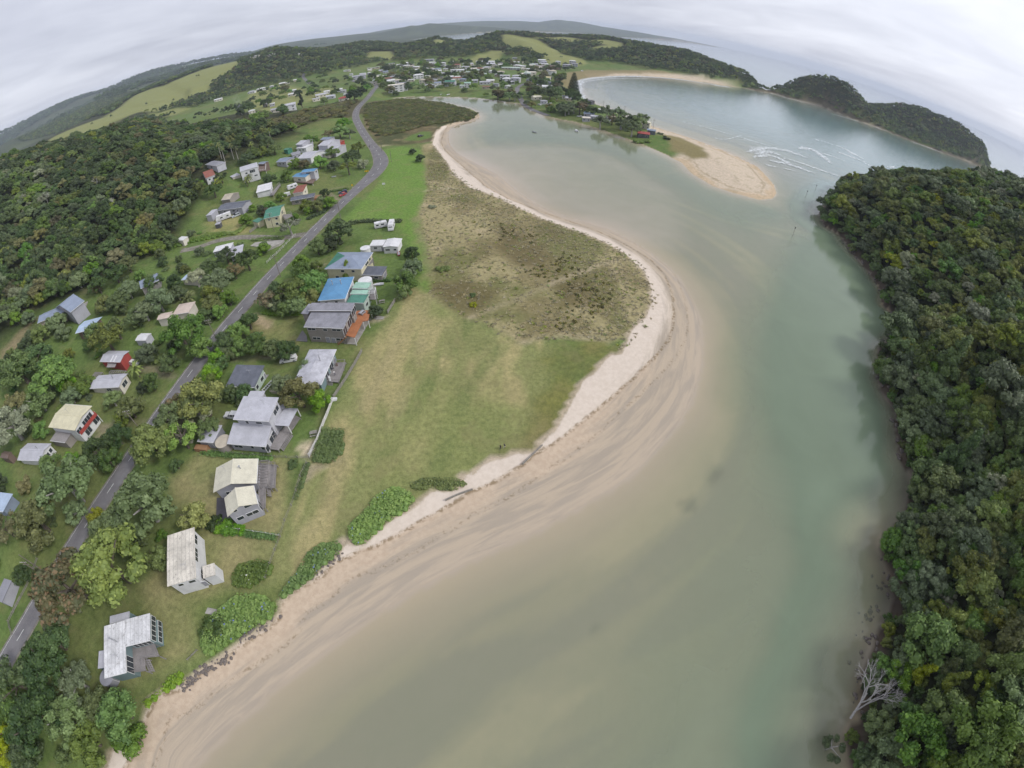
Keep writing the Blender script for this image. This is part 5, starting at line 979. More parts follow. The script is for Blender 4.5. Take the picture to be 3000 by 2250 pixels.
# ---- single remarkable trees
def norfolk(p, h):
    q = P1(p, h*.4); e = empty('norfolk_pine', (q[0], q[1], float(gz(*q)))); tag(e, 'tall tiered dark conifer at the end of the ocean beach', 'tree'); b = MB(); T_ = []; rr = random.Random(3)
    MB().bar((0, 0, -.5), (0, 0, h), .45, .06, 8).obj('trunk', M_bark, e)
    n = 15
    for i in range(n):
        z = h*(.16 + .82*i/n); L_ = (h*.24)*(1 - i/n)**.8 + .5
        for j in range(7):
            a = j*2*math.pi/7 + i*.45; tip = Vector((L_*math.cos(a), L_*math.sin(a), z + L_*.12)); b.bar((0, 0, z), tip, .09, .03, 4); T_ += [.2]*6
            for k in range(13):
                t_ = .15 + .85*k/12; p0 = Vector((0, 0, z)).lerp(tip, t_); s = 1.25*(1 - .4*t_); sd_ = Vector((-math.sin(a), math.cos(a), 0))
                f_d = Vector((math.cos(a), math.sin(a), 0)); b.add([p0 - sd_*s + Vector((0, 0, .3)), p0 + f_d*.5 + Vector((0, 0, .25)), p0 + sd_*s + Vector((0, 0, .3)), p0 - f_d*.4 - Vector((0, 0, .35))], [(0, 1, 2, 3)]); b.add([p0 + Vector((0, 0, .75)), p0 + f_d*.6, p0 - Vector((0, 0, .45)), p0 - f_d*.6], [(0, 1, 2, 3)]); b.add([p0 + Vector((0, 0, .7)), p0 + sd_*s*.7, p0 - Vector((0, 0, .4)), p0 - sd_*s*.7], [(0, 1, 2, 3)]); T_ += [rr.random(), rr.random(), rr.random()]
    me = b.mesh('crown', LM['pn']); attr(me, 'tint', T_, 'FACE'); link(D.objects.new('crown', me), e)
norfolk((1680, 258), 30)
def palm_mesh(seed, nf=22, L_=2.6):
    rr = random.Random(seed); b = MB(); T_ = []
    for i in range(nf):
        a = i*2.399; el = rr.uniform(-.5, 1.1); pr = Vector((0, 0, 0)); d = Vector((math.cos(a)*math.cos(el), math.sin(a)*math.cos(el), math.sin(el)))
        for k in range(5):
            nx_ = pr + d*(L_/5); sd_ = Vector((-math.sin(a), math.cos(a), 0))*(.34*(1 - abs(k - 1.5)/5)); b.add([pr - sd_, pr + sd_, nx_ + sd_*.8, nx_ - sd_*.8], [(0, 1, 2, 3)]); T_.append(rr.random()); pr = nx_; d = (d + Vector((0, 0, -.28))).normalized()
    me = b.mesh('fronds', LM['ol']); attr(me, 'tint', T_, 'FACE'); return me
PALM = [palm_mesh(1), palm_mesh(2)]
def palm(p, h, label, k=1.0, grp=None):
    q = P1(p, h); e = empty('palm', (q[0], q[1], float(gz(*q)))); tag(e, label, 'palm', grp)
    MB().bar((0, 0, -.4), (rng.normal()*.2, 0, h), .24, .16, 7).obj('trunk', M_pale if h > 6 else M_bark, e)
    o = link(D.objects.new('fronds', random.choice(PALM)), e); o.location = (0, 0, h); o.scale = (k, k, k)
for i, (x, y, h_) in enumerate(((120,392,9.5),(152,425,10.5),(235,402,9),(282,425,8),(590,252,9.5),(425,385,6))): palm(c5((x, y))[0], h_, 'tall slender palm with a pale trunk standing above the bush edge', 1.0, 'tall palms at the bush edge')
palm(c4((1735,1185))[0], 2.5, 'stout yellow-green palm beside the pinkish cottage', 1.5)
palm(c6((1245,570))[0], 3.5, 'drooping palm in front of the grey gabled house', 1.2)
for x, y in ((400,690),(380,720),(130,720),(100,740)): palm(c5((x, y))[0], 4.0, 'shaggy dark palm in the planting by the white bungalow', 1.3, 'shaggy palms by the white bungalow')
def bare(e, root, d, L_, r, depth, rr, b):
    tip = root + d*L_; b.bar(root, tip, r, r*.68, 5 if depth > 1 else 3)
    if depth == 0: return
    for i in range(3 if depth > 1 else 3):
        nd_ = (d + Vector((rr.uniform(-.8, .8), rr.uniform(-.8, .8), rr.uniform(-.35, .5)))).normalized(); bare(e, root.lerp(tip, rr.uniform(.55, 1)), nd_, L_*rr.uniform(.55, .8), r*.6, depth - 1, rr, b)
def dead_tree(p, label, lean, L_, r, depth, seed, lift=3):
    q = P1(p, lift); e = empty('dead_tree', (q[0], q[1], float(gz(*q)) + (1.6 if lift < 5 else 0))); tag(e, label, 'tree'); b = MB(); rr = random.Random(seed)
    bare(e, Vector((0, 0, -.5)), Vector(lean).normalized(), L_, r, depth, rr, b); b.obj('branches', mat('bleached_wood', (.42,.40,.39), .85, .1, 3), e)
dead_tree((2512,2100), 'bleached dead tree fallen sideways out over the water edge', (.45,.75,.75), 5.6, .26, 5, 4, 3)
dead_tree((2530,2080), 'second grey dead limb fan beside the bleached fallen tree', (.85,.35,.8), 4.8, .18, 5, 9, 4)
tree((2462,2190), 3.0, 'po', 'open', 'small leaning grey-green tree overhanging dark water at the frame bottom', lift=4)
for i, (x, y) in enumerate(((395,210),(1010,250),(870,60))): dead_tree(c4((x, y))[0], ('thin bleached dead tree sticking out of the inland bush', 'grey bare-branched tree in the middle of the inland bush', 'pale leafless tree high on the inland bush slope')[i], (.1,.1,1), 4.0, .16, 4, 20 + i, 8)

# ---- planted beds and hedges
def bed(name, label, px, h_, ty, cat, n_m2=15.0, leaf=.26, grp=None, flowers=None, line=False):
    q = M(px)
    if line:
        p = resample(q, .8); P_ = []; wd = line
        tg = np.gradient(p, axis=0); tg /= np.linalg.norm(tg, axis=1)[:, None] + 1e-9; nr = np.stack([-tg[:, 1], tg[:, 0]], 1); q = np.vstack([p + nr*wd, (p - nr*wd)[::-1]])
    a = q.min(0); c = q.max(0); ar = np.prod(c - a); n = int(ar*n_m2); pts = rng.random((n, 2))*(c - a) + a; d = sdf(pts[:, 0], pts[:, 1], q); ok = d > -.15; pts = pts[ok]; d = d[ok]
    ctr = q.mean(0); z0 = float(gz(*ctr)); b = MB(); T_ = []
    hh = h_*np.minimum(1, np.sqrt(np.clip(d + .2, .05, None)/max(.6, .7*h_)))*(.7 + .6*fbm(pts[:, 0], pts[:, 1], 2.2, 3))*.85; zz = gz(pts[:, 0], pts[:, 1])
    for i in range(len(pts)):
        rr = rng.normal(size=3); nrm = Vector((rr[0]*.5, rr[1]*.5, 1)).normalized(); u_ = nrm.orthogonal().normalized(); u_.rotate(Matrix.Rotation(rng.random()*6.28, 3, nrm)); v_ = nrm.cross(u_); s = leaf*(.6 + .8*rng.random())*.6
        pz = zz[i] - z0 + hh[i]*(.55 + .45*rng.random() if rng.random() < .35 else 1.0); p0 = Vector((pts[i, 0] - ctr[0], pts[i, 1] - ctr[1], pz))
        b.add([p0 - u_*s - v_*s*.5, p0 + u_*s*.3 - v_*s, p0 + u_*s, p0 + v_*s], [(0, 1, 2, 3)], 1 if flowers and rng.random() < .03 and fbm(pts[i, 0], pts[i, 1], 3, 2) > .55 else 0); T_.append(rng.random())
    # solid heart so the ground does not show through
    k = 1.1; xs = np.arange(a[0], c[0], k); ys = np.arange(a[1], c[1], k); Xg, Yg = np.meshgrid(xs, ys); dg = sdf(Xg, Yg, q)
    for x, y, dd_ in zip(Xg.ravel(), Yg.ravel(), dg.ravel()):
        if dd_ > .25: blob(b, (x - ctr[0], y - ctr[1], float(gz(x, y)) - z0 + h_*.1), .85, (1, 1, max(.3, h_*.62*min(1, math.sqrt((dd_ + .2)/max(.6, .7*h_)))/.85)), int(x*31 + y*17) % 9999, 0); T_ += [.2]*20
    me = b.mesh(name, [LM[ty], mat('blue_flowers', (.16,.20,.50), .7) if flowers == 'blue' else mat('white_flowers', (.6,.6,.55), .7)]); attr(me, 'tint', T_, 'FACE')
    o = link(D.objects.new(name, me)); o.location = (ctr[0], ctr[1], z0); tag(o, label, cat, grp); return o
bed('garden_bed', 'rounded bright green bed outside the white fence', cB((120,285),(300,300),(305,420),(270,520),(180,590),(60,570),(30,540)), .9, 'lm', 'plants')
bed('garden_bed', 'long bright green bank with blue flowers above the beach', cB((330,1100),(480,950),(560,840),(700,770),(830,800),(865,870),(820,950),(640,1060),(530,1170),(430,1250),(350,1200)), 1.2, 'fl', 'plants', flowers='blue')
bed('garden_bed', 'green bank of leaves beside the little sandy beach path', [(904,1620),(936,1598),(990,1587),(1004,1609),(980,1634),(936,1663),(920,1695),(900,1708),(850,1740),(822,1760),(815,1750),(870,1680)], 1.2, 'fl', 'plants', flowers='blue')
bed('garden_bed', 'wide leafy bank above the rocks, below the white corrugated house', [(700,1740),(770,1745),(813,1770),(809,1800),(781,1822),(745,1840),(700,1866),(660,1900),(605,1925),(590,1890),(600,1830),(640,1790)], 1.5, 'fl', 'plants', flowers='blue')
bed('garden_bed', 'narrow lime green strip along the bank by the lowest beach house', cH((1330,980),(1480,870),(1570,740),(1680,690),(1720,780),(1600,850),(1480,900),(1380,1030)), 1.0, 'lm', 'plants')
bed('garden_bed', 'scruffy flowering bed at the corner of the white house lawn', [(680,1690),(700,1655),(760,1640),(800,1650),(790,1690),(740,1720),(690,1725)], 1.1, 'mg', 'plants', flowers='white')
bed('garden_bed', 'patchy green bank at the top of the white sand cut', cB((830,740),(940,700),(1100,690),(1240,700),(1300,755),(1160,800),(1000,770),(880,800)), .7, 'ol', 'plants')
for lab, q_, wd, h_, ty in (('dark clipped hedge along the road below the green-roofed house', c5((950,1085),(1080,1030),(1150,965)), 1.2, 1.8, 'dk'), ('long low hedge behind the two white caravans', c5((1330,1125),(1500,1105),(1700,1112),(1830,1105)), 1.2, 1.8, 'dk'), ('straight dark hedge in front of the taupe two-storey house', c7((530,690),(700,695),(890,692)), 1.1, 1.8, 'mg'), ('short dark hedge behind the white dinghy', c7((1540,392),(1640,388),(1722,392)), .9, 1.6, 'dk'),
    ('bushy hedge along the upper side of the side road', c4((1400,760),(1600,710),(1800,650),(2100,590)), 1.6, 2.0, 'mg'), ('dark hedge row beside the red car', c5((1150,832),(1240,818),(1330,802)), .9, 1.4, 'dk'), ('tangled hedge across the top of the yellow lawn', c5((0,1230),(120,1225),(280,1220),(370,1160),(390,1110)), 1.4, 1.8, 'mg'),
    ('leafy hedge beside the dark cottage driveway', c6((1880,690),(1940,600),(2010,500),(2070,420)), 1.6, 2.2, 'br'), ('low green hedge below the cream gabled house', cF((470,1090),(640,1110),(860,1170),(1160,1210)), .9, .8, 'br'), ('thin green strip along the wire fence by the field', cF((1470,400),(1440,500),(1380,680),(1340,790)), .6, .6, 'mg'),
    ('leafy green strip under the fence of the two-storey house', cE((330,1210),(560,1230),(860,1250),(1100,1260)), .9, .8, 'br'), ('hedge of bright shrubs along the inland verge', c7((0,800),(90,700),(180,600),(260,530)), 2.0, 2.4, 'mg'), ('shrubby edge between road and the turning pad', c5((430,1280),(560,1265),(740,1260)), 1.0, 1.2, 'mg')):
    bed('hedge', lab, q_, h_, ty, 'hedge', line=wd)
gq = pol([(0,1350),(0,1000),(100,930),(230,890),(330,800),(470,740),(600,660),(760,600),(1000,560),(900,650),(820,760),(690,900),(560,1060),(450,1200),(330,1390),(250,1500),(150,1640),(0,1850)])
x, y = jgrid(gq[:, 0].min(), gq[:, 0].max(), gq[:, 1].min(), gq[:, 1].max(), 7.5); k = sdf(x, y, gq) > 1; x, y = x[k], y[k]; dr = np.minimum(seg_dist(x, y, road_c), seg_dist(x, y, road2)); x, y = x[dr > 8.5], y[dr > 8.5]; n = 0
F0 = np.array([(f[0], f[1], f[2]) for f in FOOT]); cam_d = np.hypot(x, y)
for i in rng.permutation(len(x)):
    r = rng.uniform(1.6, 4.2)
    if np.min(np.hypot(x[i] - F0[:, 0], y[i] - F0[:, 1]) - F0[:, 2]*.8) < r*.75 + .8 or rng.random() > .62 or n > 210: continue
    dx_, dy_ = -x[i]/cam_d[i], -y[i]/cam_d[i]          # leave the view to the houses open
    if np.min(np.hypot(x[i] - 5*dx_*0 - (F0[:, 0] + dx_*(F0[:, 2] + 3)), y[i] - (F0[:, 1] + dy_*(F0[:, 2] + 3)))) < r + 1.5: continue
    u = rng.random(); ty = 'mg' if u < .34 else 'dk' if u < .5 else 'br' if u < .64 else 'po' if u < .82 else 'ol' if u < .94 else 'bw'
    tree(None, r, ty, 'round' if r > 2.4 else 'bush', None, 'tree' if r > 2.4 else 'shrub', xy=(x[i], y[i]), parts=False); n += 1
settle((), 'garden trees that look alike')

# ---- forests: the nearest trees one by one, the rest as one mass
def to_px(x, y, z):
    v = (np.stack([x, y, z - CAM_H], -1)) @ CAM_R; r3 = np.linalg.norm(v, axis=-1); th = np.arccos(np.clip(-v[..., 2]/r3, -1, 1)); r = th.copy()
    for _ in range(5): r = r - (r*(1 + K3*r*r) - th)/(1 + 3*K3*r*r)
    ph = np.hypot(v[..., 0], v[..., 1]) + 1e-9
    return 1500 + 1300*r*v[..., 0]/ph, 1125 - 1300*r*v[..., 1]/ph, r3
def in_view(x, y, z, m=60): a, b, d = to_px(x, y, z); return (a > -m) & (a < 3000 + m) & (b > -m) & (b < 2250 + m), d
FOR = []                                # (x,y,z,scale,kind)
# headland across the water
x, y = jgrid(45, 460, -60, 310, 3.5); se = _bil(GSE, x, y); k = se > -.6; x, y, se = x[k], y[k], se[k]; z = gz(x, y); v_, d = in_view(x, y, z + 5); x, y, z, d, se = x[v_], y[v_], z[v_], d[v_], se[v_]
o_ = np.argsort(d); x, y, z, d, se = x[o_], y[o_], z[o_], d[o_], se[o_]
patch = fbm(x, y, 38, 3)
def pick_ty(i, pn, e):
    u = rng.random()
    if e < 5: return 'po' if u < .5 else 'br' if u < .75 else 'mg'
    if pn > .64: return 'po' if u < .45 else 'gr' if u < .52 else 'mg'
    return ('ol' if u < .40 else 'mg' if u < .64 else 'br' if u < .74 else 'dk' if u < .84 else 'gd' if u < .93 else 'po' if u < .98 else 'gr')
LABF = dict(po='grey-green tree in the dense bush on the headland across the water', ol='olive tree in the dense bush on the headland across the water', mg='mid-green tree in the dense bush on the headland across the water', br='bright green tree in the dense bush on the headland across the water', dk='dark green tree in the dense bush on the headland across the water', gd='golden olive tree in the dense bush on the headland across the water', gr='pale grey tree in the dense bush on the headland across the water')
for i in range(len(x)):
    ty = pick_ty(i, patch[i], se[i]); r = rng.uniform(1.7, 4.3)*(1.2 if ty == 'po' else 1)
    r = r*(1.7 if rng.random() < .15 else 1); fm = ('tall' if rng.random() < .14 and d[i] < 170 else 'dome' if rng.random() < .5 else 'round') if ty not in ('po', 'gr') else 'dome'
    if i < 300:
        h_ = rng.uniform(.9, 1.35); n = sum(q.startswith(fm) for q in CR); o = with_mat(link(D.objects.new('forest_tree', CR['%s%d' % (fm, rng.integers(n))])), LM[ty]); kk = r/BASE_R[fm]
        o.location = (x[i], y[i], z[i] + rng.uniform(.2, 2.2)); o.scale = (kk, kk, kk*h_); o.rotation_euler = (rng.normal()*.06, rng.normal()*.06, rng.random()*6.28); tag(o, LABF[ty], 'tree', 'forest trees on the headland')
    else: FOR.append((x[i], y[i], z[i] + rng.uniform(.2, 2.6), r, ty, fm))
# undergrowth closing the gaps near the water
x2, y2 = jgrid(45, 190, -60, 230, 2.6); k = (_bil(GSE, x2, y2) > .3); x2, y2 = x2[k], y2[k]; v_, d2 = in_view(x2, y2, gz(x2, y2) + 2); k = v_ & (d2 < 190); x2, y2 = x2[k], y2[k]; z2 = gz(x2, y2)
for i in range(len(x2)):
    u = rng.random(); FOR.append((x2[i], y2[i], z2[i], rng.uniform(1.3, 2.4), 'mg' if u < .4 else 'ol' if u < .65 else 'dk' if u < .85 else 'br', 'round'))
# inland bush
x, y = jgrid(-700, -140, 30, 760, 5.0); z = gz(x, y); fp = pol([(0,985),(60,925),(160,880),(260,850),(330,790),(400,770),(455,735),(500,700),(545,640),(590,590),(600,520),(640,470),(760,420),(860,385),(760,370),(560,380),(480,352),(400,322),(300,340),(150,395),(-200,500),(-300,900)])
k = (sdf(x, y, fp) > 0); x, y, z = x[k], y[k], z[k]; v_, d = in_view(x, y, z + 5); x, y, z, d = x[v_], y[v_], z[v_], d[v_]; o_ = np.argsort(d); x, y, z, d = x[o_], y[o_], z[o_], d[o_]; patch = fbm(x + 900, y, 45, 3)
foot = np.array([(f[0], f[1], f[2]) for f in FOOT])
near_h = np.min(np.hypot(x[:, None] - foot[None, :, 0], y[:, None] - foot[None, :, 1]) - foot[None, :, 2], 1) < 3
j = 0
for i in range(len(x)):
    if near_h[i]: continue
    u = rng.random(); ty = ('po' if u < .45 else 'gr' if u < .55 else 'mg') if patch[i] > .58 else ('dk' if u < .58 else 'mg' if u < .72 else 'ol' if u < .82 else 'bw' if u < .90 else 'br' if u < .93 else 'po'); r = rng.uniform(2.4, 5.0)*(1.4 if rng.random() < .12 else 1); fm = 'dome' if rng.random() < .6 else 'round'
    if j < 240:
        h_ = rng.uniform(.9, 1.3); o = with_mat(link(D.objects.new('bush_tree', CR['%s%d' % (fm, rng.integers(3))])), LM[ty]); kk = r/4.0; o.location = (x[i], y[i], z[i] + .4); o.scale = (kk, kk, kk*h_); o.rotation_euler = (0, 0, rng.random()*6.28)
        tag(o, '%s tree on the bush slope behind the inland houses' % COLW[ty], 'tree', 'bush trees on the inland slope'); j += 1
    else: FOR.append((x[i], y[i], z[i] + .4, r, ty, fm))
# far hills, islands
x, y = jgrid(-1900, 1250, 560, 1750, 9.0); z = gz(x, y); k = ((z > 9) | ((_bil(GSL, x, y) > 6) & (x > 470))) & (_bil(GSL, x, y) > 4) & ~pasture_at(x, y) & (sdf(x, y, fp) < -4); x, y, z = x[k], y[k], z[k]; v_, d = in_view(x, y, z + 5, 10); x, y, z = x[v_], y[v_], z[v_]
for i in range(len(x)):
    u = rng.random(); FOR.append((x[i], y[i], z[i], rng.uniform(4.0, 7.5), 'dk' if u < .5 else 'mg' if u < .7 else 'ol' if u < .82 else 'po' if u < .95 else 'bw', 'far'))
x, y = jgrid(-4200, -200, 1700, 3600, 34.0); z = gz(x, y); k = (z > 14) & (_bil(GSL, x, y) > 10) & (fbm(x, y, 260, 4) > .46) & ~pasture_at(x, y); x, y, z = x[k], y[k], z[k]; v_, d = in_view(x, y, z + 5, 10)
for i in np.where(v_)[0]: FOR.append((x[i], y[i], z[i], rng.uniform(14, 22), 'dk', 'far'))
# sparse trees dotting the pasture
x, y = jgrid(-1700, 800, 700, 1700, 60.0); z = gz(x, y); k = pasture_at(x, y) & (rng.random(len(x)) < .3); 
for i in np.where(k)[0]: FOR.append((x[i], y[i], z[i], rng.uniform(3, 6), 'dk', 'far'))
def scatter(name, rows, label, cat, protos):
    """one mass of plants: points that carry which plant, how big, which way"""
    pc = D.collections.new(name + '_kinds'); keys = []
    for key, me, m in protos:
        o = D.objects.new('kind_%02d_%s' % (len(keys), key), me); o.material_slots[0].link = 'OBJECT'; o.material_slots[0].material = m; pc.objects.link(o); keys.append(key)
    me = D.meshes.new(name); me.from_pydata([(r[0], r[1], r[2]) for r in rows], [], [])
    a = me.attributes.new('kind', 'INT', 'POINT'); a.data.foreach_set('value', np.array([r[4] for r in rows], np.int32)); attr(me, 'size', [r[3] for r in rows]); attr(me, 'turn', rng.random(len(rows))*6.28)
    o = link(D.objects.new(name, me)); tag(o, label, cat, kind='stuff')
    g = D.node_groups.new(name, 'GeometryNodeTree'); g.interface.new_socket('Geometry', in_out='INPUT', socket_type='NodeSocketGeometry'); g.interface.new_socket('Geometry', in_out='OUTPUT', socket_type='NodeSocketGeometry')
    gi = g.nodes.new('NodeGroupInput'); go = g.nodes.new('NodeGroupOutput'); ip = g.nodes.new('GeometryNodeInstanceOnPoints'); ci = g.nodes.new('GeometryNodeCollectionInfo'); ci.inputs['Collection'].default_value = pc; ci.inputs['Separate Children'].default_value = True; ci.inputs['Reset Children'].default_value = True
    def na(n_, ty): q = g.nodes.new('GeometryNodeInputNamedAttribute'); q.data_type = ty; q.inputs['Name'].default_value = n_; return q.outputs[0]
    cx = g.nodes.new('ShaderNodeCombineXYZ'); g.links.new(na('turn', 'FLOAT'), cx.inputs[2]); ip.inputs['Pick Instance'].default_value = True
    g.links.new(gi.outputs[0], ip.inputs['Points']); g.links.new(ci.outputs[0], ip.inputs['Instance']); g.links.new(na('kind', 'INT'), ip.inputs['Instance Index']); g.links.new(cx.outputs[0], ip.inputs['Rotation']); g.links.new(na('size', 'FLOAT'), ip.inputs['Scale']); g.links.new(ip.outputs[0], go.inputs[0])
    md = o.modifiers.new('plants', 'NODES'); md.node_group = g; return o
TYS = ['po', 'ol', 'mg', 'br', 'dk', 'gd', 'gr', 'bw']; protos = []; idx = {}
for fm in ('dome', 'round', 'tall', 'far'):
    for ty in TYS:
        for i in range(3 if fm == 'far' else 2 if fm != 'tall' else 1): idx[(fm, ty, i)] = len(protos); protos.append(('%s_%s%d' % (fm, ty, i), CR['%s%d' % (fm, i)], LM[ty]))
scatter('forest', [(a, b, c, r/BASE_R[fm], idx[(fm, ty, int(rng.integers(3 if fm == 'far' else 2 if fm != 'tall' else 1)))]) for a, b, c, r, ty, fm in FOR], 'dense native bush covering the hills, headland and islands', None, protos)
# mangroves and wetland scrub
MG = []
q = pol([(1078,305),(1150,294),(1222,291),(1326,309),(1398,336),(1380,352),(1335,358),(1290,362),(1230,372),(1190,385),(1150,395),(1105,400),(1085,375),(1072,350),(1070,330)])
x, y = jgrid(q[:, 0].min(), q[:, 0].max(), q[:, 1].min(), q[:, 1].max(), 2.6); k = sdf(x, y, q) > 0; x, y = x[k], y[k]; pz_ = gz(x, y)
for i in range(len(x)): MG.append((x[i], y[i], pz_[i], rng.uniform(.5, .95), int(rng.integers(3)) + (3 if rng.random() < .3 else 0)))
q = pol([(480,450),(600,420),(700,380),(860,335),(1060,288),(1080,300),(1060,330),(1000,345),(930,348),(880,370),(820,392),(760,400),(650,425),(560,455)])
x, y = jgrid(q[:, 0].min(), q[:, 0].max(), q[:, 1].min(), q[:, 1].max(), 4.2); k = (sdf(x, y, q) > 0) & (np.hypot(x + 130, y - 380) > 12); x, y = x[k], y[k]; dr = seg_dist(x, y, road_c); x, y = x[dr > 9], y[dr > 9]; pz_ = gz(x, y)
for i in range(len(x)): MG.append((x[i], y[i], pz_[i], rng.uniform(.8, 1.5), int(rng.integers(3)) + (3 if rng.random() < .75 else 0)))
scatter('mangrove', MG, 'low brownish olive mangrove scrub filling the tidal flat', None, [('m%d' % i, CR['bush%d' % i], LM['mn']) for i in range(3)] + [('b%d' % i, CR['bush%d' % i], LM['bw']) for i in range(3)])
# dune grass tufts, loose on the sand edge
b = MB(); T_ = []
for i in range(16):
    a = rng.random()*6.28; l = rng.uniform(.25, .7); b0 = Vector((rng.normal()*.12, rng.normal()*.12, 0)); t_ = b0 + Vector((math.cos(a)*l*.85, math.sin(a)*l*.85, l*.32)); s_v = Vector((-math.sin(a), math.cos(a), 0))*.07; b.add([b0 - s_v, b0 + s_v, t_ + s_v*.3, t_ - s_v*.3], [(0, 1, 2, 3)]); T_.append(rng.random())
tuft = b.mesh('tuft', LM['gs']); attr(tuft, 'tint', T_, 'FACE'); GR = []
q = M([(1249,500),(1253,561),(1228,622),(1245,711),(1261,760),(1265,866),(1379,931),(1485,988),(1586,990),(1700,990),(1800,1000),(1830,1040),(1870,990),(1915,940),(1932,880),(1925,830),(1890,775),(1770,695),(1640,650),(1450,565),(1370,535),(1320,490),(1270,425)])
x, y = jgrid(q[:, 0].min(), q[:, 0].max(), q[:, 1].min(), q[:, 1].max(), .95); sdq = sdf(x, y, q); sv = _bil(GSV, x, y); k = (sdq > -.5) & (sv > -2.2) & ((sv < 26) | (rng.random(len(x)) < .45)) & (rng.random(len(x)) < .45*sm(sv, -3, 2) + .1); x, y = x[k], y[k]; pz_ = gz(x, y)
for i in range(len(x)): GR.append((x[i], y[i], pz_[i], rng.uniform(.6, 1.5), 0 if rng.random() < .8 else 1))
scatter('dune_grass', GR, 'tawny dune grass thinning out onto the white sand', None, [('g', tuft, LM['gs']), ('o', tuft, LM['ol'])])
# rush clumps on the dune, countable
b, T_ = crown(77, 110, .26, 'low', .6, 4); rush = b.mesh('rush_clump', LM['rs']); attr(rush, 'tint', T_, 'FACE'); cnt = 0
for (cx, cy, sx, sy, n) in ((1240,860,190,100,60),(1010,720,190,70,34),(640,420,170,60,26),(1350,980,150,70,24),(1150,640,160,60,18),(860,470,100,40,14),(1150,1080,130,60,16)):
    for i in range(n):
        p = (1200 + (cx + rng.normal()*sx*.55)/2.458, 500 + (cy + rng.normal()*sy*.6)/2.458); w2 = P1(p)
        if sdf(np.array([w2[0]]), np.array([w2[1]]), q)[0] < 1: continue
        o = link(D.objects.new('rush_clump', rush)); s = rng.uniform(.6, 1.25); o.location = (w2[0], w2[1], float(gz(*w2)) - .05); o.scale = (s, s, s*rng.uniform(1, 1.5)); o.rotation_euler = (0, 0, rng.random()*6.28); tag(o, 'small dark brown rush clump on the tawny dune', 'plant', 'rush clumps on the dune')
for lab, p, r, ty in (('bright green shrub in the dark dune scrub', (1383,857), 1.4, 'br'), ('yellow-flowered shrub in the dark dune scrub', (1386,885), 1.5, 'gd'), ('silvery shrub on the dune edge by the mown grass', (1268,598), 2.2, 'gr'), ('bright green shrub patch beside the dune track', (1298,775), 2.4, 'lm')): tree(p, r, ty, 'bush', lab, 'shrub')
# ================================================================ the far village, the spit and the valley
AREA = [('by the mangrove inlet', (1180,262)), ('on the estuary front of the village', (1330,262)), ('in the middle of the far village', (1330,225)), ('at the back of the far village', (1300,195)), ('near the ocean beach end of the village', (1610,205)), ('behind the ocean beach dunes', (1600,240)), ('on the tree-covered spit', (1760,340)), ('in the green valley behind the wetland', (900,270)), ('by the village street', (1480,240))]
RW = dict(white='white', offwhite='off-white', lightgrey='pale grey', grey='grey', midgrey='dark grey', slate='slate', slateblue='slate blue', dark='near-black', blue='bright blue', paleblue='pale blue', palegreen='sage green', mint='mint green', green='green', terracotta='rust red', red='bright red', beige='beige', palecream='cream', cream='cream', brown='brown', taupe='taupe', yellow='yellow', pink='pinkish')
VH = []
def far_house(p, wpx, roof, wall='white', st=1, label=None, kind=None, name='village_house'):
    q = P1(p, 1.5); d = math.hypot(q[0], q[1]); W_ = max(7.0, min(26, wpx*d/1300*1.02)); Dp = min(W_*.75, rng.uniform(6.5, 9.5)); rz = -math.atan2(q[0], q[1])*.8 + rng.normal()*.22
    if any(math.hypot(q[0] - a, q[1] - b) < (W_ + c)*.36 for a, b, c in VH): return
    VH.append((q[0], q[1], W_)); h = 2.9*st + .3; z = float(gz(*q)); kind = kind or ('gable' if rng.random() < .55 else 'hip' if rng.random() < .6 else 'flat')
    lab = label
    if not lab: ar = min(AREA, key=lambda a: (a[1][0] - p[0])**2 + (2.2*(a[1][1] - p[1]))**2)[0]; lab = '%s %s-roofed house %s' % ('two-storey' if st > 1 else 'low' if W_ < 12 else 'long low', RW[roof], ar)
    e = empty(name, (q[0], q[1], z), rz); tag(e, lab, 'house', 'houses of the far village')
    wl_ = wall_mesh(kind, W_ - .8, Dp - .8, h, h, .32, .4).obj('wall', pm('wall', wall), e); roof_mesh(kind, W_ - .8, Dp - .8, h, h, .4, .32).obj('roof', pm('roofx', roof), e)
    for s_ in range(st):
        for u in ((-.28, .24) if W_ < 13 else (-.34, 0, .3)): window(wl_, 's', u*W_, 1.6 + 2.8*s_, W_*.16, 1.2, W_ - .8, Dp - .8, mull=0)
    FOOT.append((q[0], q[1], W_/2 + .5, rz, W_/2 + .5, Dp/2 + .5))
SPECIAL = {('v1',890,640): 'white stepped three-storey house beside the road at the inlet', ('v1',850,355): 'house with a bright blue roof in the middle of the far village', ('v1',1770,545): 'green-roofed chalet with dormers on the estuary lawn', ('v1',1410,150): 'very long low dark building at the foot of the forest hill', ('v1',60,770): 'orange-red roofed house beside the dark pines', ('v1',1975,400): 'house with a steep bright white roof slope', ('v1',2050,570): 'white house with pale green roof on the estuary lawn', ('v1',1870,260): 'off-white house with a steep gable and rusty roof', ('v1',290,440): 'cluster-sized grey building behind the road bend',
    ('v2',1360,475): 'two-storey house with a yellow roof strip near the ocean beach', ('v2',1350,430): 'wide house with near-black roof near the ocean beach', ('v2',715,440): 'tall bright white house above the estuary trees', ('v2',2075,830): 'black flat-roofed house on the ocean edge of the spit', ('v2',1225,760): 'cream boxy house beside the village street end', ('v4',1700,600): 'small dark house with a coral red roof at the spit end', ('v4',1000,340): 'pale blue-grey modern bach on the spit shore', ('v4',1740,500): 'cream house half hidden by trees at the spit end', ('v3',840,660): 'white villa with steep pale roof beside the tall dark conifer', ('v3',1700,500): 'bright red roofed house beside the dark pines'}
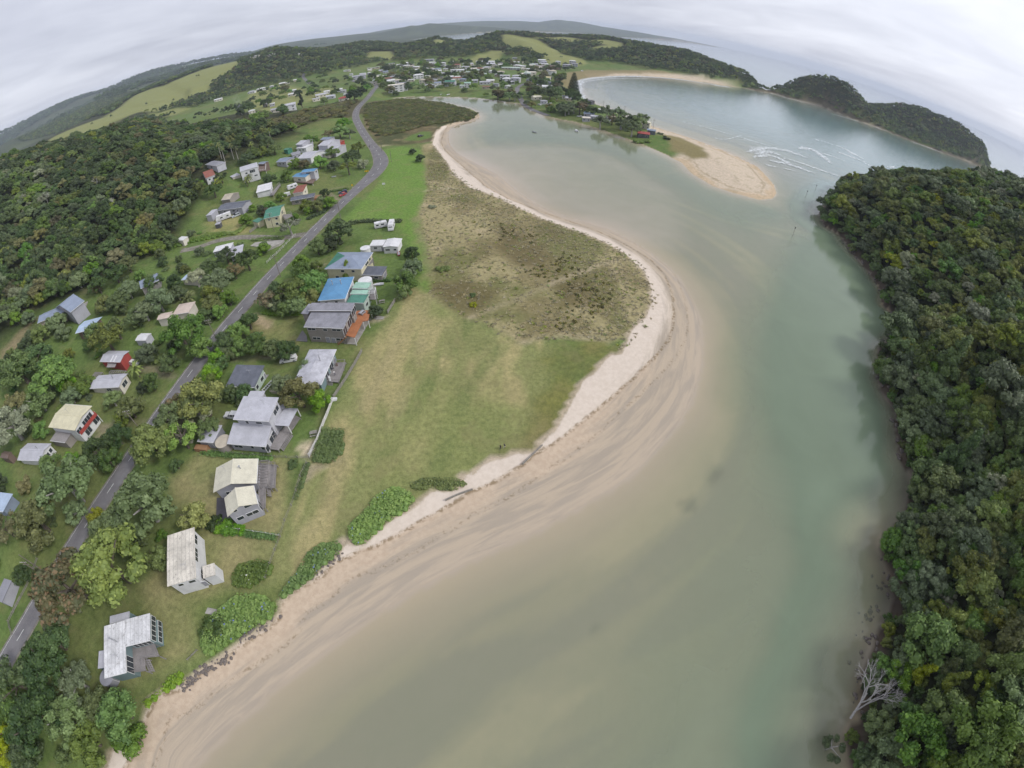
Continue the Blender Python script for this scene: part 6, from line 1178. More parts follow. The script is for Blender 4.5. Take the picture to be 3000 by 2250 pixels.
def vrows(fn, nm, s, rows):
    for r in rows:
        x, y, w_, rf = r[:4]; wl_ = r[4] if len(r) > 4 else rng.choice(['white', 'offwhite', 'lightgrey', 'beige', 'grey', 'palecream']); st = r[5] if len(r) > 5 else 1
        far_house(fn((x, y))[0], w_/s, rf, str(wl_), st, SPECIAL.get((nm, x, y)))
vrows(v1, 'v1', 5.53, [(890,640,230,'offwhite','white',3),(850,355,130,'blue'),(1770,545,160,'green','lightgrey',2),(1410,150,270,'midgrey'),(1975,400,80,'white','white',2),(2050,570,100,'mint','white',2),(1870,260,110,'terracotta','offwhite',2),(290,440,200,'grey','lightgrey',2),(60,318,50,'white'),(120,318,30,'lightgrey'),(160,378,50,'white'),(350,380,90,'lightgrey'),(560,430,90,'palecream'),(520,275,180,'palegreen'),(460,310,60,'white'),(795,210,130,'slateblue'),(760,280,90,'beige'),(815,243,100,'white'),(1000,300,90,'grey'),(1060,245,90,'white'),(1215,260,100,'white'),(1465,195,110,'white'),(1600,230,170,'white','white',2),(1470,290,60,'beige'),(1370,265,80,'palegreen'),(1795,178,50,'offwhite'),(1820,340,90,'white','white',2),(1590,360,70,'white','white',2),(1560,435,170,'midgrey'),(1510,485,80,'grey'),(1400,410,80,'white'),(1250,430,150,'white','white',2),(1310,500,90,'slate'),(1290,368,90,'offwhite'),(1020,485,130,'beige'),(800,490,120,'white'),(770,455,100,'terracotta'),(940,530,70,'offwhite'),(1035,615,60,'slate'),(1800,480,70,'white'),(1760,430,110,'white'),(1880,430,80,'white'),(1965,575,70,'palegreen','white'),(1970,470,100,'slateblue'),(2150,490,120,'lightgrey'),(1640,520,80,'lightgrey'),(680,262,50,'white'),(640,320,60,'grey'),(1130,370,70,'grey'),(930,410,60,'lightgrey'),(700,410,60,'white'),(980,440,50,'lightgrey'),(1690,300,70,'grey'),(1150,225,50,'beige'),(90,715,90,'lightgrey'),(30,655,90,'grey'),(450,365,40,'white')])
vrows(v2, 'v2', 5.53, [(1360,475,180,'yellow','white',2),(1350,430,220,'dark','dark'),(715,440,150,'white','white',2),(2075,830,150,'dark','dark'),(1225,760,140,'palecream','palecream'),(150,215,90,'lightgrey'),(310,180,110,'lightgrey'),(420,175,70,'beige'),(500,205,90,'white','white',2),(650,230,80,'white'),(640,198,80,'dark'),(430,262,70,'terracotta'),(260,320,100,'palegreen'),(255,365,50,'white'),(360,330,60,'offwhite','offwhite',2),(380,385,130,'palegreen'),(250,500,200,'lightgrey','taupe'),(480,490,120,'white'),(410,590,110,'terracotta','beige'),(575,550,60,'midgrey'),(740,495,120,'white','white',2),(755,582,80,'white'),(670,380,90,'lightgrey'),(740,280,140,'palegreen'),(880,285,150,'palegreen'),(1020,292,80,'offwhite'),(900,190,90,'white'),(815,205,60,'white'),(1040,195,80,'beige'),(1040,258,150,'white'),(1200,250,90,'lightgrey','lightgrey',2),(1310,180,110,'white','lightgrey',2),(1350,208,80,'grey','grey',2),(1310,280,130,'taupe','taupe',2),(1575,205,80,'lightgrey','lightgrey',2),(1480,235,70,'grey'),(1530,285,170,'brown','brown',2),(1720,258,130,'grey','grey',2),(1810,195,100,'white','grey',2),(1850,240,80,'midgrey','grey',2),(1180,335,100,'lightgrey'),(1180,375,80,'beige'),(1030,380,110,'offwhite'),(900,415,120,'lightgrey'),(1390,395,100,'grey'),(1390,520,140,'slate','slate'),(1400,590,160,'white','white'),(1110,510,90,'slate','grey',2),(1250,565,90,'lightgrey'),(1345,830,90,'grey','lightgrey'),(1760,780,130,'lightgrey'),(1690,752,100,'slate'),(875,115,70,'lightgrey'),(560,240,60,'grey'),(120,350,60,'palegreen'),(60,300,60,'grey'),(1100,300,60,'white')])
vrows(v3, 'v3', 5.53, [(1700,500,150,'red','offwhite'),(840,660,170,'lightgrey','white',2),(210,390,110,'grey'),(360,340,130,'white'),(530,300,60,'white'),(705,255,90,'white'),(790,240,60,'white'),(920,200,70,'white'),(1150,240,60,'paleblue'),(890,370,80,'white'),(870,430,120,'white'),(1205,385,60,'white'),(1330,445,160,'lightgrey'),(1425,390,90,'white'),(1490,470,130,'lightgrey'),(1620,360,110,'white'),(1690,385,100,'slate'),(1750,440,80,'paleblue'),(1250,510,110,'lightgrey'),(590,690,120,'grey'),(430,600,60,'white'),(210,712,90,'white'),(1940,170,160,'grey','lightgrey',2),(1820,100,40,'white'),(540,595,40,'white')])
vrows(v4, 'v4', 4.424, [(1700,600,150,'red','dark'),(1000,340,130,'paleblue','grey'),(1740,500,90,'palecream','palecream',2),(1070,378,100,'lightgrey'),(960,398,50,'offwhite'),(1280,390,110,'beige'),(1130,285,80,'white'),(1030,275,60,'grey'),(1690,572,110,'grey','taupe'),(1805,562,80,'slateblue','slate')])
for p_, w_, lab in (((748,166),10,'white-roofed farm building on the hilltop, left one of the pair'), ((790,162),12,'white-roofed farm building on the hilltop beside the winding drive'), ((878,160),8,'small white building on the wooded hill saddle'), ((640,293),9,'white house alone at the edge of the valley bush'), ((250,392),10,'pale farmhouse below the pasture ridge')): far_house(p_, w_*2.4, 'white', 'offwhite', 1, lab, 'gable', 'farm_building')
# trees between the far houses
EXTRA = 1
vq = U([(1000,262),(1080,225),(1120,190),(1300,182),(1450,182),(1600,182),(1690,200),(1660,225),(1640,265),(1690,285),(1740,305),(1640,340),(1560,305),(1500,292),(1420,282),(1330,272),(1200,272),(1150,280),(1110,262)], 3)
def free(x, y, pad):
    F_ = np.array([(f[0], f[1], f[2]) for f in FOOT]); return np.min(np.hypot(x - F_[:, 0], y - F_[:, 1]) - F_[:, 2]*.75) > pad
def vtree(x, y, r, ty, fm, lab, grp):
    me = CR['far%d' % rng.integers(3)] if fm == 'far' else CR['%s%d' % (fm, rng.integers(3))]; o = with_mat(link(D.objects.new('village_tree', me)), LM[ty]); k = r/4; o.location = (x, y, float(gz(x, y)) - .1); o.scale = (k, k, k*rng.uniform(.8, 1.25)); o.rotation_euler = (0, 0, rng.random()*6.28); tag(o, lab, 'tree', grp)
vq2 = U([(1030,258),(1090,222),(1130,192),(1300,186),(1450,186),(1600,188),(1650,205),(1620,235),(1560,250),(1500,262),(1420,268),(1330,262),(1200,258),(1120,258)], 3)
for (x0_, y0_) in zip(*[list(a) for a in (lambda X_: (X_[0], X_[1]))(jgrid(vq2[:, 0].min(), vq2[:, 0].max(), vq2[:, 1].min(), vq2[:, 1].max(), 37.0))]):
    if sdf(np.array([x0_]), np.array([y0_]), vq2)[0] < 3: continue
    a_, b_, c_ = to_px(np.array([x0_]), np.array([y0_]), gz(np.array([x0_]), np.array([y0_]))); far_house((float(a_[0]), float(b_[0])), rng.uniform(9, 15)*1300/c_[0], str(rng.choice(['white', 'white', 'lightgrey', 'lightgrey', 'offwhite', 'grey', 'midgrey', 'palegreen', 'beige', 'terracotta', 'slateblue'])), str(rng.choice(['white', 'offwhite', 'lightgrey', 'beige'])), int(rng.random() < .3) + 1)
x, y = jgrid(vq[:, 0].min(), vq[:, 0].max(), vq[:, 1].min(), vq[:, 1].max(), 12.5); k = sdf(x, y, vq) > 2; x, y = x[k], y[k]; n = 0
vs_line = np.vstack([resample(vr, 4), resample(vr2, 4), rc[-60:]])
for i in rng.permutation(len(x)):
    if n >= 300: break
    if not free(x[i], y[i], 0.0) or np.min(np.hypot(vs_line[:, 0] - x[i], vs_line[:, 1] - y[i])) < 6: continue
    u = rng.random(); ty = 'dk' if u < .35 else 'mg' if u < .65 else 'po' if u < .8 else 'bw' if u < .92 else 'br'; vtree(x[i], y[i], rng.uniform(3.6, 7.6), ty, 'dome' if rng.random() < .6 else 'round', '%s garden tree between the houses of the far village' % COLW[ty], 'garden trees of the far village'); n += 1
x, y = jgrid(-620, -150, 560, 1050, 26.0); pv = U([(690,330),(760,270),(900,235),(1000,230),(1090,240),(1080,280),(1000,310),(900,330),(800,350),(720,360)], 3); k = sdf(x, y, pv) > 0
for i in np.where(k)[0]:
    if free(x[i], y[i], 2) and rng.random() < .75: u = rng.random(); ty = 'dk' if u < .4 else 'mg' if u < .8 else 'br'; vtree(x[i], y[i], rng.uniform(3.5, 7), ty, 'dome', '%s tree scattered in the green valley behind the wetland' % COLW[ty], 'trees of the green valley')
for f, rows in ((v3, [(1010,560,5.2,'pn','tall','tall dark conifer beside the white villa in the valley'),(430,555,8,'dk','dome','dark dome tree beside the smoke plume'),(150,630,8.5,'dk','dome','dark round tree just right of the smoke plume'),(20,700,6,'dk','round','dark tree just left of the smoke plume'),(740,320,9,'bw','dome','wide dark tree on the valley lawn'),(1160,330,7,'mg','round','green tree in the middle of the valley lawn'),(700,660,7,'br','round','leafy green tree left of the white villa'),(1870,430,10,'pn','dome','dark pine clump beside the road, nearer one'),(1960,380,8,'pn','dome','dark pine clump beside the road, farther one'),(2060,300,8,'dk','dome','dark rounded trees behind the roadside pines'),(1380,520,5.5,'po','round','grey-green round tree by the valley sheds'),(280,790,7,'br','dome','leafy green tree on the wetland edge, left of pair'),(430,760,6,'mg','dome','leafy green tree on the wetland edge, right of pair')]),
    (v2, [(600,690,9,'rd','dome','dark reddish spreading tree at the estuary edge'),(790,720,7.5,'po','dome','grey-green tree at the estuary edge beside the reddish one'),(880,740,6,'po','dome','rounded grey-green tree overhanging the estuary bank'),(960,700,5,'dk','round','small dark tree where the street meets the water'),(1200,600,7,'dk','dome','wide dark green tree above the street end'),(1130,640,6,'rd','dome','brownish red tree above the street end'),(1450,700,9,'dk','dome','large dark tree behind the cream boxy house'),(1560,660,8,'po','dome','large grey-green tree below the tall conifer'),(1460,930,5,'br','round','bright green round tree on the estuary bank'),(1070,820,4.5,'po','round','rounded shrub-like tree at the estuary wall'),(1150,860,5,'bw','dome','brownish tree leaning over the estuary wall'),(1850,730,7,'dk','dome','dark tree below the tall conifer on the ocean side'),(1560,440,5,'dk','round','dark round bush on the beach dunes'),(1600,590,5,'po','round','grey-green tree behind the beach dunes'),(1840,900,8,'po','dome','broad grey-green tree in the middle of the spit'),(1700,940,8,'po','dome','broad tree above the spit shore'),(1980,880,7,'rd','dome','dark reddish tree on the spit'),(2120,960,7,'dk','dome','dark tree near the black house on the spit'),(1700,280,6,'dk','dome','dark tree in front of the two-storey beach houses')]),
    (v4, [(740,250,8,'po','dome','spreading grey-green tree on the upper spit'),(880,250,8,'rd','dome','spreading reddish tree on the upper spit'),(1230,300,8,'po','dome','low spreading tree on the ocean side of the spit'),(1380,320,8,'po','dome','windswept grey-green tree in the middle of the spit'),(1150,430,8,'po','dome','grey-green tree overhanging the spit beach'),(1300,400,6,'rd','dome','dark reddish tree beside the beige spit house'),(1430,440,8,'po','dome','broad tree behind the upright white dinghy'),(1560,520,8.5,'po','dome','largest broad tree near the spit end'),(1640,420,8,'po','dome','tall broad tree on the spit crest'),(1690,380,7,'po','dome','windswept tree at the seaward end of the spit'),(1560,400,7,'dk','dome','dark tree on the spit crest'),(1500,340,4,'po','open','thin windswept tree against the bay'),(1760,640,4,'mg','bush','shrubs in front of the red-roofed spit house'),(1650,650,4,'mg','bush','shrubs left of the red-roofed spit house'),(2020,610,3.5,'dk','bush','dark bush at the end of the spit lawn'),(1920,560,2.6,'dk','bush','small bush above the ocean beach on the spit')])):
    for (a, b_, r, ty, fm, lab) in rows: tree(f((a, b_))[0], r, ty, fm, lab, 'tree' if fm != 'bush' else 'shrub', h=1.35 if 'conifer' in lab else 1.0)

# ================================================================ vehicles and boats
def car_paint(nm, c): return mat('car_paint_' + nm, c, .3, .03, 1, .5)
CP = dict(white=(.62,.62,.62), silver=(.40,.42,.44), black=(.025,.025,.03), red=(.32,.03,.03), navy=(.03,.04,.08))
M_tyre = mat('tyre', (.02,.02,.02), .9, .05); M_lamp = mat('lamp_lens', (.6,.6,.55), .2, .03, 1, .5); M_tail = mat('tail_lens', (.3,.02,.02), .3, .03)
def extr(b, prof, w0, w1, z0, mi=0):   # side profile (x,z) extruded across; tapering upward
    zs = [p[1] for p in prof]; lo, hi = min(zs), max(zs); f = lambda z: (w0 + (w1 - w0)*(z - lo)/max(1e-6, hi - lo))/2; n = len(prof)
    vs_ = [(x, -f(z), z + z0) for x, z in prof] + [(x, f(z), z + z0) for x, z in prof]
    b.add(vs_, [tuple(range(n)), tuple(range(2*n - 1, n - 1, -1))] + [(i, n + i, n + (i+1) % n, (i+1) % n) for i in range(n)], mi); return b
def place(pa, pb, lift=.8):            # rear and front survey points -> centre, heading, length
    a = P1(pa, lift); b = P1(pb, lift); c = (a + b)/2; return c, math.atan2(b[1] - a[1], b[0] - a[0]), float(np.linalg.norm(b - a))
def car(label, pa, pb, col, kind='wagon', cat='car', name='parked_car', L_=None):
    c, rz, l = place(pa, pb); e = empty(name, (c[0], c[1], float(gz(*c)) + .02), rz); tag(e, label, cat); L_ = L_ or {'wagon': 4.6, 'ute': 5.1, 'van': 4.9, 'hatch': 4.1}[kind]; p = car_paint(col, CP[col]); h = L_/2; Wd = 1.8
    body = extr(MB(), [(-h, .35), (-h, .85), (-h + .1, .98), (h - 1.4, .98), (h - .25, .85), (h, .7), (h, .35), (h - .2, .28), (-h + .2, .28)], Wd, Wd*.94, 0).obj('body', p, e)
    cab = {'wagon': [(-h + .08, .99), (-h + .35, 1.55), (h - 2.3, 1.58), (h - 1.45, .99)], 'hatch': [(-h + .1, .99), (-h + .6, 1.45), (h - 2.0, 1.48), (h - 1.2, .99)], 'ute': [(-.6, .99), (-.5, 1.62), (h - 2.2, 1.62), (h - 1.4, .99)], 'van': [(-h + .05, .99), (-h + .12, 1.9), (h - 1.5, 1.9), (h - .8, .99)]}[kind]
    extr(MB(), cab, Wd*.93, Wd*.76, 0).obj('windows', M_glass, e)
    zt = max(z for _, z in cab); xs = [x for x, z in cab if z > zt - .1]; MB().box(min(xs) - .05, max(xs) + .05, -Wd*.40, Wd*.40, zt - .03, zt + .04).obj('roof_panel', p, e)
    for xx in (min(xs), (min(xs) + max(xs))/2, max(xs)):
        for s_ in (-1, 1): MB().beam((xx, s_*Wd*.46, .98), (xx, s_*Wd*.385, zt), .1, .06).obj('pillar', p, e)
    if kind == 'ute': MB().box(-h + .1, -.7, -Wd*.44, Wd*.44, .99, 1.55).obj('canopy', p, e); MB().box(-h + .5, -1.0, -Wd*.445, Wd*.445, 1.15, 1.42).obj('canopy_window', M_glass, e)
    if kind == 'van': MB().box(-h + .1, 0, -Wd*.465, Wd*.465, 1.0, 1.84).obj('side_panel', p, e)
    wm = D.meshes.get('wheel') or MB().hexa([(.33*math.cos(i*.5236), -.1, .33*math.sin(i*.5236)) for i in range(12)], [(.33*math.cos(i*.5236), .1, .33*math.sin(i*.5236)) for i in range(12)]).mesh('wheel', M_tyre)
    rm = D.meshes.get('rim') or MB().hexa([(.2*math.cos(i*.785), -.115, .2*math.sin(i*.785)) for i in range(8)], [(.2*math.cos(i*.785), .115, .2*math.sin(i*.785)) for i in range(8)]).mesh('rim', M_metal)
    for xx in (-h + .85, h - .9):
        for s_ in (-1, 1): o = link(D.objects.new('wheel', wm), e); o.location = (xx, s_*(Wd/2 - .08), .33); link(D.objects.new('rim', rm), o)
    for s_ in (-1, 1): MB().box(h - .03, h + .03, s_*.62 - .18, s_*.62 + .18, .62, .76).obj('headlight', M_lamp, e); MB().box(-h - .03, -h + .02, s_*.68 - .12, s_*.68 + .12, .65, .9).obj('tail_light', M_tail, e)
    FOOT.append((c[0], c[1], 2.5, rz, 2.4, 1)); return e
car('white utility with a canopy on the lawn behind the dark-roofed cottage', *c7((842,1098),(702,1122)), 'white', 'ute')
car('white station wagon nosing out from behind the two-storey grey house', *cE((735,800),(580,785)), 'white', 'wagon')
car('white car in the hedge gap by the pinkish cottage', *c4((1985,1262),(1888,1335)), 'white', 'van', 'van')
car('white car parked beside the small dark red cabin', *c6((1195,498),(1287,528)), 'white', 'hatch')
car('silver wagon beside the white bus', *c5((325,1030),(250,1055)), 'silver', 'wagon'); car('dark car behind the silver wagon', *c5((330,1012),(270,1028)), 'black', 'hatch')
car('white van on the drive of the reddish brown roofed house', *c5((800,845),(700,868)), 'white', 'van', 'van')
car('red car parked facing the road beside the dark hedge', *c5((1300,838),(1250,862)), 'red', 'hatch'); car('dark blue car between the hedge and the red car', *c5((1310,822),(1245,832)), 'navy', 'wagon')
car('black four-wheel drive on the grass by the sandy track', *cT((488,886),(537,872)), 'black', 'wagon')
car('small white van on the far road by the inlet', *v1((638,572),(640,545)), 'white', 'van', 'van'); car('white car on the street end by the cream boxy house', *v2((1255,858),(1300,866)), 'white', 'hatch'); car('white car on the grass by the pale blue-grey bach', *v4((895,358),(855,352)), 'white', 'wagon'); car('white van at the back of the ocean beach', *v2((1945,318),(1990,318)), 'white', 'van', 'van')
car('white car beside the white caravan on the estuary lawn', *v1((1445,578),(1490,572)), 'white', 'wagon')
def caravan(label, pa, pb, L_=5.6, hgt=2.5, motor=False, name='caravan'):
    c, rz, l = place(pa, pb, 1.2); e = empty(name, (c[0], c[1], float(gz(*c)) + .02), rz); tag(e, label, 'motorhome' if motor else 'caravan'); h = L_/2; p = pm('plain', 'white')
    prof = [(-h, .45), (-h - .1, 1.2), (-h + .15, hgt), (h - .3, hgt), (h + .1, 1.5), (h - .05, .45)] if not motor else [(-h, .4), (-h, hgt), (h - .8, hgt), (h - .25, 1.7), (h, 1.0), (h, .4)]
    body = extr(MB(), prof, 2.2, 2.05, 0).obj('body', p, e)
    for s_ in (-1, 1):
        for u, w_ in ((-.28, 1.1), (.12, 1.3)): MB().box(u*L_ - w_/2, u*L_ + w_/2, s_*1.09 - .03, s_*1.09 + .03, 1.35, 1.95).obj('window', M_glass, e)
        MB().box(-h + .1, h - .2, s_*1.12 - .02, s_*1.12 + .02, .8, .95).obj('stripe', pm('plain', 'midgrey'), e)
    MB().hexa([(h - .24, -.8, 1.74), (h - .24, .8, 1.74), (h - .7, .8, 2.28), (h - .7, -.8, 2.28)], [(h - .18, -.8, 1.76), (h - .18, .8, 1.76), (h - .64, .8, 2.30), (h - .64, -.8, 2.30)]).obj('windscreen' if motor else 'window', M_glass, e)
    MB().box(-.35, .35, -.35, .35, hgt, hgt + .12).obj('roof_hatch', pm('plain', 'lightgrey'), e)
    wm = D.meshes['wheel']
    for xx in ((-h + 1.2, h - 1.1) if motor else (-.1,)):
        for s_ in (-1, 1): o = link(D.objects.new('wheel', wm), e); o.location = (xx, s_*.98, .33)
    if not motor: MB().beam((h, 0, .45), (h + 1.1, 0, .45), .1, .08).obj('tow_bar', M_metal, e)
    FOOT.append((c[0], c[1], 3, rz, 3, 1.2))
caravan('white caravan parked crosswise beside the hedge', *c5((1578,1142),(1680,1122)), 5.4); caravan('white motorhome parked end-on next to the caravan', *c5((1742,1088),(1712,1198)), 6.4, 2.8, True, 'motorhome')
caravan('long white bus-like motorhome below the slate-roofed house', *c5((230,1048),(114,1080)), 8.0, 2.9, True, 'motorhome'); caravan('white caravan beside the reddish brown roof', *c5((850,768),(770,792)), 5.6); caravan('long white caravan on the estuary lawn', *v1((1345,572),(1430,568)), 7); caravan('white caravan by the village street end', *v2((1460,858),(1390,858)), 6)
def boat(label, pa, pb, L_, col, lift=.3, tilt=0.0, name='dinghy', deckcol='lightgrey', cabin=False, flip=False, cat='boat', water_=False, stand=None):
    c, rz, l = place(pa, pb, lift); z = 0 if water_ else float(gz(*c)) + .02; e = empty(name, (c[0], c[1], z), rz); tag(e, label, cat); Bw = L_*.36; b = MB(); st = [(-.5, .75), (-.2, 1), (.15, .95), (.38, .6), (.5, .04)]; vs_ = []
    for u, k in st: vs_ += [(u*L_, -Bw/2*k, .55 + .15*max(0, u)), (u*L_, -Bw/2*k*.7, .12), (u*L_, 0, 0 + .2*max(0, u - .3)), (u*L_, Bw/2*k*.7, .12), (u*L_, Bw/2*k, .55 + .15*max(0, u))]
    fs = [(i*5 + j, i*5 + j + 1, i*5 + j + 6, i*5 + j + 5) for i in range(4) for j in range(4)] + [(0, 1, 2, 3, 4)]; b.add(vs_, fs)
    hull = b.obj('hull', pm('plain', col), e); md = hull.modifiers.new('shell', 'SOLIDIFY'); md.thickness = .05
    if not flip: MB().hexa([(u*L_*.96, s_*Bw/2*k*.86, .26) for u, k, s_ in [(-.5,.75,-1),(-.2,1,-1),(.15,.95,-1),(.4,.5,-1),(.4,.5,1),(.15,.95,1),(-.2,1,1),(-.5,.75,1)]], [(u*L_*.96, s_*Bw/2*k*.86, .30) for u, k, s_ in [(-.5,.75,-1),(-.2,1,-1),(.15,.95,-1),(.4,.5,-1),(.4,.5,1),(.15,.95,1),(-.2,1,1),(-.5,.75,1)]]).obj('floor_boards', pm('plain', deckcol), e)
    for u in (-.25, .1): MB().box(u*L_ - .12, u*L_ + .12, -Bw*.42, Bw*.42, .40, .44).obj('thwart', pm('plain', deckcol), e) if not flip else None
    if cabin: MB().hexa([(-.1*L_, -Bw*.34, .55), (.25*L_, -Bw*.28, .6), (.25*L_, Bw*.28, .6), (-.1*L_, Bw*.34, .55)], [(-.05*L_, -Bw*.28, 1.35), (.12*L_, -Bw*.24, 1.35), (.12*L_, Bw*.24, 1.35), (-.05*L_, Bw*.28, 1.35)]).obj('cabin', pm('plain', 'white'), e); MB().box(-.52*L_ - .2, -.5*L_, -.2, .2, .1, 1.0).obj('outboard_motor', pm('plain', 'dark'), e)
    if flip: e.rotation_euler = (math.pi, 0, rz); e.location[2] = z + .6
    if stand: e.rotation_euler = (0, -1.35, rz); e.location[2] = z + L_/2
    FOOT.append((c[0], c[1], L_/2, rz, L_/2, 1)); return e
boat('grey dinghy moored alone in the upper estuary', *v4((310,566),(264,556)), 4.2, 'midgrey', name='moored_dinghy', water_=True); boat('white motor boat with small cabin moored off the spit', *v4((860,572),(812,520)), 6.5, 'white', cabin=True, name='motor_boat', water_=True)
boat('white dinghy on the grass behind the blue-roofed house', *c7((1648,418),(1566,426)), 3.6, 'white'); boat('red kayak on the lawn below the white cottage', *c7((1797,160),(1795,110)), 3.2, 'red', name='kayak'); boat('white upturned dinghy against the fence by the field', *cE((1765,622),(1682,628)), 3.4, 'white', flip=True, name='upturned_dinghy')
boat('pinkish white dinghy under trees beside the two-storey grey house', *cE((765,650),(722,618)), 3.0, 'pink'); boat('white dinghy standing on end by the spit trees', *v4((1405,545),(1405,500)), 4, 'white', stand=True, name='upright_dinghy'); boat('white kayak on the estuary lawn, shorter of two', *v1((1605,712),(1620,690)), 4, 'white', name='kayak'); boat('long white canoe lying on the estuary bank', *v1((1712,716),(1762,688)), 7, 'white', name='canoe'); boat('white dinghy on the lawn of the sky-blue roofed house', *c5((1178,690),(1212,686)), 2.6, 'white')
# boat trailer with white frame, lumber beside it
c, rz, l = place(*cE((1000,535),(1150,378)), .8); e = empty('boat_trailer', (c[0], c[1], float(gz(*c))), rz); tag(e, 'long white framed trailer beside the dark-roofed cottage', 'trailer')
for s_ in (-.55, .55): MB().beam((-l/2, s_, .8), (l/2, s_*.8, .9), .14, .18).obj('rail', M_frame, e)
for i in range(9): MB().beam((-l/2 + l*i/8, -.55, .85), (-l/2 + l*i/8, .55, .85), .1, .1).obj('cross_member', M_frame, e)
for s_ in (-.8, .8): o = link(D.objects.new('wheel', D.meshes['wheel']), e); o.location = (-.4, s_, .33)
for i in range(6):
    c, rz, l = place(*cE((1060 + 5*i, 520 + 8*i),(1270 + 8*i, 545 + 7*i)), .1); tag(MB().beam((-l/2, 0, .08 + .02*i), (l/2, .2, .08), .12, .08).obj('timber_length', pm('plain', 'beige'), None, loc=(c[0], c[1], float(gz(*c)))), 'loose pale timber length on the grass by the white trailer', 'timber', 'loose timber by the trailer').rotation_euler = (0, 0, rz + rng.normal()*.06)

# ================================================================ poles, fences, small things
M_pole = mat('pole_timber', (.19,.165,.14), .9, .12, 2); POLES = []
def pole(p, h, label, arm=True, grp=None):
    q = P1(p); e = empty('utility_pole', (q[0], q[1], float(gz(*q))), .25); tag(e, label, 'utility pole', grp); MB().bar((0, 0, -.5), (0, 0, h), .15, .11, 8).obj('mast', M_pole, e)
    if arm:
        for z in (h - .3, h - 1.1): MB().box(-1.1, 1.1, -.06, .06, z - .06, z + .06).obj('cross_arm', M_pole, e)
        for u in (-1, -.4, .4, 1): MB().cyl(u, 0, h - .24, h - .02, .05).obj('insulator', M_frame, e)
    return (q[0], q[1], float(gz(*q)) + h - .1)
pl = [pole((150,1700), 9, 'utility pole by the road above the big dark red tree'), pole(c6((1330,1172))[0], 9, 'utility pole with transformer arms by the lower road'), pole(c7((130,968))[0], 9, 'double-armed utility pole beside the big round leafy tree'), pole(c7((702,352))[0], 9, 'utility pole on the verge opposite the red-grey tree'), pole(c5((1262,1092))[0], 9, 'utility pole at the road edge by the mown lawn')]
pole(c5((645,1196))[0], 9, 'utility pole in front of the green-roofed house'); pole(c5((1640,452))[0], 7.5, 'pole at the start of the sandy track', False); pole(c5((1727,552))[0], 7.5, 'pole with black and yellow band on the mown lawn', False); pole(cT((206,752))[0], 10, 'tall pale pole beside the road through the mangroves', False); pole(cG((470,1190))[0], 8, 'leaning grey pole by the roadside paddock', False); pole(v4((1178,272))[0], 9, 'pole against the bay on the upper spit'); pole(v4((1453,338))[0], 9, 'pole against the bay in the middle of the spit'); pole(v4((1826,528))[0], 9, 'pole against the bay near the spit end'); pole(v4((1540,610))[0], 7, 'thin pole on the inner shore of the spit', False)
for i in range(len(pl) - 1):
    for u in (-1, -.4, .4, 1):
        b = MB(); A, B_ = Vector(pl[i]), Vector(pl[i+1]); sd_ = (B_ - A).cross(Vector((0, 0, 1))).normalized()*u; pr = None
        for k_ in range(9):
            t_ = k_/8; q = A.lerp(B_, t_) + sd_ - Vector((0, 0, 1))*4*t_*(1 - t_)*.9
            if pr is not None: b.bar(pr, q, .018, None, 3)
            pr = q
        tag(b.obj('power_line', M_dark), 'thin power line strung between the roadside poles', 'cable', 'power lines along the road')
def fence(label, px, h, mt, step=2.0, rails=3, bw=.13, name='fence', pale=False):
    p = M(px); ctr = p.mean(0); e = empty(name, (ctr[0], ctr[1], float(gz(*ctr)))); tag(e, label, 'fence'); q = resample(p, step); pm_ = D.meshes.get('post_' + mt.name) or MB().box(-.06, .06, -.06, .06, -.4, 1).mesh('post_' + mt.name, mt)
    for i in range(len(q)):
        z = float(gz(*q[i])); o = link(D.objects.new('post', pm_), e); o.location = (q[i][0] - ctr[0], q[i][1] - ctr[1], z - e.location[2]); o.scale = (1, 1, h + .1)
        if i + 1 < len(q):
            z2 = float(gz(*q[i+1])); a = Vector((q[i][0] - ctr[0], q[i][1] - ctr[1], z - e.location[2])); b_ = Vector((q[i+1][0] - ctr[0], q[i+1][1] - ctr[1], z2 - e.location[2]))
            for k_ in range(rails):
                hh = h*(k_ + .6)/rails; MB().beam(a + Vector((0, 0, hh)), b_ + Vector((0, 0, hh)), .04, bw).obj('rail' if not pale else 'board', mt, e)
M_wht = mat('white_fence_paint', (.55,.54,.52), .8, .12, 2, .25, 0, .3); M_gre = mat('grey_fence_timber', (.25,.235,.21), .9, .15, 2, .2, 0, .4)
fence('white board fence beside the rounded bright green bed', cE((1755,640),(1700,790),(1640,930),(1590,1080),(1500,1250)), 1.2, M_wht, 2.2, 5, .2, pale=True)
fence('dark grey board fence along the field by the hip-roofed house', cE((2070,112),(1990,260),(1880,440),(1765,615)), 1.2, M_gre, 2.2, 4, .2, pale=True)
fence('wire and post fence between the cream gabled house and the field', cF((1475,400),(1400,560),(1340,790),(1225,1050),(1190,1190)), 1.0, M_gre, 3.0, 2, .05); fence('post and rail fence below the cream gabled house', cF((500,1085),(750,1120),(960,1150),(1185,1185)), .9, M_wht, 2.6, 2, .08); fence('old grey fence running down to the beach bank', cF((1190,1190),(1110,1390),(1030,1640)), .9, M_gre, 3.0, 2, .06)
fence('short grey board fence at the edge of the field by the blue-roofed house', c7((1695,692),(1760,585)), 1.3, M_gre, 1.8, 5, .2, pale=True); fence('low wire fence from the board fence up to the shrubs', c7((1765,580),(1800,530),(1835,490)), 1.0, M_gre, 2.5, 2, .05)
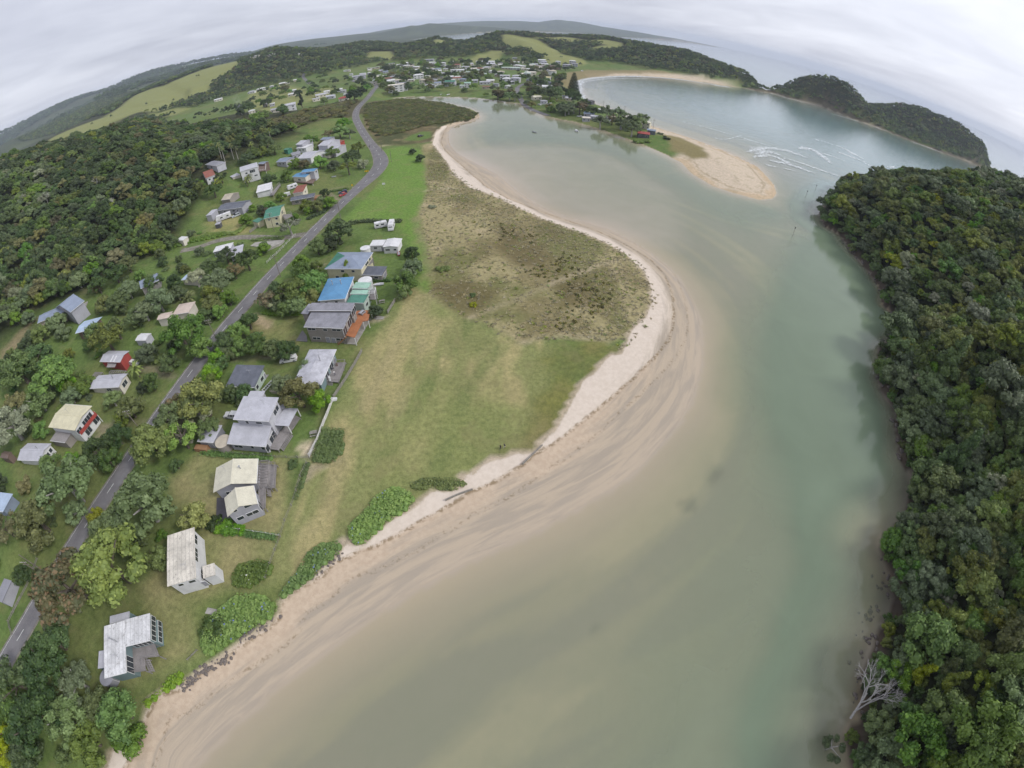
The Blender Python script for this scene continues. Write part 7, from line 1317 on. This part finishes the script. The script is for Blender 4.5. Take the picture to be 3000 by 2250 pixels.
fence('pale two-rail fence above the road by the concrete pad', c5((575,1490),(640,1430),(740,1330),(842,1232)), 1.0, M_wht, 2.4, 2, .1); fence('grey paling fence beside the green-roofed house', c5((420,1210),(460,1180),(500,1148)), 1.4, M_gre, 1.6, 5, .2, pale=True); fence('thin fence below the two-storey grey house', cE((300,1165),(560,1205),(800,1235),(1100,1255),(1500,1265)), .9, M_gre, 2.6, 2, .06)
fence('low timber rail along the roadside paddock', cG((150,1640),(220,1500),(300,1350),(360,1200),(410,1060)), .7, M_gre, 2.2, 2, .16); fence('low timber rail in the lowest corner of the paddock', cH((195,0),(80,235),(120,345)), .7, M_gre, 2.0, 2, .16); fence('short fence across the garden of the lowest beach house', cH((1830,490),(1740,580)), .5, M_gre, 1.2, 2, .12)
def picnic(label, p):
    q = P1(p, .4); e = empty('picnic_table', (q[0], q[1], float(gz(*q))), .3); tag(e, label, 'table')
    for i in range(4): MB().box(-.95, .95, -.38 + i*.2, -.2 + i*.2, .72, .76).obj('top_board', M_gre, e)
    for s_ in (-.75, .75): MB().box(-.95, .95, s_ - .13, s_ + .13, .42, .46).obj('bench', M_gre, e)
    for u in (-.7, .7): MB().beam((u, -.85, 0), (u, -.2, .72), .06, .1).beam((u, .85, 0), (u, .2, .72), .06, .1).obj('leg', M_gre, e)
picnic('weathered picnic table beside the pale sand patch', cF((1545,72))[0]); picnic('timber picnic table on the lawn of the blue-roofed house', c7((1640,578))[0])
tag(patio('x', cH((1900,150),(1925,95),(2015,115),(1990,168)), M_conc, 'concrete_slab'), 'small grey concrete slab on the lawn near the leafy bank'); tag(patio('x', c7((1560,735),(1600,712),(1665,722),(1650,745),(1590,748)), M_conc, 'sandy_slab'), 'pale stone slab at the corner of the big field')
def sign(label, p, h, col, w_=.8, hh=.8, cat='sign'):
    q = P1(p); e = empty('road_sign', (q[0], q[1], float(gz(*q))), math.atan2(-q[0], q[1])*.6); tag(e, label, cat); MB().box(-.05, .05, -.05, .05, -.3, h).obj('post', M_metal, e); o = MB().box(-w_/2, w_/2, -.09, -.05, h - hh, h + .1).obj('plate', mat('sign_' + label[:6].strip(), col, .6, .03), e); return e
sgn = sign('yellow chevron boards on the outside of the road bend', c5((1500,655))[0], 1.6, (.62,.40,.02), 2.2, .8)
for u in (-.55, .55): MB().beam((u - .25, -.10, 1.6), (u + .1, -.10, 1.25), .02, .16).beam((u + .1, -.10, 1.25), (u - .25, -.10, .9), .02, .16).obj('chevron', M_dark, sgn)
sign('yellow diamond warning sign beside the drive with the red car', c5((1368,795))[0], 2.2, (.60,.42,.02), .8, .8); sign('white notice board on a post at the lawn edge', c5((1660,790))[0], 2.6, (.6,.6,.6), 1.5, .9)
for lab, p in (('slim channel marker pole in the water off the headland, outermost', (2322,690)), ('slim channel marker pole off the headland, middle one', (2360,578)), ('slim channel marker pole off the headland with a dark top, nearest the surf', (2387,560))):
    q = U([p], 0)[0]; e = empty('channel_marker', (q[0], q[1], 0)); tag(e, lab, 'marker'); MB().bar((0, 0, -2), (0, 0, 4.2), .1, .07).obj('mast', M_pole, e); MB().cyl(0, 0, 4.0, 4.7, .25, .22, 8).obj('topmark', M_dark, e)
# rocks
def rock_mesh(seed):
    b = MB(); blob(b, (0, 0, 0), 1.0, (1, .8, .6), seed, 0); return b.mesh('rock', mat('shore_rock', (.17,.145,.13), .9, .25, 2.5))
RK = [rock_mesh(i) for i in range(4)]
def rocks(label, px, n, s, spread, grp):
    p = resample(M(px), .5)
    for i in range(n):
        q = p[rng.integers(len(p))] + rng.normal(size=2)*spread; o = link(D.objects.new('rock', RK[rng.integers(4)])); k = s*rng.uniform(.5, 1.3); o.location = (q[0], q[1], float(gz(*q)) + k*.15); o.scale = (k, k, k); o.rotation_euler = (0, 0, rng.random()*6.28); tag(o, label, 'rock', grp)
rocks('dark rock in the tumbled bank below the lowest beach house', cH((1690,830),(1800,760),(1900,660),(2050,610),(2150,520)), 80, .42, .5, 'rocks below the lowest beach house'); rocks('dark rock at the foot of the leafy bank', [(905,1700),(935,1672),(975,1645),(1000,1622)], 26, .4, .35, 'rocks under the leafy bank'); rocks('dark rock under the wide leafy bank', [(700,1880),(740,1850),(785,1828),(815,1805)], 30, .42, .5, 'rocks under the wide bank')
rocks('brown rock at the foot of the bush headland', [(2399,625),(2416,660),(2486,725),(2539,785),(2588,858),(2620,930),(2580,1020),(2575,1110),(2625,1200),(2640,1340)], 70, .9, 1.0, 'rocks at the foot of the headland'); rocks('reddish brown stone in the shallows under the overhanging bush', [(2600,1660),(2560,1800),(2530,1880),(2540,1960),(2520,2060)], 60, .5, 1.6, 'stones in the shallows')
b = MB(); blob(b, (0, 0, 2), 7, (1, .6, 1.1), 3, 0); blob(b, (-11, 0, 0), 4, (1.3, .6, .7), 5, 0); q = U([(2212,262)], 0)[0]; tag(b.obj('sea_stack', mat('shore_rock', (.17,.145,.13))), 'jagged brown rock stack at the end of the ocean beach', 'rock').location = (q[0], q[1], 0)
# low timber walls holding the bank
for lab, q_ in (('low grey timber wall along the white sand, lower piece', cB((1120,878),(1220,830),(1340,788))), ('low grey timber wall along the white sand, upper piece', cB((1745,585),(1830,500),(1905,428)))):
    p = resample(M(q_), 1.2); e = empty('timber_wall', (p[0][0], p[0][1], float(gz(*p[0])))); tag(e, lab, 'wall')
    for i in range(len(p) - 1): MB().beam((p[i][0] - p[0][0], p[i][1] - p[0][1], .25), (p[i+1][0] - p[0][0], p[i+1][1] - p[0][1], .25), .16, .7).obj('plank', M_gre, e)
# ================================================================ people
def person_mesh(walk):
    J = {'pel': (0, 0, .95), 'ch': (0, .02, 1.30), 'nk': (0, .02, 1.46), 'hd': (0, .04, 1.62), 'tp': (0, .03, 1.72), 'sl': (-.17, .0, 1.40), 'sr': (.17, 0, 1.40), 'el': (-.24, -.05 - .1*walk, 1.14), 'er': (.24, .02 + .1*walk, 1.14), 'wl': (-.25, .06 - .2*walk, .92), 'wr': (.25, .12 + .2*walk, .94), 'hl': (-.10, 0, .90), 'hr': (.10, 0, .90), 'kl': (-.11, .06 + .18*walk, .50), 'kr': (.11, .03 - .05*walk, .50), 'al': (-.11, 0 + .25*walk, .08), 'ar': (.11, -.02 - .28*walk, .10), 'tl': (-.12, .17 + .25*walk, .04), 'tr': (.12, .14 - .26*walk, .04)}
    Rr = {'pel': .13, 'ch': .135, 'nk': .055, 'hd': .095, 'tp': .075, 'sl': .065, 'sr': .065, 'el': .045, 'er': .045, 'wl': .035, 'wr': .035, 'hl': .09, 'hr': .09, 'kl': .06, 'kr': .06, 'al': .042, 'ar': .042, 'tl': .035, 'tr': .035}
    E_ = [('pel','ch'),('ch','nk'),('nk','hd'),('hd','tp'),('ch','sl'),('ch','sr'),('sl','el'),('el','wl'),('sr','er'),('er','wr'),('pel','hl'),('pel','hr'),('hl','kl'),('kl','al'),('al','tl'),('hr','kr'),('kr','ar'),('ar','tr')]; ks = list(J); v = [J[k_] for k_ in ks]; ed = [(ks.index(a), ks.index(b_)) for a, b_ in E_]
    for s_, wk in ((-1, 'wl'), (1, 'wr')):    # palm and five fingers
        p = Vector(J[wk]); pi = len(v); v.append(tuple(p + Vector((0, .02, -.08)))); ks.append('palm'); Rr['palm'] = .03; ed.append((ks.index(wk), pi))
        for i in range(5):
            o = Vector((.0 if i else -s_*.03, -.03 + .016*i, -.075 if i else -.03)); v.append(tuple(p + Vector((0, .02, -.08)) + o*(.8 + .12*math.sin(i*1.2)))); ks.append('f%s%d' % (wk, i)); Rr[ks[-1]] = .009; ed.append((pi, len(v) - 1))
    me = D.meshes.new('person_base'); me.from_pydata(v, ed, []); o = link(D.objects.new('person_tmp', me)); m1 = o.modifiers.new('s', 'SKIN'); o.modifiers.new('ss', 'SUBSURF').levels = 1
    for i, k_ in enumerate(ks): me.skin_vertices[0].data[i].radius = (Rr[k_], Rr[k_])
    me.skin_vertices[0].data[0].use_root = True
    dg = bpy.context.evaluated_depsgraph_get(); r = D.meshes.new_from_object(o.evaluated_get(dg)); D.objects.remove(o); r.name = 'person'; return r
PM = [person_mesh(0), person_mesh(1)]; M_skin = mat('skin', (.42,.27,.20), .6, .05); M_hair = mat('hair', (.05,.035,.025), .8, .1)
def person(label, p, walk, top, low, rz, z=None):
    q = P1(p, .8) if z is None else U([p], z + .8)[0]; me = PM[walk].copy()
    for m_ in (M_skin, mat('cloth_' + str(top), top, .85, .08), mat('cloth_' + str(low), low, .85, .08), M_hair): me.materials.append(m_)
    for f in me.polygons:
        c = f.center; f.material_index = 3 if c.z > 1.66 or (c.z > 1.56 and c.y < .02) else 0 if c.z > 1.47 or (abs(c.x) > .2 and c.z < 1.2) else 1 if c.z > .93 else 2 if c.z > .1 else 3
        f.use_smooth = True
    o = link(D.objects.new('person', me)); o.location = (q[0], q[1], float(gz(*q)) if z is None else z); o.rotation_euler = (0, 0, rz); tag(o, label, 'person')
person('person in dark jacket walking on the field above the white sand', cB((1566,442))[0], 1, (.03,.03,.04), (.04,.04,.05), 2.2); person('person in dark top and pale shorts walking beside a companion on the field', cB((1598,432))[0], 1, (.04,.05,.07), (.45,.42,.38), 2.0)
person('person in a white shirt standing on the cluttered deck', cE((1768,345))[0], 0, (.6,.6,.6), (.10,.10,.14), .6, 3.3 + .7); person('person in dark clothes walking along the road past the bend', c5((1523,408))[0], 1, (.03,.03,.04), (.03,.03,.04), .4)
for lab, (x_, y_), s3, c_ in (('dark armchair on the cluttered deck', (1742,290), (.8,.8,.7), 'dark'), ('white bench box on the cluttered deck', (1718,405), (.5,1.6,.5), 'white'), ('small dark side table on the cluttered deck', (1795,255), (.5,.5,.5), 'brown')):
    q = U(cE((x_, y_)), 4.2)[0]; o = MB().box(-s3[0]/2, s3[0]/2, -s3[1]/2, s3[1]/2, 0, s3[2]*.6).box(-s3[0]/2, s3[0]/2, s3[1]/2 - .12, s3[1]/2, s3[2]*.6 + .002, s3[2]*1.3).obj('outdoor_chair', pm('plain', c_), None, loc=(q[0], q[1], 4.005)); o.rotation_euler = (0, 0, .5); tag(o, lab, 'furniture')
# ================================================================ surf
t = NT('foam'); pos = t.geo(); a_ = t.attr('edge').outputs['Fac']; n1 = t.noise(.55, 6, pos, .75, .8); dens = t.math('ADD', t.math('MULTIPLY', a_, .7), t.math('MULTIPLY', t.math('SUBTRACT', n1, .5), 4.2))
df = t.n('ShaderNodeBsdfDiffuse', {'Color': (.72, .75, .77, 1)}); tp = t.n('ShaderNodeBsdfTransparent'); ms = t.n('ShaderNodeMixShader'); t.L.new(t.ss(dens, .3, 1.05), ms.inputs[0]); t.L.new(tp.outputs[0], ms.inputs[1]); t.L.new(df.outputs[0], ms.inputs[2]); t.L.new(ms.outputs[0], t.out.inputs['Surface']); M_foam = t.m
def foam(line, wd, lift, crest=.25):
    p = resample(spline(np.asarray(line), 3), 2.5); tg = np.gradient(p, axis=0); tg /= np.linalg.norm(tg, axis=1)[:, None] + 1e-9; nr = np.stack([-tg[:, 1], tg[:, 0]], 1); n = len(p); us = np.linspace(-1, 1, 7); vs_, ed_ = [], []
    for i in range(n):
        w2 = wd*(.6 + .8*fbm(p[i:i+1, 0], p[i:i+1, 1], 14, 2)[0])*min(1, .25 + 4*min(i, n - 1 - i)/n)
        for u in us: q = p[i] + nr[i]*u*w2; vs_.append((q[0], q[1], lift + crest*max(0, 1 - abs(u)))); ed_.append(1 - abs(u)**1.5)
    fs = [(i*7 + k_, i*7 + k_ + 1, i*7 + 8 + k_, i*7 + 7 + k_) for i in range(n - 1) for k_ in range(6)]; return vs_, fs, ed_
b = MB(); ED = []
c3 = crop(2000, 0, 2.212)
for px_, wd, lf in ((c3((420,985),(560,960),(700,985),(820,1030)), 7, .07), (c3((560,1040),(700,1070),(860,1125)), 5, .08), (c3((1000,985),(1100,1020),(1180,1050)), 6, .08), (c3((0,790),(200,840),(420,905),(640,970)), 1.0, .06), (c3((880,990),(960,1010),(1060,1050)), 3, .08), ([(1735,304),(1708,284),(1696,262),(1691,242),(1723,231),(1791,225),(1859,224),(1930,227),(2000,234),(2090,248),(2130,254)], 10.0, .10), ([(1735,304),(1708,284),(1696,262),(1691,242),(1723,231),(1791,225),(1859,224),(1930,227),(2000,234),(2090,248)], 5.0, .16), ([(1705,262),(1702,245),(1735,236),(1800,230),(1900,230)], 3.0, .12), ([(1930,379),(2000,402),(2090,432),(2158,460),(2215,488)], 1.3, .08), (c3((460,1020),(560,1005),(660,1045),(730,1085)), 5, .10), (c3((630,1018),(760,1055),(880,1098),(1025,1146)), 3.0, .12), (c3((470,1000),(560,985),(640,1010)), 5, .14), (c3((750,965),(830,965),(900,1010),(960,1060)), 6, .10), (c3((850,902),(920,920),(985,942)), 1.6, .1), (c3((985,940),(1050,965),(1110,1000),(1175,1032)), 6, .12), (c3((1180,1058),(1240,1085),(1300,1112)), 4.5, .1), (c3((1310,1075),(1340,1085),(1370,1080)), 3, .1), (c3((960,735),(1040,758),(1140,788)), 3.0, .1), (c3((1190,800),(1240,818),(1285,836)), 3.0, .1), (c3((1480,918),(1560,945),(1690,992)), 3.0, .1), (c3((200,552),(260,560),(310,566)), 6, .1), (c3((560,550),(590,552),(620,553)), 8, .2), (c3((570,605),(650,628),(780,662)), 2.2, .1), (c3((530,1060),(560,1075),(600,1080)), 2.5, .1), (c3((650,1090),(690,1100),(730,1108)), 2.0, .1), (c3((130,870),(260,905),(380,880)), .8, .06)):
    v_, f_, e_ = foam(U(px_, .1), wd*1.25, lf, .4); b.add(v_, f_); ED += e_
me = b.mesh('surf_foam', M_foam); attr(me, 'edge', ED); tag(link(D.objects.new('surf_foam', me)), 'white breaking surf and wash along the bay', kind='stuff')
# smoke from a garden fire in the valley
q = P1(v3((60,740))[0]); z = float(gz(*q)); b = MB(); pr = None; n = 14; ring = []
for i in range(7):
    zz = i*4.5; r = 1.5 + i*1.15; cx = -i*.9; ring.append([(cx + r*math.cos(2*math.pi*k_/n), r*math.sin(2*math.pi*k_/n), zz) for k_ in range(n)])
vs_ = [p for r_ in ring for p in r_]; fs = [(i*n + k_, i*n + (k_+1) % n, (i+1)*n + (k_+1) % n, (i+1)*n + k_) for i in range(6) for k_ in range(n)] + [tuple(range(n))[::-1], tuple(range(6*n, 7*n))]
t = NT('smoke'); sv2 = t.n('ShaderNodeVolumeScatter', {'Color': (.8, .82, .85, 1)}); ob_ = t.obj(); sp_ = t.n('ShaderNodeSeparateXYZ'); t.L.new(ob_, sp_.inputs[0])
rr_ = t.math('SQRT', t.math('ADD', t.math('POWER', t.math('ADD', sp_.outputs[0], t.math('MULTIPLY', sp_.outputs[2], .2)), 2.0), t.math('POWER', sp_.outputs[1], 2.0))); rad_ = t.math('ADD', 1.5, t.math('MULTIPLY', sp_.outputs[2], .255))
fall = t.ss(t.math('DIVIDE', rr_, rad_), 1.0, .1); t.L.new(t.math('MULTIPLY', t.math('MULTIPLY', fall, t.ss(t.noise(.25, 3, ob_), .42, .62)), t.math('MULTIPLY', t.ss(sp_.outputs[2], 26.0, 2.0), .10)), sv2.inputs['Density']); t.L.new(sv2.outputs[0], t.out.inputs['Volume']); o = b.add(vs_, fs).obj('smoke', t.m, None, loc=(q[0], q[1], z)); tag(o, 'thin pale smoke rising from a garden fire in the valley', kind='stuff')
# ================================================================ haze over the whole place
t = NT('haze_air'); pv_ = t.n('ShaderNodeVolumePrincipled', {'Color': (.74, .83, .98, 1), 'Density': .95e-4, 'Anisotropy': 0.0}); t.L.new(pv_.outputs[0], t.out.inputs['Volume'])
o = MB().box(-13500, 13500, -3500, 14000, float(GZ.min()) - 1.0, max(float(GZ.max()), CAM_H) + 30).obj('haze', t.m); tag(o, kind='stuff', label='thin blue-grey haze between camera and far hills')
